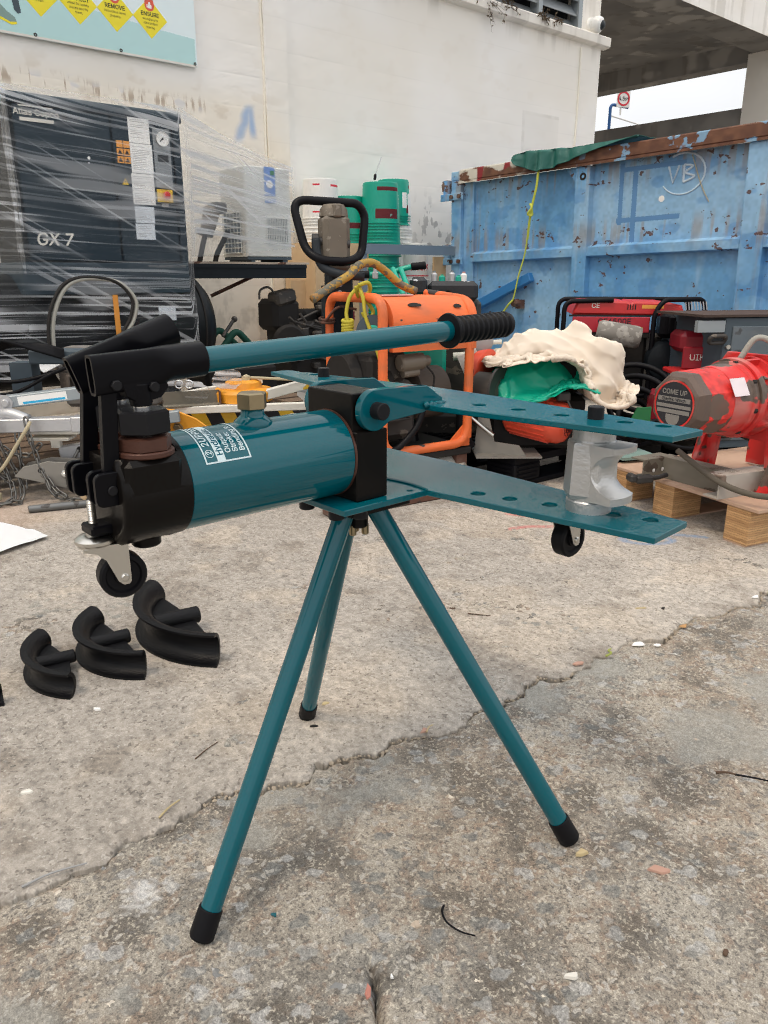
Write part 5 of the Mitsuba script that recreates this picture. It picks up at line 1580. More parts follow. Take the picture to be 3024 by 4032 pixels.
Op('port', lathe([(0, 0.013), (0, 0.022), (0.012, 0.022), (0.012, 0.013), (0.002, 0.012), (0.002, 0)], (0.305, 0.008, 0.683), (0, 1, 0), 20), 'm_soot')
Op('burnt_patch', cat(*[prism(Point(0, 0).buffer(1, 5).intersection(sbox(-1, -1, 1, 0.6)), 0, 0.0012).apply_transform(frame((x, y, z), (sx, 0.2 * sx, 0), (0, sy * ny, -sy * nz), (0, nz, ny))) for x, y, z, sx, sy, nz, ny in ((0.165, -0.012, 0.826, 0.030, 0.012, 0.7, 0.72), (0.385, -0.006, 0.818, 0.018, 0.012, 0.75, 0.66), (0.345, 0.0075, 0.668, 0.016, 0.018, 1, 0.05))]), 'm_soot', False, cv)
# engine inside: blower, starter motor, cylinder with fins, drum, shroud, wires
Op('blower_shroud', lathe([(0, 0), (0.0, 0.11), (0.02, 0.135), (0.10, 0.135), (0.12, 0.10), (0.12, 0)], (0.10, -0.21, 0.47), (-1, 0.25, 0), 28), 'm_soot')
Op('starter_motor', cat(cyl((0.12, -0.06, 0.585), (0.245, -0.06, 0.590), 0.036, ch=0.006), cyl((0.245, -0.06, 0.59), (0.275, -0.06, 0.59), 0.022), cyl((0.14, -0.06, 0.540), (0.22, -0.06, 0.545), 0.018)), 'm_tan_alloy')
fin = [bx(0.10 - 0.06, 0.10 + 0.07, -0.14, -0.03, 0.345 + 0.017 * i, 0.353 + 0.017 * i, 0.002) for i in range(8)]
Op('cooling_fins', cat(fin, bx(0.06, 0.15, -0.13, -0.04, 0.34, 0.485)), 'm_dark_iron', False)
Op('alternator', lathe([(0, 0), (0, 0.10), (0.01, 0.118), (0.17, 0.118), (0.18, 0.09), (0.18, 0)], (0.255, -0.20, 0.43), (1, 0, 0), 32), mat('m_brown_drum', (0.085, 0.068, 0.055), 0.6))
Op('crankcase', bx(0.05, 0.25, -0.34, -0.10, 0.24, 0.50, 0.03), 'm_greasy', False)
Op('side_engine', cat(lathe([(0, 0), (0, 0.13), (0.03, 0.14), (0.07, 0.12), (0.07, 0)], (-0.005, -0.24, 0.50), (-1, 0, 0), 24), bx(-0.03, 0.06, -0.40, -0.06, 0.25, 0.62, 0.02)), 'm_soot', 30)
Op('fan_housing', lathe([(0, 0.03), (0, 0.065), (0.02, 0.07), (0.05, 0.07), (0.05, 0.03)], (0.02, -0.10, 0.72), (-0.6, 0.8, 0), 24), 'm_grey_box')
Op('engine_head', cat(bx(0.06, 0.20, -0.32, -0.10, 0.50, 0.63, 0.02)), 'm_greasy', False)
Op('dark_tray', bx(-0.02, WD + 0.02, DP - 0.01, 0.012, 0.165, 0.195, 0.004), 'm_soot', False)
Op('hose', tube(smooth_path([(0.19, -0.01, 0.45), (0.20, 0.01, 0.40), (0.16, 0.02, 0.32), (0.08, 0.015, 0.245), (0.03, 0.01, 0.225)], 7), 0.014, 10), 'm_rubber', True)
for pts, mm in (([(0.24, -0.02, 0.57), (0.27, -0.01, 0.53), (0.268, -0.01, 0.48)], 'm_soot'), ([(0.20, -0.005, 0.46), (0.235, 0.005, 0.44), (0.26, 0.005, 0.455)], 'm_cord'), ([(0.20, -0.005, 0.46), (0.19, 0.01, 0.42), (0.205, 0.01, 0.395)], 'm_cord'),
                ([(0.13, -0.005, 0.47), (0.145, 0.005, 0.43), (0.15, 0.005, 0.41)], 'm_blue_panel'), ([(0.17, -0.005, 0.475), (0.12, 0.005, 0.47), (0.10, 0, 0.48)], 'm_cord')):
    Op('wire', tube(smooth_path(pts, 5), 0.0045, 6), mm, True)
Op('connector', bx(0.135, 0.165, 0.0, 0.012, 0.375, 0.41, 0.002), 'm_offwhite', False)
Op('foot_plate', X(bx(-0.01, 0.45, -0.10, 0.06, -0.006, 0.006), frame((0, 0.02, 0.10), (1, 0, 0), (0, 0.8, -0.6), (0, 0.6, 0.8))), mat('m_dirty_white', chipped((0.55, 0.54, 0.50), (0.16, 0.14, 0.12), 18, 0.55, (0.22, 0.19, 0.15), 0.9), 0.7), False)
for x in (0.27, 0.335):
    Op('foot_mark', X(lathe([(0, 0.012), (0, 0.030), (0.003, 0.030), (0.003, 0.012)], (x, 0.02, 0.007), (0, 0, 1), 16), frame((0, 0.02, 0.10), (1, 0, 0), (0, 0.8, -0.6), (0, 0.6, 0.8))), 'm_soot')
Op('skid', cat(bx(-0.30, 0.48, 0.0, 0.09, 0.0, 0.05, 0.006), bx(-0.30, 0.48, -0.42, -0.34, 0.0, 0.05, 0.006), bx(-0.2, 0.46, -0.40, 0.06, 0.05, 0.075, 0.004), bx(0.0, 0.06, -0.36, 0.0, 0.075, 0.17), bx(0.40, 0.46, -0.36, 0.0, 0.075, 0.17)), 'm_rusty', False)
ph = thing('phone', 'pink phone lying on top of the orange engine cover', 'phone')
part(ph, 'body', X(bx(0.055, 0.215, -0.165, -0.09, 0.8595, 0.868, 0.003), O), 'm_pink', 30)
part(ph, 'screen', X(bx(0.059, 0.211, -0.161, -0.094, 0.8682, 0.8690), O), 'm_glass_dark', False)
yh = thing('hose', 'paint-splashed yellow hose arched over the orange engine cover', 'hose')
part(yh, 'tube', X(tube(smooth_path([(-0.20, -0.22, 0.85), (-0.10, -0.24, 0.90), (0.0, -0.26, 0.945), (0.06, -0.28, 0.985), (0.14, -0.30, 0.995), (0.21, -0.30, 0.960), (0.28, -0.29, 0.905), (0.36, -0.28, 0.875)], 7), 0.0180, 14), O), 'm_painty_hose', True)
yr = thing('rope', 'yellow rope knotted round the orange tube and hanging into the engine', 'rope')
K = vec(-0.105, 3.30, 0.0)
for pts in ([(0, 0, 0.90), (-0.035, -0.02, 0.86), (-0.05, -0.03, 0.80), (-0.045, -0.04, 0.76)], [(0, 0, 0.905), (0.02, -0.03, 0.85), (0.03, -0.05, 0.78), (0.06, -0.07, 0.70), (0.085, -0.08, 0.62), (0.10, -0.08, 0.56), (0.13, -0.08, 0.50)],
            [(0.0, -0.02, 0.905), (0.04, -0.01, 0.915), (0.045, 0.02, 0.88), (0.0, 0.02, 0.86), (-0.01, -0.02, 0.90)], [(0.02, -0.02, 0.86), (0.06, -0.01, 0.80), (0.035, -0.03, 0.77), (0.015, -0.03, 0.80)]):
    part(yr, 'strand', tube(smooth_path([K + vec(*p) for p in pts], 6), 0.008, 8), 'm_yellow_cord', True)
kn = []
for i in range(5):
    t = np.linspace(0, 2 * math.pi, 16, endpoint=False)
    kn.append(tube([K + vec(-0.045 + 0.020 * math.cos(q), -0.045 + 0.020 * math.sin(q), 0.765 - 0.013 * i + 0.004 * math.sin(q + i)) for q in t], 0.0075, 7, closed=True))
for i in range(5):
    kn.append(tube(smooth_path([K + vec(-0.045, -0.05, 0.71), K + vec(-0.06 + 0.008 * i, -0.055, 0.68), K + vec(-0.065 + 0.011 * i, -0.055, 0.645 + 0.006 * (i % 2))], 5), 0.006, 6))
part(yr, 'knot', cat(kn), 'm_yellow_cord', True)
orr = thing('hose_clamp', 'brown rope lashing round the left leg of the orange frame', 'lashing')
part(orr, 'coil', cat([tube([vec(-0.257, 3.565, 0.745 + 0.012 * i) + vec(0.032 * math.cos(q), 0.032 * math.sin(q), 0.004 * math.sin(q)) for q in np.linspace(0, 2 * math.pi, 18, endpoint=False)], 0.007, 6, closed=True) for i in range(2)] +
                      [tube(smooth_path([(-0.26, 3.53, 0.75), (-0.20, 3.50, 0.81), (-0.12, 3.5, 0.80)], 6), 0.006, 6)]), 'm_rusty', True)

# greasy engine by the wall
en = thing('engine', 'black greasy car engine standing by the wall left of the orange frame', 'engine')


def Wq(name, mesh, m, smooth=35):
    return part(en, name, X(mesh, WALL), m, smooth)


Wq('block', cat(bx(3.10, 3.62, 0.58, 0.95, 0.12, 0.62, 0.03), bx(3.02, 3.25, 0.60, 0.85, 0.56, 0.78, 0.035), bx(3.30, 3.60, 0.60, 0.8, 0.58, 0.70, 0.03)), 'm_soot', False)
Wq('cover', X(bx(-0.09, 0.09, -0.07, 0.07, -0.05, 0.05, 0.02), frame((3.12, 0.8, 0.79), (0.93, 0, 0.2), (0, 1, 0), (-0.2, 0, 0.93))), 'm_greasy', False)
Wq('pulley', lathe([(0, 0), (0, 0.10), (0.015, 0.115), (0.03, 0.105), (0.045, 0.115), (0.06, 0.10), (0.06, 0)], (3.05, 0.97, 0.50), (-0.35, 1, 0), 28), 'm_soot')
Wq('oil_filter', lathe([(0, 0), (0, 0.05), (0.005, 0.055), (0.11, 0.055), (0.12, 0.045), (0.12, 0)], (3.30, 1.0, 0.44), (0, 0, 1), 24), 'm_greasy')
Wq('ribbed_duct', tube(smooth_path([(3.45, 0.98, 0.50), (3.52, 0.98, 0.58), (3.50, 0.92, 0.66), (3.40, 0.85, 0.70)], 16), 0.052 + 0.008 * np.sin(np.arange(49) * 1.6), 14), 'm_soot', True)
Wq('label_bar', bx(3.40, 3.64, 0.962, 0.972, 0.62, 0.685), 'm_maroon', False)
Wq('valve_cover', lathe([(0, 0), (0, 0.07), (0.15, 0.07), (0.16, 0.05), (0.16, 0)], (3.40, 0.86, 0.74), (1, 0, 0.05), 16), 'm_soot')
Wq('hook_pipe', tube(smooth_path([(3.06, 0.82, 0.80), (3.0, 0.82, 0.86), (2.93, 0.82, 0.84), (2.92, 0.82, 0.78)], 6), 0.008, 8), 'm_greasy', True)
r = np.random.default_rng(3)
Wq('fittings', cat([cyl(vec(3.02 + 0.6 * r.random(), 0.95 + 0.03 * r.random(), 0.3 + 0.45 * r.random()), vec(3.02 + 0.6 * r.random(), 0.97, 0.35 + 0.4 * r.random()), r.uniform(0.006, 0.014), n=8) for _ in range(16)] +
                   [bx(a, a + r.uniform(0.03, 0.09), 0.95, 1.0, z, z + r.uniform(0.02, 0.07), 0.006) for a, z in zip(3.05 + 0.5 * r.random(12), 0.25 + 0.5 * r.random(12))]), 'm_greasy', False)
gf = thing('machine_stand', 'dark green bent steel leg stand between the wrapped tank and the black engine', 'stand')
part(gf, 'leg', X(poly_tube([(2.40, 1.0, 0.36), (2.62, 1.0, 0.60), (2.86, 1.0, 0.36)], 0.022, 0.05), WALL), 'm_dark_green', True)
part(gf, 'leg', X(poly_tube([(2.40, 0.8, 0.36), (2.60, 0.8, 0.60), (2.86, 0.8, 0.36)], 0.022, 0.05), WALL), 'm_dark_green', True)
part(gf, 'lever', X(cat(tube([(2.52, 1.0, 0.56), (2.62, 0.98, 0.66)], 0.012, 8), trimesh.creation.icosphere(subdivisions=2, radius=0.02).apply_translation((2.625, 0.98, 0.665))), WALL), 'm_greasy', True)
part(gf, 'base', X(bx(2.36, 2.90, 0.75, 1.05, 0.02, 0.36, 0.02), WALL), 'm_soot', False)
# ---------------------------------------------------------------- black plastic pallet with the hoist under its covers
BPF = yaw_frame((0.600, 3.425, 0), 51)
bpal = thing('plastic_pallet', 'black plastic pallet under the orange hoist', 'pallet')


def Kp(name, mesh, m='m_black_plastic', smooth=False, parent=bpal):
    return part(parent, name, X(mesh, BPF), m, smooth)


PW, PD = 1.25, -1.0
bars = [bx(0, PW, y, y + 0.016, 0.128, 0.142) for y in np.arange(PD + 0.05, -0.05, 0.055)] + [bx(x, x + 0.014, PD, 0, 0.129, 0.1435) for x in np.arange(0.05, PW - 0.05, 0.055)]
Kp('top_grid', cat(bars, bx(0, PW, -0.05, 0, 0.112, 0.146), bx(0, PW, PD, PD + 0.05, 0.112, 0.146), bx(0, 0.05, PD + 0.0505, -0.0505, 0.112, 0.1457), bx(PW - 0.05, PW, PD + 0.0505, -0.0505, 0.112, 0.1457)))
for x in (0.0, 0.535, 1.07):
    for y in (0.0, -0.41, -0.82):
        b = bx(x, x + 0.18, y - 0.18, y, 0.025, 0.112, 0.006)
        Kp('block', b)
for y in (0.0, -0.41, -0.82):
    Kp('runner', bx(0, PW, y - 0.16, y - 0.001, 0.0, 0.0245, 0.004))
Kp('ribs', cat([bx(x0 + 0.02, x0 + 0.16, 0.0, 0.007, z, z + 0.008) for x0 in (0.0, 0.535, 1.07) for z in (0.035, 0.055, 0.075, 0.095)] + [bx(-0.007, 0.0, y0 - 0.16, y0 - 0.02, z, z + 0.008) for y0 in (0, -0.41, -0.82) for z in (0.035, 0.055, 0.075, 0.095)]))
bpal2 = thing('plastic_pallet', 'second black plastic pallet behind the plywood pallet with the red winch', 'pallet')
F2 = yaw_frame((1.20, 3.75, 0), 62)
part(bpal2, 'deck', X(cat([bx(0, 1.1, y, y + 0.03, 0.125, 0.145) for y in np.arange(-0.6, 0, 0.06)] + [bx(0, 1.1, -0.6, 0.0, 0.12, 0.128)]), F2), 'm_black_plastic', False)
part(bpal2, 'side', X(cat(bx(0, 0.25, -0.2, 0, 0.0, 0.12), bx(0.45, 0.68, -0.2, 0, 0.0, 0.12), bx(0.9, 1.1, -0.2, 0, 0.0, 0.12)), F2), 'm_black_plastic', False)

# the hoist
hs = thing('electric_hoist', 'orange-red electric hoist motor with rope drum on the black pallet', 'hoist')
ax = vec(0.80, -0.58, -0.12)
ax /= np.linalg.norm(ax)
m0 = vec(0.60, 3.62, 0.330)
part(hs, 'motor', lathe([(0, 0), (0, 0.082), (0.02, 0.098), (0.23, 0.098), (0.26, 0.094), (0.285, 0.080), (0.297, 0.055), (0.30, 0)], m0, ax, 36), 'm_orange_red', 40)
d_, a_, b_ = basis(ax)
part(hs, 'motor_fins', cat([X(bx(0.03, 0.22, -0.002, 0.002, 0.095, 0.104), frame(m0, d_, a_ * math.sin(t) + b_ * math.cos(t), a_ * -math.cos(t) + b_ * math.sin(t))) for t in np.linspace(0, 2 * math.pi, 22, endpoint=False)]), 'm_orange_red', False)
e = m0 + ax * 0.296
grl = [tube([e + (a_ * math.cos(t) + b_ * math.sin(t)) * r_ + ax * (0.008 - 0.25 * r_ * r_ / 0.07) for t in np.linspace(0, 2 * math.pi, 24, endpoint=False)], 0.0035, 5, closed=True) for r_ in (0.018, 0.034, 0.050)]
part(hs, 'fan_grille', cat(grl, *[tube([e + (a_ * math.cos(t) + b_ * math.sin(t)) * 0.01 + ax * 0.007, e + (a_ * math.cos(t) + b_ * math.sin(t)) * 0.058 - ax * 0.004], 0.0035, 5) for t in np.linspace(0, 2 * math.pi, 8, endpoint=False)]), mat('m_grille_dark', (0.10, 0.012, 0.01), 0.6), True)
part(hs, 'terminal_box', X(bx(-0.045, 0.045, -0.035, 0.035, 0.075, 0.112, 0.006), frame(m0 + ax * 0.16, d_, np.cross(vec(0, 0, 1), d_), vec(0, 0, 1))), 'm_orange_red', False)
part(hs, 'limit_switch', cat(bx(0.775, 0.835, 3.43, 3.47, 0.405, 0.445, 0.006), tube([(0.82, 3.43, 0.41), (0.85, 3.41, 0.345)], 0.005, 6)), 'm_dark_iron', False)
part(hs, 'gear_disc', lathe([(0, 0), (0, 0.125), (0.05, 0.135), (0.06, 0.12), (0.06, 0)], (0.465, 3.80, 0.47), ax * vec(1, 1, 0), 32), 'm_orange_red', 40)
dr_ = lathe([(0, 0)] + [(0.012 * i + q, 0.080 + (0.006 if q else -0.002)) for i in range(9) for q in (0.0, 0.006)] + [(0.115, 0)], (0.44, 3.62, 0.43), ax * vec(1, 1, 0), 28)
part(hs, 'rope_drum', dr_, mat('m_wire_rope', (0.075, 0.068, 0.060), 0.6), True)
part(hs, 'drum_flange', lathe([(0, 0.06), (0, 0.115), (0.012, 0.115), (0.012, 0.06)], (0.53, 3.56, 0.43), ax * vec(1, 1, 0), 32), 'm_dark_iron')
part(hs, 'bracket', cat(X(prism([(0, 0), (0.26, 0), (0.22, 0.05), (0.10, 0.06), (0.06, 0.21), (0.02, 0.21)], -0.004, 0.004), frame((0.42, 3.52, 0.15), (0.90, -0.3, 0), (0, 0, 1), (-0.3, -0.9, 0))), bx(0.42, 0.72, 3.42, 3.62, 0.146, 0.154)), 'm_dirty_alloy', False)
part(hs, 'stay_bar', tube([(0.385, 3.50, 0.33), (0.50, 3.46, 0.245)], 0.010, 8), 'm_zinc', True)
part(hs, 'frame', cat(bx(0.50, 0.95, 3.60, 3.95, 0.15, 0.40, 0.02), bx(0.55, 0.95, 3.62, 3.9, 0.40, 0.60, 0.05)), 'm_soot', False)
part(hs, 'tie_rod', tube([(0.36, 3.50, 0.38), (0.36, 3.50, 0.24), (0.40, 3.5, 0.18)], 0.03, 10), 'm_rubber', True)


# cloth: a sheet of points held at their distances falls on the hoist and is pushed together into folds
def cloth(nx, ny, size, centre, z0, colliders, floor, xlim, ylim, steps=200, iters=8, seed=1, wr=0.03, rot=0.0, grip=0.2, cap=None):
    X0, Y0 = np.meshgrid(np.linspace(-.5, .5, nx) * size[0], np.linspace(-.5, .5, ny) * size[1], indexing='ij')
    q = np.stack([X0, Y0, 0 * X0], -1)
    c, s = math.cos(rot), math.sin(rot)
    p = np.stack([c * X0 - s * Y0 + centre[0], s * X0 + c * Y0 + centre[1], z0 + wr * (meshkit.fbm(q * 7 + seed * 5, 3, seed) - .5) * 2], -1)
    xs, ys = (p[..., 0].min(), p[..., 0].max()), (p[..., 1].min(), p[..., 1].max())
    v = np.zeros_like(p)
    dx, dy = size[0] / (nx - 1), size[1] / (ny - 1)
    dg = math.hypot(dx, dy)
    dt = 1 / 90.
    G = ((1, 0, dx, 1.0), (0, 1, dy, 1.0), (1, 1, dg, 0.4), (1, -1, dg, 0.4), (2, 0, 2 * dx, 0.06), (0, 2, 2 * dy, 0.06))
    for st in range(steps):
        k = min(1.0, st / (0.75 * steps))
        v[..., 2] -= 9.8 * dt
        v *= 0.98
        pp = p.copy()
        p += v * dt
        for it in range(iters):
            for ox, oy, L, kk in G:
                if oy >= 0:
                    a, b = p[:nx - ox, :ny - oy], p[ox:, oy:]
                else:
                    a, b = p[:nx - ox, -oy:], p[ox:, :ny + oy]
                d = b - a
                l = np.sqrt((d * d).sum(-1, keepdims=True)) + 1e-9
                e = (l - L) / l
                if kk < 0.2:
                    e = np.minimum(e, 0)
                corr = d * e * (kk * 0.225)
                a += corr
                b -= corr
            for ctr, rad in colliders if it % 4 == 3 else ():
                w = (p - ctr) / rad
                r = np.sqrt((w * w).sum(-1, keepdims=True))
                p[:] = np.where(r < 1, p + (ctr + w / np.maximum(r, 1e-6) * rad - p) * 0.9 + (pp - p) * grip, p)
            np.clip(p[..., 0], xs[0] + (xlim[0] - xs[0]) * k, xs[1] + (xlim[1] - xs[1]) * k, out=p[..., 0])
            np.clip(p[..., 1], ys[0] + (ylim[0] - ys[0]) * k, ys[1] + (ylim[1] - ys[1]) * k, out=p[..., 1])
            fl = np.interp(p[..., 0], [f[0] for f in floor], [f[1] for f in floor])
            np.maximum(p[..., 2], fl, out=p[..., 2])
            if cap is not None and k > 0.5:
                np.minimum(p[..., 2], np.interp(p[..., 0], [f[0] for f in cap], [f[1] for f in cap]), out=p[..., 2])
        v = (p - pp) / dt
        for ctr, rad in colliders:
            w = (p - ctr) / rad
            v = np.where(np.sqrt((w * w).sum(-1, keepdims=True)) < 1.04, v * 0.5, v)
    return p


def cloth_mesh(p, t, amp, seed):
    nx, ny = p.shape[:2]
    i, j = np.meshgrid(np.arange(nx - 1), np.arange(ny - 1), indexing='ij')
    a = (i * ny + j).ravel()
    m = trimesh.Trimesh(p.reshape(-1, 3), np.vstack([np.stack([a, a + ny, a + ny + 1], 1), np.stack([a, a + ny + 1, a + 1], 1)]), process=False)
    m = m.subdivide_loop(1)
    # hard little creases, as cloth keeps them where it was folded
    q = m.vertices
    d = 0
    for k in range(5):
        r_ = np.random.default_rng(seed + k)
        n_ = r_.normal(0, 1, 3) * vec(1, 0.6, 1)
        n_ /= np.linalg.norm(n_)
        ph = q @ n_ * r_.uniform(6, 14) + 1.6 * meshkit.fbm(q * 5 + k * 3, 2, seed + k)
        ph = ph - np.floor(ph)
        mask = np.clip(3.0 * meshkit.fbm(q * 4.5 + 11 * k, 2, seed + 20 + k) - 1.35, 0, 1)
        d = d + mask * (np.exp(-np.abs(ph - 0.5) * 9) - 0.35 * np.exp(-((ph - 0.25) / 0.16) ** 2))
    m.vertices = q + m.vertex_normals * (amp * d)[:, None] * np.sign((m.vertex_normals * vec(0.2, -0.6, 0.8)).sum(1))[:, None]
    return thick(m, t)


def knobs(lumps, n, r0, seed, lift=0.6):
    """corners and knobs of the machine that the cloth tents over"""
    r_ = np.random.default_rng(seed)
    out = list(lumps)
    for k in range(n):
        c, rad = lumps[k % len(lumps)]
        d = r_.normal(0, 1, 3)
        d = vec(d[0], -abs(d[1]) * 0.8, abs(d[2]))
        d /= np.linalg.norm(d)
        rr = r0 * r_.uniform(0.7, 1.3)
        out.append((c + d * rad * 0.97 + d * rr * (lift - 1) * 0.2, np.full(3, rr)))
    return out


LUMP = [(vec(0.72, 3.74, 0.42), vec(0.215, 0.20, 0.20)), (vec(0.60, 3.66, 0.36), vec(0.12, 0.14, 0.20)), (vec(1.00, 3.68, 0.44), vec(0.12, 0.14, 0.17)), (vec(0.71, 3.555, 0.34), vec(0.20, 0.13, 0.105))]
gp_ = cloth(66, 60, (0.88, 0.84), (0.735, 3.60), 0.74, knobs(LUMP[:3], 9, 0.032, 5) + LUMP[3:], [(0.4, 0.375), (0.56, 0.385), (0.70, 0.41), (0.80, 0.455), (0.88, 0.47), (0.95, 0.44)], (0.465, 0.965), (3.385, 3.97), steps=150, iters=8, seed=4, wr=0.07, rot=-0.15, cap=[(0.46, 0.48), (0.52, 0.59), (0.62, 0.63), (0.95, 0.62)])
solo('plastic_sheet', cloth_mesh(gp_, 0.002, 0.012, 3), 'm_tarp_green', 'bright green plastic sheet over the hoist, under the cream canvas', 'plastic sheet', True)
LUMP2 = [(vec(0.74, 3.76, 0.47), vec(0.225, 0.19, 0.225)), (vec(0.60, 3.70, 0.42), vec(0.12, 0.11, 0.19)), (vec(1.01, 3.66, 0.46), vec(0.11, 0.11, 0.17)), (vec(0.88, 3.78, 0.48), vec(0.19, 0.15, 0.215))]
cp_ = cloth(92, 72, (1.30, 1.05), (0.83, 3.70), 0.84, knobs(LUMP2, 20, 0.050, 12), [(0.45, 0.53), (0.60, 0.575), (0.80, 0.590), (0.88, 0.55), (0.92, 0.42), (1.0, 0.375), (1.08, 0.38), (1.14, 0.44), (1.2, 0.45)], (0.475, 1.185), (3.385, 4.02), steps=170, iters=8, seed=9, wr=0.10, rot=-0.25, cap=[(0.47, 0.60), (0.52, 0.67), (0.64, 0.75), (0.84, 0.79), (1.0, 0.75), (1.12, 0.67), (1.19, 0.58)])
cw = solo('canvas', cloth_mesh(cp_, 0.004, 0.018, 8), 'm_canvas', 'crumpled cream canvas thrown over the green plastic sheet', 'canvas', True)

# ---------------------------------------------------------------- red portable generator and junk behind
rg = thing('generator', 'red portable generator with black tube frame standing by the blue container', 'generator')
GF = yaw_frame((1.10, 4.66, 0), 98)


def Gp(name, mesh, m, smooth=30, parent=rg):
    return part(parent, name, X(mesh, GF), m, smooth)


FH = 0.80
Gp('frame_hoop', tube(round_path([(-0.05, 0.10, 0.26), (-0.05, 0.10, FH), (0.22, 0.10, FH + 0.008)], 0.055, 7), 0.014, 10), 'm_black_plastic', True)
Gp('frame_hoop', tube(round_path([(0.445, 0.14, 0.26), (0.445, 0.14, 0.74), (0.49, 0.14, FH + 0.012), (0.745, 0.0, FH + 0.012), (0.76, 0.0, 0.26)], 0.06, 7), 0.014, 10), 'm_black_plastic', True)
Gp('frame_hoop', tube(round_path([(-0.05, -0.38, 0.26), (-0.05, -0.38, FH), (0.745, -0.38, FH), (0.745, -0.38, 0.26)], 0.06, 7), 0.014, 10), 'm_black_plastic', True)
Gp('frame_base', cat(tube(round_path([(-0.05, 0.10, 0.27), (0.76, 0.10, 0.27), (0.76, -0.38, 0.27), (-0.05, -0.38, 0.27)], 0.05, 6, True), 0.014, 10, True), *[cyl((x, y, 0.0), (x, y, 0.27), 0.02) for x in (0.0, 0.7) for y in (0.1, -0.38)]), 'm_black_plastic', True)
tank_ = prism([(0.0, 0.725), (0.0, 0.745), (0.02, 0.80), (0.07, 0.806), (0.30, 0.802), (0.32, 0.79), (0.335, 0.802), (0.52, 0.798), (0.60, 0.78), (0.62, 0.72)], -0.34, 0.095, 0.012).apply_transform(np.array([[1, 0, 0, 0], [0, 0, 1, 0], [0, 1, 0, 0], [0, 0, 0, 1.0]]))
tn = Gp('fuel_tank', tank_, 'm_red', 30)
Gp('ce_mark', text_on('CE', 0.026, (0.10, 0.096, 0.765), (1, 0, 0), (0, 0, 1), 0.001, True, out=(0, 1, 0)), 'm_offwhite', False, tn)
Gp('orange_stripe', bx(0.38, 0.50, 0.095, 0.0965, 0.762, 0.782), 'm_orange_label', False, tn)
Gp('vents', cat([bx(0.30 + 0.014 * i, 0.306 + 0.014 * i, 0.0945, 0.0965, 0.755, 0.785) for i in range(4)]), 'm_soot', False, tn)
pn = Gp('front_panel', bx(0.0, 0.43, 0.09, 0.105, 0.628, 0.715, 0.003), 'm_red_plastic', False)
Gp('model_lettering', text_on('GE6500E', 0.030, (0.14, 0.1055, 0.676), (1, 0, 0), (0, 0, 1), 0.001, True, out=(0, 1, 0)), 'm_ink', False, pn)
Gp('lettering', text_on('GENERATOR', 0.018, (0.245, 0.1055, 0.642), (1, 0, 0), (0, 0, 1), 0.001, True, out=(0, 1, 0)), mat('m_gold', (0.42, 0.30, 0.10), 0.5), False, pn)
Gp('lower_trim', cat(bx(-0.02, 0.435, 0.085, 0.10, 0.716, 0.726), bx(-0.02, 0.435, 0.08, 0.10, 0.60, 0.626), bx(0.0, 0.43, -0.32, 0.08, 0.30, 0.63, 0.02)), 'm_soot', False)
Gp('muffler', lathe([(0, 0), (0, 0.05), (0.02, 0.062), (0.22, 0.062), (0.24, 0.05), (0.24, 0)], (0.13, 0.20, 0.645), (1, 0.1, -0.16), 24), mat('m_ash', chipped((0.20, 0.185, 0.165), (0.33, 0.31, 0.28), 30, 0.5), 0.8), 35)
Gp('exhaust', cyl((0.34, 0.20, 0.605), (0.345, 0.27, 0.60), 0.018, n=16), 'm_dirty_alloy')
ah = Gp('air_cleaner', cat(bx(0.475, 0.70, 0.04, 0.18, 0.605, 0.745, 0.022), bx(0.515, 0.665, 0.18, 0.198, 0.625, 0.725, 0.008), bx(0.545, 0.635, 0.198, 0.208, 0.65, 0.70, 0.006)), 'm_black_plastic', False)
Gp('recoil_starter', lathe([(0, 0), (0, 0.115), (0.03, 0.12), (0.06, 0.105), (0.075, 0.06), (0.075, 0)], (0.53, 0.10, 0.475), (0.05, 1, 0), 32), 'm_navy_dark', 40)
Gp('engine_body', cat(bx(0.45, 0.70, -0.30, 0.06, 0.28, 0.62, 0.03)), 'm_soot', False)
Gp('fan_shroud', prism([(0.40, 0.62), (0.62, 0.62), (0.66, 0.40), (0.60, 0.30), (0.40, 0.30)], -0.02, 0.05, 0.004).apply_transform(np.array([[1, 0, 0, 0], [0, 0, 1, 0], [0, 1, 0, 0], [0, 0, 0, 1.0]])), 'm_dirty_alloy', False)
Gp('top_vents', cat([X(bx(0, 0.006, 0, 0.004, 0, 0.045), frame((0.63 + 0.016 * i, 0.05, 0.755), (1, 0, 0), (0, 1, 0), (-0.2, 0, 1))) for i in range(8)]), 'm_alloy', False)
gbx = thing('steel_box', 'dark blue-grey steel box with rusty top edge behind the red winch', 'box')
GB = yaw_frame((1.70, 3.93, 0), 80)
part(gbx, 'case', X(bx(0, 1.2, -0.6, 0, 0.08, 0.742, 0.004), GB), 'm_grey_box', False)
part(gbx, 'door', X(bx(0.04, 1.18, 0.0, 0.008, 0.12, 0.70, 0.003), GB), mat('m_grey_door', chipped((0.10, 0.125, 0.145), (0.055, 0.06, 0.065), 9, 0.62, (0.15, 0.16, 0.16), 0.5), 0.5), False)
part(gbx, 'top_beam', X(cat(bx(-0.13, 1.2, -0.45, 0.012, 0.745, 0.757)), GB), mat('m_brown_strip', (0.065, 0.045, 0.038), 0.7), False)
part(gbx, 'side_arm', X(bx(-0.15, -0.002, -0.03, 0.0, 0.672, 0.728), GB), 'm_alloy_blue', False)
part(gbx, 'shackle', X(tube(round_path([(-0.085, 0.0, 0.62), (-0.085, 0.02, 0.655), (0.0, 0.02, 0.655), (0.0, 0.0, 0.62)], 0.03, 6, True), 0.011, 8, True), GB), 'm_greasy', True)
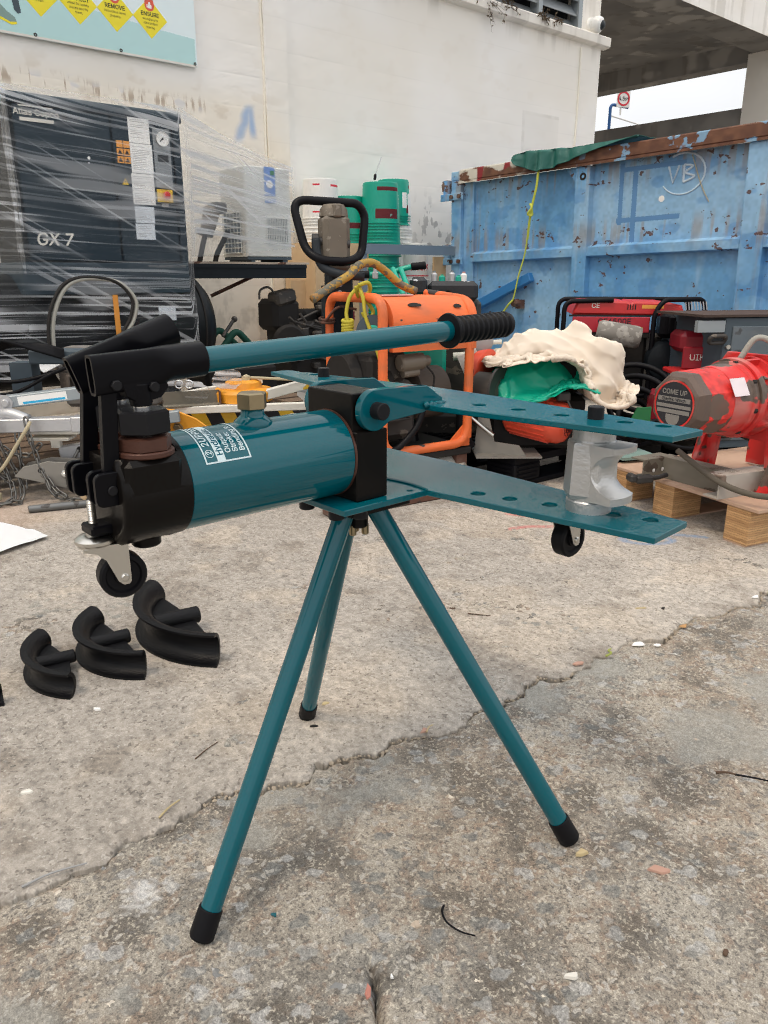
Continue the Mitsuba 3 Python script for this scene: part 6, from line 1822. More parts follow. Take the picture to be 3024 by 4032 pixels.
part(gbx, 'bolt', X(cat(*[cyl((0.02, 0.0, z), (0.02, 0.016, z), 0.012, n=8) for z in (0.25, 0.60)]), GB), 'm_zinc')
sr = thing('engine', 'small red engine with pale lettering between the generator and the steel box', 'engine')
SR = yaw_frame((1.56, 4.12, 0), 95)
part(sr, 'tank', X(bx(0, 0.24, -0.25, 0, 0.55, 0.66, 0.025), SR), mat('m_dark_red', (0.22, 0.012, 0.022), 0.4), 30)
part(sr, 'cover', X(bx(0.012, 0.24, 0.0, 0.012, 0.47, 0.585, 0.006), SR), mat('m_mid_red', (0.30, 0.014, 0.024), 0.4), False)
part(sr, 'lettering', X(text_on('UIKVII', 0.032, (0.045, 0.0125, 0.515), (1, 0, 0), (0, 0, 1), 0.001, False, out=(0, 1, 0)), SR), 'm_offwhite', False)
part(sr, 'tray', X(bx(-0.03, 0.24, -0.2, 0.04, 0.435, 0.460, 0.006), SR), 'm_red', False)
part(sr, 'crankcase', X(cat(bx(0.03, 0.24, -0.25, -0.01, 0.12, 0.434, 0.02), lathe([(0, 0), (0, 0.05), (0.03, 0.05), (0.03, 0)], (0.10, 0.0, 0.36), (0, 1, 0), 14)), SR), 'm_soot', False)
dk = thing('cable_reel', 'tangled black cables and hose coils between the canvas and the red winch', 'cables')
r = np.random.default_rng(21)
for i in range(4):
    c = vec(1.28 + 0.03 * r.normal(), 3.88 + 0.05 * r.normal(), 0.24 + 0.018 * i)
    rr = 0.145 + 0.02 * r.normal()
    tl = r.normal(0, 0.06, 2)
    part(dk, 'coil', tube([c + vec(rr * math.cos(t), 0.35 * rr * math.sin(t) + tl[0] * math.cos(t), rr * 0.75 * math.sin(t) + tl[1]) for t in np.linspace(0, 2 * math.pi, 36, endpoint=False)], 0.014, 8, closed=True), 'm_rubber', True)
for i in range(9):
    p0 = vec(1.02 + 0.4 * r.random(), 3.55 + 0.3 * r.random(), 0.16 + 0.1 * r.random())
    pts = [p0 + vec(0.12 * k + 0.05 * r.normal(), 0.05 * r.normal(), 0.07 * r.normal() * (k % 2)) for k in range(4)]
    part(dk, 'cable', tube(smooth_path(pts, 6), r.uniform(0.007, 0.014), 7), 'm_rubber', True)
part(dk, 'lump', cat([trimesh.creation.icosphere(subdivisions=2, radius=1).apply_transform(np.diag([r.uniform(0.05, 0.10), 0.08, r.uniform(0.04, 0.08), 1])).apply_translation((1.05 + 0.09 * i, 3.72 + 0.05 * r.normal(), 0.19 + 0.03 * r.random())) for i in range(6)]), 'm_soot', True)
rb = thing('jerry_can', 'dark red ribbed can among the black cables', 'can')
part(rb, 'body', bx(1.33, 1.52, 3.78, 3.90, 0.22, 0.40, 0.02), 'm_dark_red', False)
part(rb, 'ribs', cat([bx(1.34, 1.51, 3.768, 3.782, z, z + 0.012, 0.003) for z in (0.25, 0.29, 0.33, 0.37)]), 'm_red_plastic', False)
gc = thing('bracket', 'small green painted steel bracket standing among the cables left of the winch', 'bracket')
part(gc, 'plate', X(prism([(-0.06, 0), (0.06, 0), (0.06, 0.13), (-0.01, 0.13), (-0.05, 0.05)], -0.004, 0.004), frame((1.14, 3.42, 0.25), az(75), (0, 0, 1), az(165))), 'm_green_machine', False)
part(gc, 'foot', X(bx(-0.10, 0.08, -0.06, 0.10, 0, 0.012), frame((1.12, 3.42, 0.165), az(75), az(165))), 'm_sage', False)

# ---------------------------------------------------------------- plywood pallet with the red winch
wp = thing('plywood_pallet', 'plywood pallet on laminated blocks carrying the red winch', 'pallet')
PF = yaw_frame((1.325, 2.600, 0), 65)


def Pp(name, mesh, m, smooth=False, parent=wp):
    return part(parent, name, X(mesh, PF), m, smooth)


Pp('deck', bx(-0.004, 1.0, -0.775, 0.004, 0.1385, 0.1505, 0.001), 'm_deck')
for y in (-0.135, -0.50, -0.77):
    for x in (0.0, 0.42, 0.84):
        Pp('block', bx(x, x + 0.155, y, y + 0.105, 0.006, 0.1382, 0.001), 'm_ply_block')
    Pp('skid', bx(0.0, 1.0, y + 0.004, y + 0.100, -0.001, 0.006), 'm_deck')
wi = thing('winch', 'chipped red electric winch with bare octagonal gearbox on steel beams', 'winch')
c0 = vec(1.035, 2.735, 0.505)
ax = az(60)


def oct_loft(prof, n=8, rot=math.pi / 8):
    """(distance, radius, roundness) -> a body that goes from octagon to circle along ax"""
    d, a, b = basis(ax)
    N = 64
    th = np.linspace(0, 2 * math.pi, N, endpoint=False)
    vs = []
    for s_, r_, k in prof:
        seg = 2 * math.pi / n
        octr = math.cos(seg / 2) / np.cos((th - rot) % seg - seg / 2)
        rad = r_ * ((1 - k) * octr * 1.04 + k)
        vs.append(c0 + d * s_ + rad[:, None] * (np.cos(th)[:, None] * a + np.sin(th)[:, None] * b))
    v = np.vstack(vs)
    f = []
    j = np.arange(N)
    k_ = (j + 1) % N
    for i in range(len(prof) - 1):
        f += [np.stack([i * N + j, i * N + k_, (i + 1) * N + k_], 1), np.stack([i * N + j, (i + 1) * N + k_, (i + 1) * N + j], 1)]
    m = trimesh.Trimesh(v, np.vstack(f), process=False)
    m.merge_vertices()
    m.update_faces(m.nondegenerate_faces())
    if m.volume < 0:
        m.invert()
    return m


part(wi, 'gearbox', oct_loft([(0.0, 0.001, 0), (0.0, 0.088, 0.3), (0.006, 0.100, 0.1), (0.025, 0.113, 0.0), (0.055, 0.1145, 0.03), (0.0551, 0.001, 0.03)]), 'm_bare_casting', 20)
part(wi, 'gearbox_body', oct_loft([(0.0552, 0.001, 0.03), (0.0552, 0.1145, 0.03), (0.12, 0.117, 0.15), (0.175, 0.121, 0.8), (0.178, 0.001, 1)]), 'm_patchy', 20)
part(wi, 'motor_drum', oct_loft([(0.172, 0.001, 1), (0.172, 0.122, 0.9), (0.20, 0.127, 1), (0.26, 0.130, 1), (0.265, 0.138, 1), (0.285, 0.138, 1), (0.286, 0.001, 1)]), 'm_worn_red', 30)
part(wi, 'flange', oct_loft([(0.287, 0.001, 1), (0.287, 0.146, 1), (0.31, 0.150, 1), (0.315, 0.130, 1), (0.375, 0.130, 1), (0.38, 0.15, 1), (0.40, 0.15, 1), (0.401, 0.001, 1)]), 'm_worn_red', 30)
d_, a_, b_ = basis(ax)
for t in np.linspace(0, 2 * math.pi, 10, endpoint=False):
    part(wi, 'flange_rib', X(bx(0.312, 0.382, -0.006, 0.006, 0.125, 0.152), frame(c0, d_, a_ * math.sin(t) - b_ * math.cos(t), a_ * math.cos(t) + b_ * math.sin(t))), 'm_worn_red', False)
part(wi, 'bolt', cat([X(hexprism(0.010, -0.004, 0.012), frame(c0 + d_ * 0.277 + (a_ * math.cos(t) + b_ * math.sin(t)) * 0.134, a_, b_, -d_)) for t in np.linspace(0.2, 2 * math.pi + 0.2, 8, endpoint=False)]), 'm_soot', False)
# name plate on the face
npf = frame(c0 - d_ * 0.001, np.cross((0, 0, 1), -d_), (0, 0, 1), -d_)
npl = part(wi, 'name_plate', X(lathe([(0, 0), (0, 0.078), (0.002, 0.078), (0.002, 0)], (0, 0, 0), (0, 0, 1), 40), npf), 'm_ink', 30)
part(npl, 'plate_bars', X(cat(bx(-0.070, 0.070, 0.010, 0.026, 0.002, 0.003), bx(-0.074, 0.074, -0.012, 0.0, 0.002, 0.003), bx(-0.07, 0.07, -0.032, -0.018, 0.002, 0.003), prism(Point(0, -0.045).buffer(0.030).intersection(sbox(-1, -1, 1, -0.036)), 0.002, 0.003)), npf), mat('m_plate_grey', (0.26, 0.25, 0.235), 0.45, 0.4), False)
wl = text('COME UP', 0.017, 0.0012, True)
wl.apply_translation((-(wl.bounds[0, 0] + wl.bounds[1, 0]) / 2, 0, 0))
part(npl, 'lettering', X(wl.apply_translation((0, 0.036, 0.002)), npf), 'm_plate_grey', False)
wl = text('Electric Winch', 0.011, 0.0008, True)
wl.apply_translation((-(wl.bounds[0, 0] + wl.bounds[1, 0]) / 2, 0.0125, 0.003))
part(npl, 'lettering', X(wl, npf), 'm_ink', False)
part(wi, 'chip_ring', X(lathe([(0, 0.080), (0, 0.0865), (0.001, 0.0865), (0.001, 0.080)], (0, 0, 0.0), (0, 0, 1), 40), npf @ np.diag([1, 1, 1, 1])), 'm_worn_red', 30)
# stuck-on tag
tg = c0 + d_ * 0.150 + (a_ * 0 + vec(0, 0, 0.075)) + np.cross(d_, vec(0, 0, 1)) * 0.103
part(wi, 'tag', X(bx(-0.04, 0.04, -0.034, 0.034, 0.0, 0.002), frame(c0 + d_ * 0.19 + vec(0, 0, 0.062) + np.cross(d_, vec(0, 0, 1)) * 0.116, d_ * 0.995, vec(0, 0, 1) * 0.87 - np.cross(d_, vec(0, 0, 1)) * 0.48, np.cross(d_, vec(0, 0, 1)) * 0.87 + vec(0, 0, 1) * 0.48)), mat('m_tag', (0.70, 0.62, 0.64), 0.5), False)
# frame plates and feet
side = np.cross(d_, vec(0, 0, 1))                                    # towards the viewer's right front
pf = frame(c0 + d_ * 0.405, -side, vec(0, 0, 1), d_)
pg = Polygon([(-0.215, -0.345), (-0.12, -0.345), (-0.10, -0.16), (0.10, -0.16), (0.12, -0.345), (0.215, -0.345), (0.215, -0.27), (0.165, -0.05), (0.175, 0.06), (0.11, 0.158), (-0.11, 0.158), (-0.175, 0.06), (-0.165, -0.05), (-0.215, -0.27)])
part(wi, 'end_frame', X(prism(pg, 0, 0.022, 0.002), pf), 'm_worn_red', False)
part(wi, 'end_frame', X(prism(pg, 0.36, 0.382, 0.002), pf), 'm_worn_red', False)
part(wi, 'drum', lathe([(0.43, 0), (0.43, 0.10), (0.76, 0.10), (0.76, 0)], c0, d_, 32), 'm_wire_rope', 40)
for x0, x1 in ((-0.235, -0.10), (0.10, 0.235)):
    part(wi, 'foot', X(bx(x0, x1, -0.355, -0.345, -0.05, 0.07), pf), 'm_worn_red', False)
for s_ in (-0.16, 0.16):
    part(wi, 'foot_rib', X(prism([(0, 0), (0.09, 0), (0, 0.20)], -0.008, 0.008), frame(c0 + d_ * 0.405 + side * s_ + vec(0, 0, -0.345), -d_, (0, 0, 1), side)), 'm_worn_red', False)
for t in (0.0, 0.8, -0.8):
    part(wi, 'frame_rib', X(bx(-0.008, 0.008, 0.02, 0.15, -0.03, 0.0), pf @ np.array([[math.cos(t), -math.sin(t), 0, 0], [math.sin(t), math.cos(t), 0, 0], [0, 0, 1, 0], [0, 0, 0, 1.0]])), 'm_worn_red', False)
part(wi, 'foot_bolt', cat(*[X(hexprism(0.012, -0.345, -0.325), frame(c0 + d_ * (0.39 + q) + side * s_, d_, side, vec(0, 0, 1))) for q in (-0.01, 0.03) for s_ in (0.145, 0.185)]), 'm_dirty_alloy', False)
cb = smooth_path([(1.13, 2.90, 0.30), (1.24, 2.72, 0.215), (1.36, 2.60, 0.20), (1.48, 2.56, 0.25), (1.62, 2.56, 0.34)], 7)
part(wi, 'cable', tube(cb, 0.011, 10), mat('m_old_cable', (0.11, 0.095, 0.075), 0.7), True)
cb = smooth_path([c0 + d_ * 0.33 + vec(0.0, 0, 0.14), c0 + d_ * 0.36 + vec(0.02, -0.03, 0.22), c0 + d_ * 0.42 + side * 0.08 + vec(0, 0, 0.19), c0 + d_ * 0.46 + side * 0.13 + vec(0, 0, 0.08), c0 + d_ * 0.50 + side * 0.15 + vec(0, 0, -0.02)], 7)
part(wi, 'cable', tube(cb, 0.011, 10), 'm_grey_hose', True)
# beams it stands on
fb = thing('steel_beam', 'whitish rusty steel channel at the near edge of the plywood pallet under the winch', 'steel beam')


def chan(p, q, h, w, t=0.006):
    p, q = np.asarray(p, float), np.asarray(q, float)
    L = np.linalg.norm(q - p)
    d = (q - p) / L
    m = cat(bx(0, L, -0.001, t, 0, h), bx(0, L, t, w, 0, t), bx(0, L, t, w, h - t, h))
    return X(m, frame(p, d, np.cross(d, vec(0, 0, 1)) * -1))


dirty = mat('m_beam_paint', chipped((0.36, 0.33, 0.29), (0.15, 0.11, 0.085), 13, 0.58, (0.5, 0.47, 0.43), 0.5), 0.65)
olive = mat('m_beam_olive', chipped((0.155, 0.14, 0.11), (0.085, 0.065, 0.05), 15, 0.60, (0.25, 0.22, 0.18), 0.4), 0.6)
part(fb, 'channel', chan((1.235, 2.735, 0.151), (2.05, 3.11, 0.151), 0.088, 0.07), dirty, False)
ob = thing('steel_beam', 'olive grey steel channel running back under the left foot of the winch', 'steel beam')
part(ob, 'channel', chan((1.13, 3.08, 0.151), (1.30, 2.79, 0.151), 0.088, 0.06), olive, False)
ob2 = thing('steel_beam', 'olive grey steel channel end with two holes at the left of the pallet', 'steel beam')
part(ob2, 'channel', chan((1.045, 3.01, 0.151), (1.19, 3.09, 0.151), 0.085, 0.07), olive, False)
part(ob2, 'hole', cat(*[lathe([(0, 0), (0, 0.008), (0.001, 0)], vec(1.045, 3.01, 0.19) + vec(0.145, 0.08, 0) * t + vec(0.004, -0.008, 0), vec(0.48, -0.87, 0), 10) for t in (0.3, 0.6)]), 'm_white')
hm = thing('hammer', 'grimy steel hammer head lying on the left corner of the plywood pallet', 'hammer')
part(hm, 'head', cat(X(bx(-0.055, 0.02, -0.02, 0.02, 0, 0.032, 0.008), frame((1.055, 2.98, 0.151), az(80), az(170)))), 'm_dark_iron', False)
part(hm, 'shaft', tube([(1.05, 2.98, 0.168), (1.10, 2.99, 0.170), (1.14, 3.01, 0.176)], 0.010, 8), 'm_dark_iron', True)
part(hm, 'claw', cat(X(bx(-0.085, -0.055, -0.025, 0.025, 0.008, 0.04, 0.008), frame((1.055, 2.98, 0.151), az(80), az(170)))), 'm_dark_iron', False)
bc = thing('cap', 'small bright blue cap under the winch', 'cap')
part(bc, 'top', lathe([(0, 0), (0, 0.03), (0.02, 0.026), (0.03, 0)], (1.36, 2.93, 0.165), (0, 0, 1), 18), mat('m_bright_blue', (0.01, 0.10, 0.50), 0.4))
part(bc, 'rim', lathe([(0, 0.02), (0, 0.034), (0.008, 0.034), (0.008, 0.02)], (1.36, 2.93, 0.160), (0, 0, 1), 18), 'm_bright_blue')
fp = thing('fittings', 'pale plastic pipes and grey cap left of the cream canvas behind the orange frame', 'pipes')
part(fp, 'cap', lathe([(0, 0), (0, 0.055), (0.05, 0.06), (0.06, 0.045), (0.06, 0)], (0.47, 3.90, 0.63), (0.2, -1, 0.1), 24), 'm_grey_ink')
part(fp, 'pipe', cat(tube([(0.35, 3.95, 0.55), (0.47, 3.95, 0.56)], 0.02, 10), tube([(0.33, 4.0, 0.63), (0.6, 4.0, 0.66)], 0.012, 8), tube([(0.30, 4.02, 0.60), (0.6, 4.0, 0.62)], 0.012, 8)), 'm_offwhite', True)
part(fp, 'white_board', X(bx(-0.05, 0.05, -0.004, 0.004, -0.05, 0.05), frame((0.42, 3.80, 0.54), (0.9, 0, 0.4), (0, 1, 0), (-0.4, 0, 0.9))), 'm_offwhite', False)
# ---------------------------------------------------------------- folded alloy crane arms, chains and jacks in the left foreground
def boxbeam(p, q, h, w, ch=0.004, end=True):
    p, q = np.asarray(p, float), np.asarray(q, float)
    L = np.linalg.norm(q - p)
    d = (q - p) / L
    s = np.cross(d, vec(0, 0, 1))
    s /= np.linalg.norm(s)
    n = np.cross(s, d)
    return X(bx(0, L, -w / 2, w / 2, -h / 2, h / 2, ch), frame(p, d, s, n)), frame(p, d, s, n), L


ar = thing('crane_arm', 'blue-grey alloy beam with a white and blue sticker at the far left', 'crane arm')
m, F, L = boxbeam((-1.66, 3.36, 0.415), (-1.16, 3.44, 0.467), 0.052, 0.07)
part(ar, 'beam', m, 'm_alloy_blue', False)
stk = part(ar, 'sticker', X(bx(0.065, 0.27, 0.0352, 0.0362, -0.018, 0.018), F), 'm_white', False)
part(stk, 'blue_band', X(bx(0.085, 0.262, 0.0363, 0.0368, -0.016, -0.006), F), 'm_blue_sticker', False)
part(ar, 'knuckle', cat(X(prism(Polygon([(-0.09, -0.09), (0.02, -0.07), (0.045, 0.0), (0.03, 0.03), (-0.03, 0.042), (-0.09, 0.01)]), 0.036, 0.042), F @ np.array([[1, 0, 0, 0], [0, 0, 1, 0], [0, 1, 0, 0], [0, 0, 0, 1.0]])), X(cyl((0.015, 0.03, 0.0), (0.015, 0.058, 0.0), 0.016, ch=0.003), F)), 'm_alloy', 30)
part(ar, 'neck', tube(smooth_path([(-1.69, 3.33, 0.36), (-1.62, 3.31, 0.37), (-1.54, 3.30, 0.345)], 6), 0.026, 12), 'm_alloy', True)

sb = thing('crane_arm', 'silver square alloy tube with sleeve and bolts, chains hung over it', 'crane arm')
m, F, L = boxbeam((-1.80, 3.28, 0.322), (-1.12, 3.34, 0.330), 0.058, 0.07)
part(sb, 'tube', m, 'm_alloy', False)
m2, F2_, L2 = boxbeam((-1.355, 3.319, 0.327), (-1.12, 3.34, 0.330), 0.066, 0.078)
part(sb, 'sleeve', m2, 'm_alloy', False)
part(sb, 'hole', X(cyl((0.26, 0, 0.028), (0.26, 0, 0.0295), 0.010, n=14), F), 'm_soot')
part(sb, 'bolt', cat(X(hexprism(0.016, 0.032, 0.042).apply_translation((0.07, 0, 0)), F2_), X(hexprism(0.013, -0.052, -0.033).apply_translation((0.06, 0.0, 0)), F2_)), 'm_zinc', False)
part(sb, 'lock_pin', cat(X(bx(0.075, 0.13, 0.01, 0.03, -0.055, -0.034), F2_), X(lathe([(0, 0), (0, 0.035), (0.008, 0.035), (0.008, 0)], (0.085, -0.02, 0.075), (0, 0, 1), 20), F2_)), 'm_soot', False)
part(sb, 'cord', X(tube(smooth_path([(0.09, 0.0, 0.07), (0.115, 0.045, 0.03), (0.12, 0.045, -0.02), (0.095, 0.03, -0.05)], 6), 0.006, 6), F2_), 'm_dark_green', True)

lo = thing('crane_arm', 'lower silver alloy tube with lock hole behind the chains', 'crane arm')
m, F, L = boxbeam((-1.46, 3.40, 0.175), (-1.02, 3.50, 0.235), 0.060, 0.07)
part(lo, 'beam', m, 'm_alloy', False)
part(lo, 'hole', X(cyl((0.09, 0.034, 0.01), (0.09, 0.0365, 0.01), 0.014, n=14), F), 'm_soot')
part(lo, 'lock_pin', X(tube([(0.085, 0.04, 0.01), (0.06, 0.05, -0.02), (0.055, 0.05, -0.035)], 0.007, 7), F), 'm_chain', True)
l2 = thing('crane_arm', 'grey flat alloy bar between the two silver tubes', 'crane arm')
m, F, L = boxbeam((-1.46, 3.56, 0.262), (-0.98, 3.66, 0.300), 0.055, 0.05)
part(l2, 'beam', m, 'm_alloy_blue', False)
part(l2, 'plates', cat(bx(-1.62, -1.38, 3.42, 3.52, 0.258, 0.268), bx(-1.60, -1.42, 3.40, 3.50, 0.232, 0.242), bx(-1.50, -1.46, 3.40, 3.43, 0.20, 0.232)), 'm_offwhite', False)
sh = thing('jack_shoe', 'tapered dull alloy shoe bolted to a silver tube, resting near the ground', 'jack shoe')
m, F, L = boxbeam((-1.36, 3.30, 0.135), (-1.02, 3.36, 0.180), 0.058, 0.07)
part(sh, 'beam', m, 'm_alloy', False)
part(sh, 'shoe', X(prism(Polygon([(-0.26, -0.005), (-0.22, 0.035), (-0.12, 0.055), (0.02, 0.04), (0.06, -0.03), (0.045, -0.075), (-0.02, -0.075)]).difference(Point(-0.15, 0.015).buffer(0.012)).difference(Point(0.02, -0.05).buffer(0.012)), 0.0, 0.012, 0.001), frame((-1.33, 3.25, 0.125), az(80), (0, 0, 1), az(170))), 'm_dirty_alloy', False)
part(sh, 'shoe', X(prism(Polygon([(-0.26, -0.005), (-0.22, 0.035), (-0.12, 0.055), (0.02, 0.04), (0.06, -0.03), (0.045, -0.075), (-0.02, -0.075)]), -0.08, -0.07), frame((-1.33, 3.25, 0.125), az(80), (0, 0, 1), az(170))), 'm_dirty_alloy', False)
part(sh, 'bolt', X(cat(hexprism(0.018, 0.012, 0.024), hexprism(0.011, 0.024, 0.04)).apply_translation((-0.05, 0.0, 0)), frame((-1.33, 3.25, 0.125), az(80), (0, 0, 1), az(170))), 'm_zinc', False)
tp = thing('caster_jack', 'castor jack wrapped in tan tape with a small black and white wheel', 'caster')
part(tp, 'taped_leg', X(trimesh.creation.icosphere(subdivisions=3, radius=1).apply_transform(np.diag([0.046, 0.042, 0.075, 1])), frame((-1.245, 3.20, 0.095), (1, 0, 0), (0, 1, 0))), 'm_wrap_tape', True)
tv = [vec(-1.30, 3.16, 0.0), vec(-1.22, 3.16, 0.14)]
r = np.random.default_rng(5)
fl = []
for i in range(16):
    t = r.uniform(0, 2 * math.pi)
    c = vec(-1.245 + 0.046 * math.cos(t), 3.20 + 0.042 * math.sin(t), r.uniform(0.02, 0.15))
    s = r.uniform(0.018, 0.04)
    a, b = r.normal(0, 1, (2, 3))
    a /= np.linalg.norm(a)
    b = np.cross(a, b)
    b /= np.linalg.norm(b)
    fl.append(thick(trimesh.Trimesh([c - a * s - b * s * 0.6, c + a * s - b * s * 0.5, c + a * s * 0.8 + b * s * 0.6, c - a * s * 0.7 + b * s * 0.7], [[0, 1, 2], [0, 2, 3]], process=False), 0.002))
part(tp, 'tape', cat(fl), 'm_wrap_tape', False)
part(tp, 'collar', cat(lathe([(0, 0), (0, 0.028), (0.02, 0.03), (0.026, 0.018), (0.04, 0.016), (0.04, 0)], (-1.245, 3.20, 0.150), (0, 0, 1), 18)), 'm_greasy')
part(tp, 'arm', boxbeam((-1.245, 3.20, 0.165), (-1.05, 3.24, 0.185), 0.016, 0.05)[0], 'm_cord', False)
part(tp, 'wheel', cat(lathe([(0, 0), (0, 0.030), (0.006, 0.036), (0.022, 0.036), (0.028, 0.030), (0.028, 0)], (-1.175, 3.17, 0.036), (0.75, -0.6, 0), 24)), 'm_rubber')
part(tp, 'wheel_hub', lathe([(0, 0.009), (0, 0.019), (0.0015, 0.019), (0.0015, 0.009)], vec(-1.175, 3.17, 0.036) + vec(0.75, -0.6, 0) / 0.96 * 0.0285, (0.75, -0.6, 0), 20), 'm_white')


def chain(path, link=0.044, wire=0.0044, width=0.0135):
    p = np.array(path, float)
    s = np.r_[0, np.cumsum(np.linalg.norm(np.diff(p, axis=0), axis=1))]
    n = max(2, int(s[-1] / (link - 2 * wire)))
    at = np.linspace(0, s[-1], n + 1)
    q = np.stack([np.interp(at, s, p[:, k]) for k in range(3)], 1)
    out = []
    for i in range(n):
        d = q[i + 1] - q[i]
        c = (q[i] + q[i + 1]) / 2
        d, a, b = basis(d)
        w = a if i % 2 else b
        h = link / 2 - width / 2
        pts = [c + d * h + (d * math.cos(t) + w * math.sin(t)) * width / 1.6 for t in np.linspace(math.pi / 2, -math.pi / 2, 5)] + [c - d * h + (-d * math.cos(t) - w * math.sin(t)) * width / 1.6 for t in np.linspace(math.pi / 2, -math.pi / 2, 5)]
        out.append(tube(pts, wire, 5, closed=True))
    return cat(out)


chn = thing('chain', 'tarnished steel chains hanging over the silver tube and trailing on the ground', 'chain')
y = 3.225
for k, pts in enumerate(([(-1.70, y, 0.37), (-1.68, y - 0.01, 0.30), (-1.65, y, 0.18), (-1.62, y, 0.10), (-1.60, y - 0.03, 0.02), (-1.64, y - 0.07, 0.008), (-1.72, y - 0.1, 0.008)], [(-1.66, y, 0.36), (-1.64, y - 0.02, 0.28), (-1.60, y, 0.16), (-1.575, y, 0.09), (-1.57, y - 0.02, 0.012), (-1.60, y - 0.06, 0.008)],
                         [(-1.73, y, 0.36), (-1.72, y, 0.25), (-1.68, y, 0.14), (-1.61, y, 0.08)], [(-1.52, y + 0.01, 0.365), (-1.505, y - 0.01, 0.28), (-1.49, y, 0.20), (-1.47, y - 0.01, 0.12)], [(-1.585, y + 0.05, 0.30), (-1.575, y + 0.02, 0.2), (-1.56, y + 0.02, 0.1), (-1.55, y, 0.06)],
                         [(-1.69, y + 0.02, 0.30), (-1.62, y + 0.02, 0.22), (-1.54, y + 0.03, 0.20), (-1.48, y + 0.03, 0.25)], [(-1.45, y - 0.03, 0.10), (-1.42, y - 0.05, 0.05), (-1.38, y - 0.04, 0.03), (-1.33, y - 0.05, 0.02), (-1.30, y - 0.04, 0.015)], [(-1.49, y, 0.17), (-1.42, y - 0.03, 0.07), (-1.36, y - 0.06, 0.04)],
                         [(-1.74, y - 0.1, 0.012), (-1.66, y - 0.12, 0.008), (-1.60, y - 0.08, 0.02), (-1.56, y - 0.05, 0.008)])):
    part(chn, 'strand', chain(smooth_path(pts, 8)), 'm_chain', True)
cl = thing('rope', 'beige cord looped over the silver tube beside the chains, knotted at its end', 'cord')
part(cl, 'strand', tube(smooth_path([(-1.50, y, 0.35), (-1.505, y - 0.03, 0.325), (-1.56, y - 0.03, 0.25), (-1.63, y - 0.02, 0.16), (-1.69, y - 0.02, 0.11)], 6), 0.0075, 8), 'm_cord', True)
part(cl, 'strand', tube(smooth_path([(-1.70, y - 0.03, 0.14), (-1.675, y - 0.04, 0.09), (-1.665, y - 0.04, 0.05)], 6), 0.0075, 8), 'm_cord', True)
part(cl, 'knot', cat([tube([vec(-1.668, y - 0.04, 0.042 - 0.010 * i) + vec(0.016 * math.cos(t), 0.016 * math.sin(t), 0) for t in np.linspace(0, 2 * math.pi, 12, endpoint=False)], 0.007, 6, closed=True) for i in range(3)]), 'm_cord', True)

# dark bracket, cables and square tube under the compressor at far left
db = thing('cable_bundle', 'black cables draped over a dark steel bracket at the far left', 'cables')
part(db, 'bracket', cat(bx(-1.62, -1.30, 3.55, 3.65, 0.555, 0.62, 0.008), bx(-1.72, -1.62, 3.57, 3.66, 0.38, 0.56), bx(-1.42, -1.34, 3.55, 3.57, 0.45, 0.56)), 'm_grey_box', False)
for i in range(7):
    o = 0.012 * i
    part(db, 'cable', tube(smooth_path([(-1.85, 3.54 - o, 0.56 + o), (-1.70, 3.52 - o, 0.635 + 0.5 * o), (-1.55, 3.53 - 0.5 * o, 0.645 - 0.3 * o), (-1.45, 3.54, 0.62 - 0.5 * o)], 6), 0.0085, 7), 'm_rubber', True)
part(db, 'loose_cable', tube(smooth_path([(-1.85, 3.5, 0.50), (-1.68, 3.48, 0.485), (-1.52, 3.50, 0.515), (-1.40, 3.52, 0.56)], 6), 0.009, 7), 'm_rubber', True)
part(db, 'loose_cable', tube(smooth_path([(-1.85, 3.48, 0.425), (-1.66, 3.46, 0.44), (-1.50, 3.50, 0.52)], 6), 0.008, 7), 'm_rubber', True)
sq = thing('square_tube', 'rusty brown square steel tube end above the blue-grey alloy beam', 'steel tube')
sqm = diff(bx(0, 0.26, -0.055, 0.055, -0.05, 0.05, 0.004), bx(0.18, 0.3, -0.046, 0.046, -0.042, 0.042))
part(sq, 'tube', X(sqm, frame((-1.50, 3.72, 0.465), az(150), az(240))), mat('m_brown_tube', (0.085, 0.067, 0.055), 0.6), False)
part(sq, 'weld', X(tube([(0.002, -0.055, -0.05), (0.002, 0.055, -0.05)], 0.006, 6), frame((-1.50, 3.72, 0.465), az(150), az(240))), 'm_rusty', True)
wb_ = thing('concrete_block', 'grey concrete block behind the rusty square tube', 'block')
part(wb_, 'block', bx(-1.62, -1.15, 3.90, 4.05, 0.30, 0.60, 0.02), 'm_raw', False)
part(wb_, 'chip', bx(-1.45, -1.35, 3.86, 3.90, 0.40, 0.56, 0.01), 'm_raw', False)

# white bars, yellow and black striped barrier, amber caps
bars_ = [((-1.14, 3.86, 0.290), (-0.36, 3.96, 0.300), 0.036, 'long white painted bar lying level behind the brass nut'), ((-1.13, 4.10, 0.325), (-0.66, 4.20, 0.40), 0.03, 'white bar slanting up to the amber cap'),
         ((-0.72, 3.98, 0.325), (-0.33, 4.10, 0.415), 0.050, 'white bar with yellow paint marks slanting up behind the brass nut')]
for p, q, h, lb in bars_:
    k = thing('barrier_bar', lb, 'bar')
    m, F, L = boxbeam(p, q, h, 0.045, 0.003)
    part(k, 'bar', m, 'm_offwhite' if h < 0.05 else mat('m_bar_yellow', chipped((0.64, 0.62, 0.57), (0.60, 0.38, 0.03), 8, 0.55, (0.3, 0.28, 0.25), 0.5), 0.5), False)
    part(k, 'end_plate', X(bx(-0.006, 0.0, -0.03, 0.03, -h * 0.7, h * 0.7), F), 'm_dirty_alloy', False)
sbm = thing('barrier_bar', 'yellow and black striped barrier bar behind the cylinder label', 'bar')
m, F, L = boxbeam((-1.05, 4.02, 0.205), (-0.30, 4.12, 0.225), 0.10, 0.05, 0.003)
part(sbm, 'bar', m, 'm_yellow', False)
stp = []
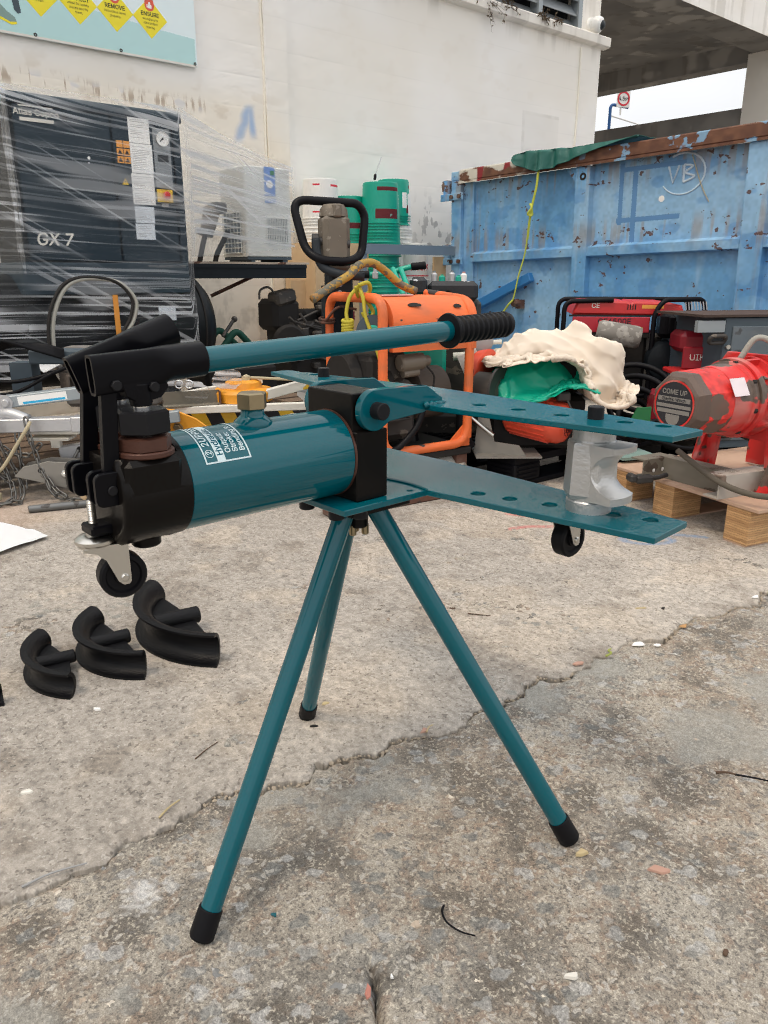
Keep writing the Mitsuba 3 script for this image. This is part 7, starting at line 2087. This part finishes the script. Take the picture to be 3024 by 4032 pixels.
for x in np.arange(0.0, L, 0.15):
    stp.append(X(prism(Polygon([(x, -0.049), (x + 0.075, -0.049), (x + 0.035, 0.049), (x - 0.04, 0.049)]).intersection(sbox(0, -1, L, 1)), 0.0252, 0.0262), F @ np.array([[1, 0, 0, 0], [0, 0, 1, 0], [0, 1, 0, 0], [0, 0, 0, 1.0]])))
part(sbm, 'black_stripe', cat(stp), 'm_ink', False)
cpx = thing('rotary_jack', 'amber plastic jack head with a lever behind the brass filler nut', 'jack')
part(cpx, 'cover', cat(lathe([(0, 0), (0, 0.15), (0.045, 0.155), (0.06, 0.145), (0.065, 0.10), (0.095, 0.092), (0.105, 0.07), (0.105, 0)], (-0.74, 4.06, 0.315), (0, 0, 1), 28)), 'm_amber', 30)
part(cpx, 'knob', lathe([(0, 0), (0, 0.025), (0.02, 0.02), (0.03, 0)], (-0.72, 4.05, 0.42), (0, 0, 1), 14), 'm_cord')
part(cpx, 'lever', boxbeam((-0.70, 4.05, 0.432), (-0.30, 4.12, 0.405), 0.012, 0.03)[0], 'm_cord', False)
ap = thing('amber_plate', 'rounded amber steel plate with a bolt beside the pump nuts', 'plate')
part(ap, 'plate', X(prism(Polygon([(-0.20, -0.06), (0.16, -0.08), (0.15, -0.03), (0.08, 0.03), (-0.02, 0.075), (-0.12, 0.085), (-0.2, 0.08)]), -0.008, 0.008, 0.002), frame((-0.99, 3.70, 0.255), az(95), vec(0, -0.3, 0.95), az(185))), 'm_amber', 30)
part(ap, 'bolt', X(cat(hexprism(0.02, 0.008, 0.03), hexprism(0.026, 0.008, 0.014)).apply_translation((-0.01, -0.02, 0)), frame((-0.99, 3.70, 0.255), az(95), vec(0, -0.3, 0.95), az(185))), 'm_brass', False)
jk = thing('clear_bag', 'crumpled clear plastic bags with metal rings under the handle socket', 'plastic bag')
for i, (x, z) in enumerate(((-1.10, 0.40), (-0.97, 0.37), (-0.80, 0.44))):
    mm = trimesh.creation.icosphere(subdivisions=3, radius=1)
    v = mm.vertices
    v = v * (1 + 0.5 * (meshkit.fbm(v * 2.5 + i * 7, 3, i) - 0.5)[:, None]) * vec(0.075, 0.05, 0.055)
    mm.vertices = v + vec(x, 3.95, z)
    part(jk, 'bag', mm, 'm_film', True)
part(jk, 'ring', cat([tube([vec(-1.03 + 0.05 * i, 3.88, 0.42) + vec(0.02 * math.cos(t), 0, 0.02 * math.sin(t)) for t in np.linspace(0, 2 * math.pi, 18, endpoint=False)], 0.004, 6, closed=True) for i in range(2)]), 'm_chrome', True)
ch2 = thing('steel_angle', 'short steel angle on the dark pallet under the handle socket', 'steel angle')
part(ch2, 'angle', cat(X(bx(0, 0.28, 0, 0.006, 0, 0.07), frame((-1.12, 3.88, 0.31), az(70), az(160))), X(bx(0, 0.28, 0.006, 0.07, 0, 0.006), frame((-1.12, 3.88, 0.31), az(70), az(160)))), 'm_beam_olive', False)
part(ch2, 'end', X(bx(0.28, 0.284, 0, 0.07, 0, 0.07), frame((-1.12, 3.88, 0.31), az(70), az(160))), 'm_rusty', False)

rod = thing('steel_rod', 'grey steel rod lying on the concrete left of the pump head', 'rod')
p, q = vec(-1.475, 3.055, 0.016), vec(-1.02, 3.24, 0.016)
part(rod, 'bar', cyl(p, q, 0.0155, n=20, ch=0.002), mat('m_rod', chipped((0.17, 0.175, 0.175), (0.08, 0.075, 0.07), 20, 0.6, (0.24, 0.22, 0.2), 0.4), 0.45, 0.6))
part(rod, 'end_face', cyl(p - (q - p) / np.linalg.norm(q - p) * 0.001, p + (q - p) / np.linalg.norm(q - p) * 0.003, 0.0130, n=20), 'm_soot')
# ---------------------------------------------------------------- bending dies
def die(c, R, a0, a1, h, label, boss_ang, boss_len):
    k = thing('bending_die', label, 'bending die', 'black cast dies on the concrete')
    a = h / 2 - 0.0055
    t = 0.0085
    n = 16
    th = np.linspace(math.pi / 2, -math.pi / 2, n)
    inner = [(R - a * math.cos(q), h / 2 + a * math.sin(q)) for q in th]
    sec = [(R, h)] + [(R, h - 0.0050)] + inner + [(R, 0.0050), (R, 0.0), (R - 0.014, 0.0)] + [(R - 0.002 - (a + t) * math.cos(q) if abs(math.cos(q)) > 0.25 else R - 0.014, h / 2 + (a + t) * math.sin(q)) for q in th[::-1] if abs(math.cos(q)) > 0.25] + [(R - 0.014, h)]
    sec = np.array(sec)
    N = 44
    ang = np.radians(np.linspace(a0, a1, N))
    S = len(sec)
    v = np.vstack([np.column_stack([c[0] + sec[:, 0] * math.cos(q), c[1] + sec[:, 0] * math.sin(q), sec[:, 1]]) for q in ang])
    f = []
    j = np.arange(S)
    w = (j + 1) % S
    for i in range(N - 1):
        f += [np.stack([i * S + j, i * S + w, (i + 1) * S + w], 1), np.stack([i * S + j, (i + 1) * S + w, (i + 1) * S + j], 1)]
    v2, f2 = trimesh.creation.triangulate_polygon(Polygon(sec).buffer(0), engine='earcut')
    caps = [trimesh.Trimesh(np.column_stack([c[0] + v2[:, 0] * math.cos(q), c[1] + v2[:, 0] * math.sin(q), v2[:, 1]]), fc, process=False) for q, fc in ((ang[0], f2), (ang[-1], f2[:, ::-1]))]
    m = cat(trimesh.Trimesh(v, np.vstack(f), process=False), caps)
    m.merge_vertices()
    m.fix_normals()
    part(k, 'groove', m, 'm_black_cast', 30)
    q = math.radians(boss_ang)
    rd = vec(math.cos(q), math.sin(q), 0)
    p0 = vec(*c, h * 0.52) + rd * (R - a - 0.004)
    p1 = p0 - rd * boss_len
    part(k, 'boss', cyl(p0, p1, h * 0.275, h * 0.26, n=32, ch=0.003), 'm_black_cast')
    # web from the boss to both ends of the arc
    pts = [(c[0] + (R - a - 0.004) * math.cos(t_), c[1] + (R - a - 0.004) * math.sin(t_)) for t_ in np.radians(np.linspace(a0 + 2, a1 - 2, 20))]
    e = p1 + rd * boss_len * 0.15
    web = Polygon(pts + [(e[0], e[1])]).buffer(0)
    part(k, 'web', prism(web, h * 0.36, h * 0.46, 0.001), 'm_black_cast', 20)
    return k


die((-0.412, 2.030), 0.292, 164, 268, 0.0885, 'largest black cast bending die, right of the row on the concrete', 213, 0.125)
die((-0.608, 1.890), 0.214, 162, 276, 0.073, 'middle sized black cast bending die between the other two', 214, 0.100)
die((-0.712, 1.785), 0.200, 166, 264, 0.0635, 'smaller black cast bending die, third from the right', 212, 0.092)
die((-0.948, 1.690), 0.150, 166, 300, 0.0500, 'black die cut off by the left edge of the picture', 230, 0.07)

# white plastic sheet at the left
def sheet_f(u, v):
    x = -1.75 + 0.49 * u
    y0 = np.interp(x, [-1.75, -1.5, -1.35, -1.26], [2.35, 2.38, 2.55, 2.722])
    y1 = np.interp(x, [-1.75, -1.5, -1.35, -1.26], [3.00, 2.88, 2.80, 2.728])
    y = y0 + (y1 - y0) * v
    P = np.column_stack([x, y, 0 * x])
    z = 0.004 + 0.020 * np.abs(meshkit.fbm(P * vec(9, 3, 1), 3, 4) - 0.5) + 0.012 * meshkit.noise(P * 3, 6)
    return np.column_stack([x, y, z])


solo('plastic_film', thick(grid_mesh(sheet_f, 50, 40), 0.001), 'm_milky', 'milky white plastic sheet lying on the concrete at the left edge', 'plastic sheet', True)

# ---------------------------------------------------------------- litter
def twig(pts, r, m, name, label, cat_):
    r_ = np.linspace(r, r * 0.6, (len(pts) - 1) * 5 + 1)
    return solo(name, tube(smooth_path(pts, 5), r_, 6), m, label, cat_, True)


twig([(0.094, 0.972, 0.002), (0.090, 0.955, 0.006), (0.096, 0.935, 0.006), (0.115, 0.92, 0.004), (0.137, 0.913, 0.003)], 0.0020, 'm_rubber', 'wire', 'bent piece of black wire on the rough concrete below the tripod', 'wire')
twig([(0.695, 1.300, 0.004), (0.735, 1.285, 0.005), (0.772, 1.268, 0.004)], 0.0022, 'm_rubber', 'wire', 'straight bit of black wire on the rough concrete at the right', 'wire')
twig([(0.660, 1.308, 0.003), (0.68, 1.304, 0.006), (0.70, 1.300, 0.003)], 0.0028, 'm_bark', 'twig', 'brown bark strip lying beside the straight black wire', 'twig')
twig([(-0.90, 1.52, 0.003), (-0.885, 1.46, 0.005), (-0.862, 1.40, 0.006), (-0.838, 1.345, 0.003)], 0.004, 'm_grey_ink', 'twig', 'grey dead stem lying on the concrete at the left edge', 'twig')
twig([(-0.41, 1.175, 0.003), (-0.398, 1.20, 0.006), (-0.385, 1.225, 0.003)], 0.0022, 'm_straw', 'straw', 'pale dry straw on the slab left of the near tripod leg', 'straw')
twig([(-0.386, 1.355, 0.002), (-0.37, 1.385, 0.003), (-0.352, 1.415, 0.002)], 0.0014, 'm_bark', 'twig', 'thin reddish twig on the slab between the dies and the tripod', 'twig')
twig([(-0.585, 1.008, 0.004), (-0.55, 1.035, 0.006), (-0.50, 1.062, 0.003)], 0.0022, 'm_grey_ink', 'straw', 'grey dry stem lying in the joint at lower left', 'straw')
twig([(0.575, 1.795, 0.003), (0.59, 1.80, 0.010), (0.588, 1.82, 0.006), (0.60, 1.835, 0.004)], 0.0030, mat('m_sprout', (0.30, 0.34, 0.07), 0.6), 'sprout', 'small yellow-green sprout growing in the joint at the right', 'plant')
twig([(0.245, 2.06, 0.002), (0.275, 2.05, 0.003), (0.31, 2.045, 0.002)], 0.0018, 'm_bark', 'twig', 'thin brown twig on the slab right of the tripod leg', 'twig')
twig([(0.092, 1.447, 0.004), (0.098, 1.462, 0.008), (0.108, 1.476, 0.004)], 0.0018, 'm_straw', 'straw', 'short pale straw in the joint behind the tripod', 'straw')


def chip(c, sx, sy, h, rot, m, name, label, cat_, seed):
    r = np.random.default_rng(seed)
    n = 7
    a = np.sort(r.uniform(0, 2 * math.pi, n))
    p = np.stack([np.cos(a) * sx * r.uniform(0.7, 1, n), np.sin(a) * sy * r.uniform(0.7, 1, n)], 1)
    pts = np.vstack([np.column_stack([p, np.zeros(n)]), np.column_stack([p * 0.9, np.full(n, h) * r.uniform(0.6, 1, n)])])
    m_ = trimesh.convex.convex_hull(pts)
    return solo(name, X(m_, frame(c, az(90 - rot), az(-rot))), m, label, cat_, False)


CH = [((0.458, 1.052, -0.002), 0.022, 0.011, 0.004, -15, 'm_pinkwood', 'wood_chip', 'pinkish chip of wood near the right tripod foot', 'wood chip'),
      ((0.905, 1.197, 0.0), 0.022, 0.012, 0.008, -50, 'm_bark', 'bark_piece', 'brown piece of bark on the rough concrete at the right edge', 'bark'),
      ((0.905, 1.170, 0.0), 0.016, 0.005, 0.006, -10, 'm_bark', 'bark_piece', 'dark splinter of bark just below the brown piece at the right edge', 'bark'),
      ((0.70, 1.135, 0.0), 0.012, 0.006, 0.005, 20, 'm_bark', 'bark_piece', 'small brown bark piece right of the pinkish chip', 'bark'),
      ((0.90, 1.05, 0.0), 0.016, 0.006, 0.005, 10, 'm_bark', 'bark_piece', 'dark brown splinter low at the right edge', 'bark'),
      ((0.50, 0.885, 0.0), 0.008, 0.005, 0.004, 50, 'm_bark', 'bark_piece', 'brown shred of bark low on the rough concrete, right of the crack', 'bark'),
      ((0.435, 0.755, 0.0), 0.012, 0.007, 0.005, -20, 'm_bark', 'bark_piece', 'brown shred of bark near the bottom edge at the right', 'bark'),
      ((0.845, 1.975, 0.002), 0.017, 0.012, 0.003, 25, 'm_dry_leaf', 'leaf', 'orange-yellow dry leaf in the joint at the right', 'leaf'),
      ((0.495, 1.755, 0.002), 0.020, 0.010, 0.004, 15, 'm_pinkwood', 'wood_chip', 'brown wood chip lying in the joint right of the tripod leg', 'wood chip'),
      ((0.685, 1.865, 0.001), 0.026, 0.011, 0.004, 12, 'm_white', 'plaster_flake', 'white flake of plaster in the joint at the right', 'plaster'),
      ((0.73, 1.86, 0.001), 0.012, 0.008, 0.003, 0, 'm_white', 'plaster_flake', 'small white flake beside the larger white flake', 'plaster'),
      ((1.14, 2.18, 0.002), 0.02, 0.009, 0.003, 20, 'm_white', 'plaster_flake', 'white scrap in the joint at the right edge', 'plaster'),
      ((0.20, 2.10, 0.0), 0.018, 0.006, 0.003, -10, 'm_bark', 'leaf', 'dry curled leaf on the slab behind the right tripod leg', 'leaf'),
      ((0.765, 2.10, 0.0), 0.022, 0.006, 0.003, 3, 'm_straw', 'wood_chip', 'long straw coloured chip on the slab at the right', 'wood chip'),
      ((0.83, 2.095, 0.0), 0.008, 0.006, 0.006, 0, 'm_soot', 'pebble', 'black pebble on the slab beside the straw coloured chip', 'pebble'),
      ((-0.655, 1.545, 0.0), 0.012, 0.007, 0.005, -30, 'm_white', 'pebble', 'white crumb on the slab below the middle die', 'pebble'),
      ((-0.685, 1.250, 0.0), 0.013, 0.009, 0.005, 15, 'm_offwhite', 'pebble', 'cream stone chip on the slab at the left', 'pebble'),
      ((-0.135, 1.57, 0.0), 0.012, 0.007, 0.003, 40, 'm_straw', 'leaf', 'tiny tan leaf on the slab left of the rear tripod foot', 'leaf'),
      ((-0.155, 1.475, 0.0), 0.011, 0.004, 0.004, 0, 'm_soot', 'bark_piece', 'short black scrap on the slab left of the tripod', 'scrap'),
      ((0.085, 1.455, 0.002), 0.013, 0.010, 0.004, 40, 'm_pinkwood', 'leaf', 'rusty brown leaf where the joint is broken behind the tripod', 'leaf'),
      ((-0.022, 0.822, 0.0), 0.006, 0.016, 0.003, 5, 'm_leaf_red', 'leaf', 'pink-red leaf stuck in the crack at the bottom', 'leaf'),
      ((0.012, 0.845, 0.0), 0.004, 0.004, 0.004, 0, 'm_white', 'pebble', 'tiny white bead right of the pink-red leaf', 'pebble'),
      ((-0.17, 0.955, 0.0), 0.008, 0.005, 0.002, 0, 'm_teal', 'paint_flake', 'teal paint flake on the rough concrete near the front foot', 'paint flake'),
      ((0.655, 1.03, 0.0), 0.008, 0.006, 0.005, 60, 'm_dry_leaf', 'pebble', 'small orange stone low at the right', 'pebble'),
      ((0.335, 1.090, -0.002), 0.018, 0.009, 0.008, 5, 'm_straw', 'wood_chip', 'tan chip just in front of the right tripod foot', 'wood chip'),
      ((0.265, 0.845, 0.0), 0.014, 0.007, 0.006, 12, 'm_offwhite', 'wood_chip', 'pale chip on the rough concrete right of the bent black wire', 'wood chip')]
for i, (c, sx, sy, h, rot, m, nm, lb, ct) in enumerate(CH):
    chip(c, sx, sy, h, rot, m, nm, lb, ct, 100 + i)

# larger aggregate showing in the worn concrete
agg, agg2 = [], []
r = np.random.default_rng(77)
ico1 = trimesh.creation.icosphere(subdivisions=1)
for i in range(1100):
    x = r.uniform(-1.5, 1.9)
    y = r.uniform(0.45, 2.2)
    ex = np.interp(x, _line[:, 0], _line[:, 1])
    if y > ex - 0.03:
        continue
    s = 0.0025 * math.exp(r.normal(0.3, 0.55))
    if s > 0.013:
        continue
    mm = ico1.copy()
    v = mm.vertices * (1 + 0.35 * r.normal(0, 1, (len(mm.vertices), 1)).clip(-1, 1)) * vec(s * r.uniform(0.8, 1.6), s * r.uniform(0.7, 1.2), s * 0.55)
    t = r.uniform(0, 6.28)
    v = v @ np.array([[math.cos(t), math.sin(t), 0], [-math.sin(t), math.cos(t), 0], [0, 0, 1]])
    P = vec(x, y, 0)[None]
    z = -0.0045 + 0.010 * (meshkit.fbm(P * 4, 3, 1) - 0.5) + 0.007 * (meshkit.fbm(P * 22, 3, 2) - 0.5) + 0.0045 * (meshkit.noise(P * 75, 5) - 0.5)
    mm.vertices = v + vec(x, y, float(np.minimum(z, 0.006)[0]) - 0.3 * s)
    (agg if r.random() < 0.6 else agg2).append(mm)
mat('m_agg_grey', chipped((0.21, 0.21, 0.205), (0.36, 0.35, 0.33), 60, 0.5, (0.1, 0.1, 0.1), 0.5), 0.8)
mat('m_agg_warm', chipped((0.40, 0.33, 0.26), (0.52, 0.47, 0.40), 60, 0.5, (0.2, 0.16, 0.12), 0.5), 0.85)
for nm, ms, mm, lb in (('aggregate', agg, 'm_agg_grey', 'grey stones of the worn concrete standing slightly proud'), ('aggregate_001', agg2, 'm_agg_warm', 'buff stones of the worn concrete standing slightly proud')):
    scene[nm] = mikit.ply(cat(ms), mm, False)
    labels[nm] = {'label': lb, 'category': 'gravel', 'kind': 'stuff'}
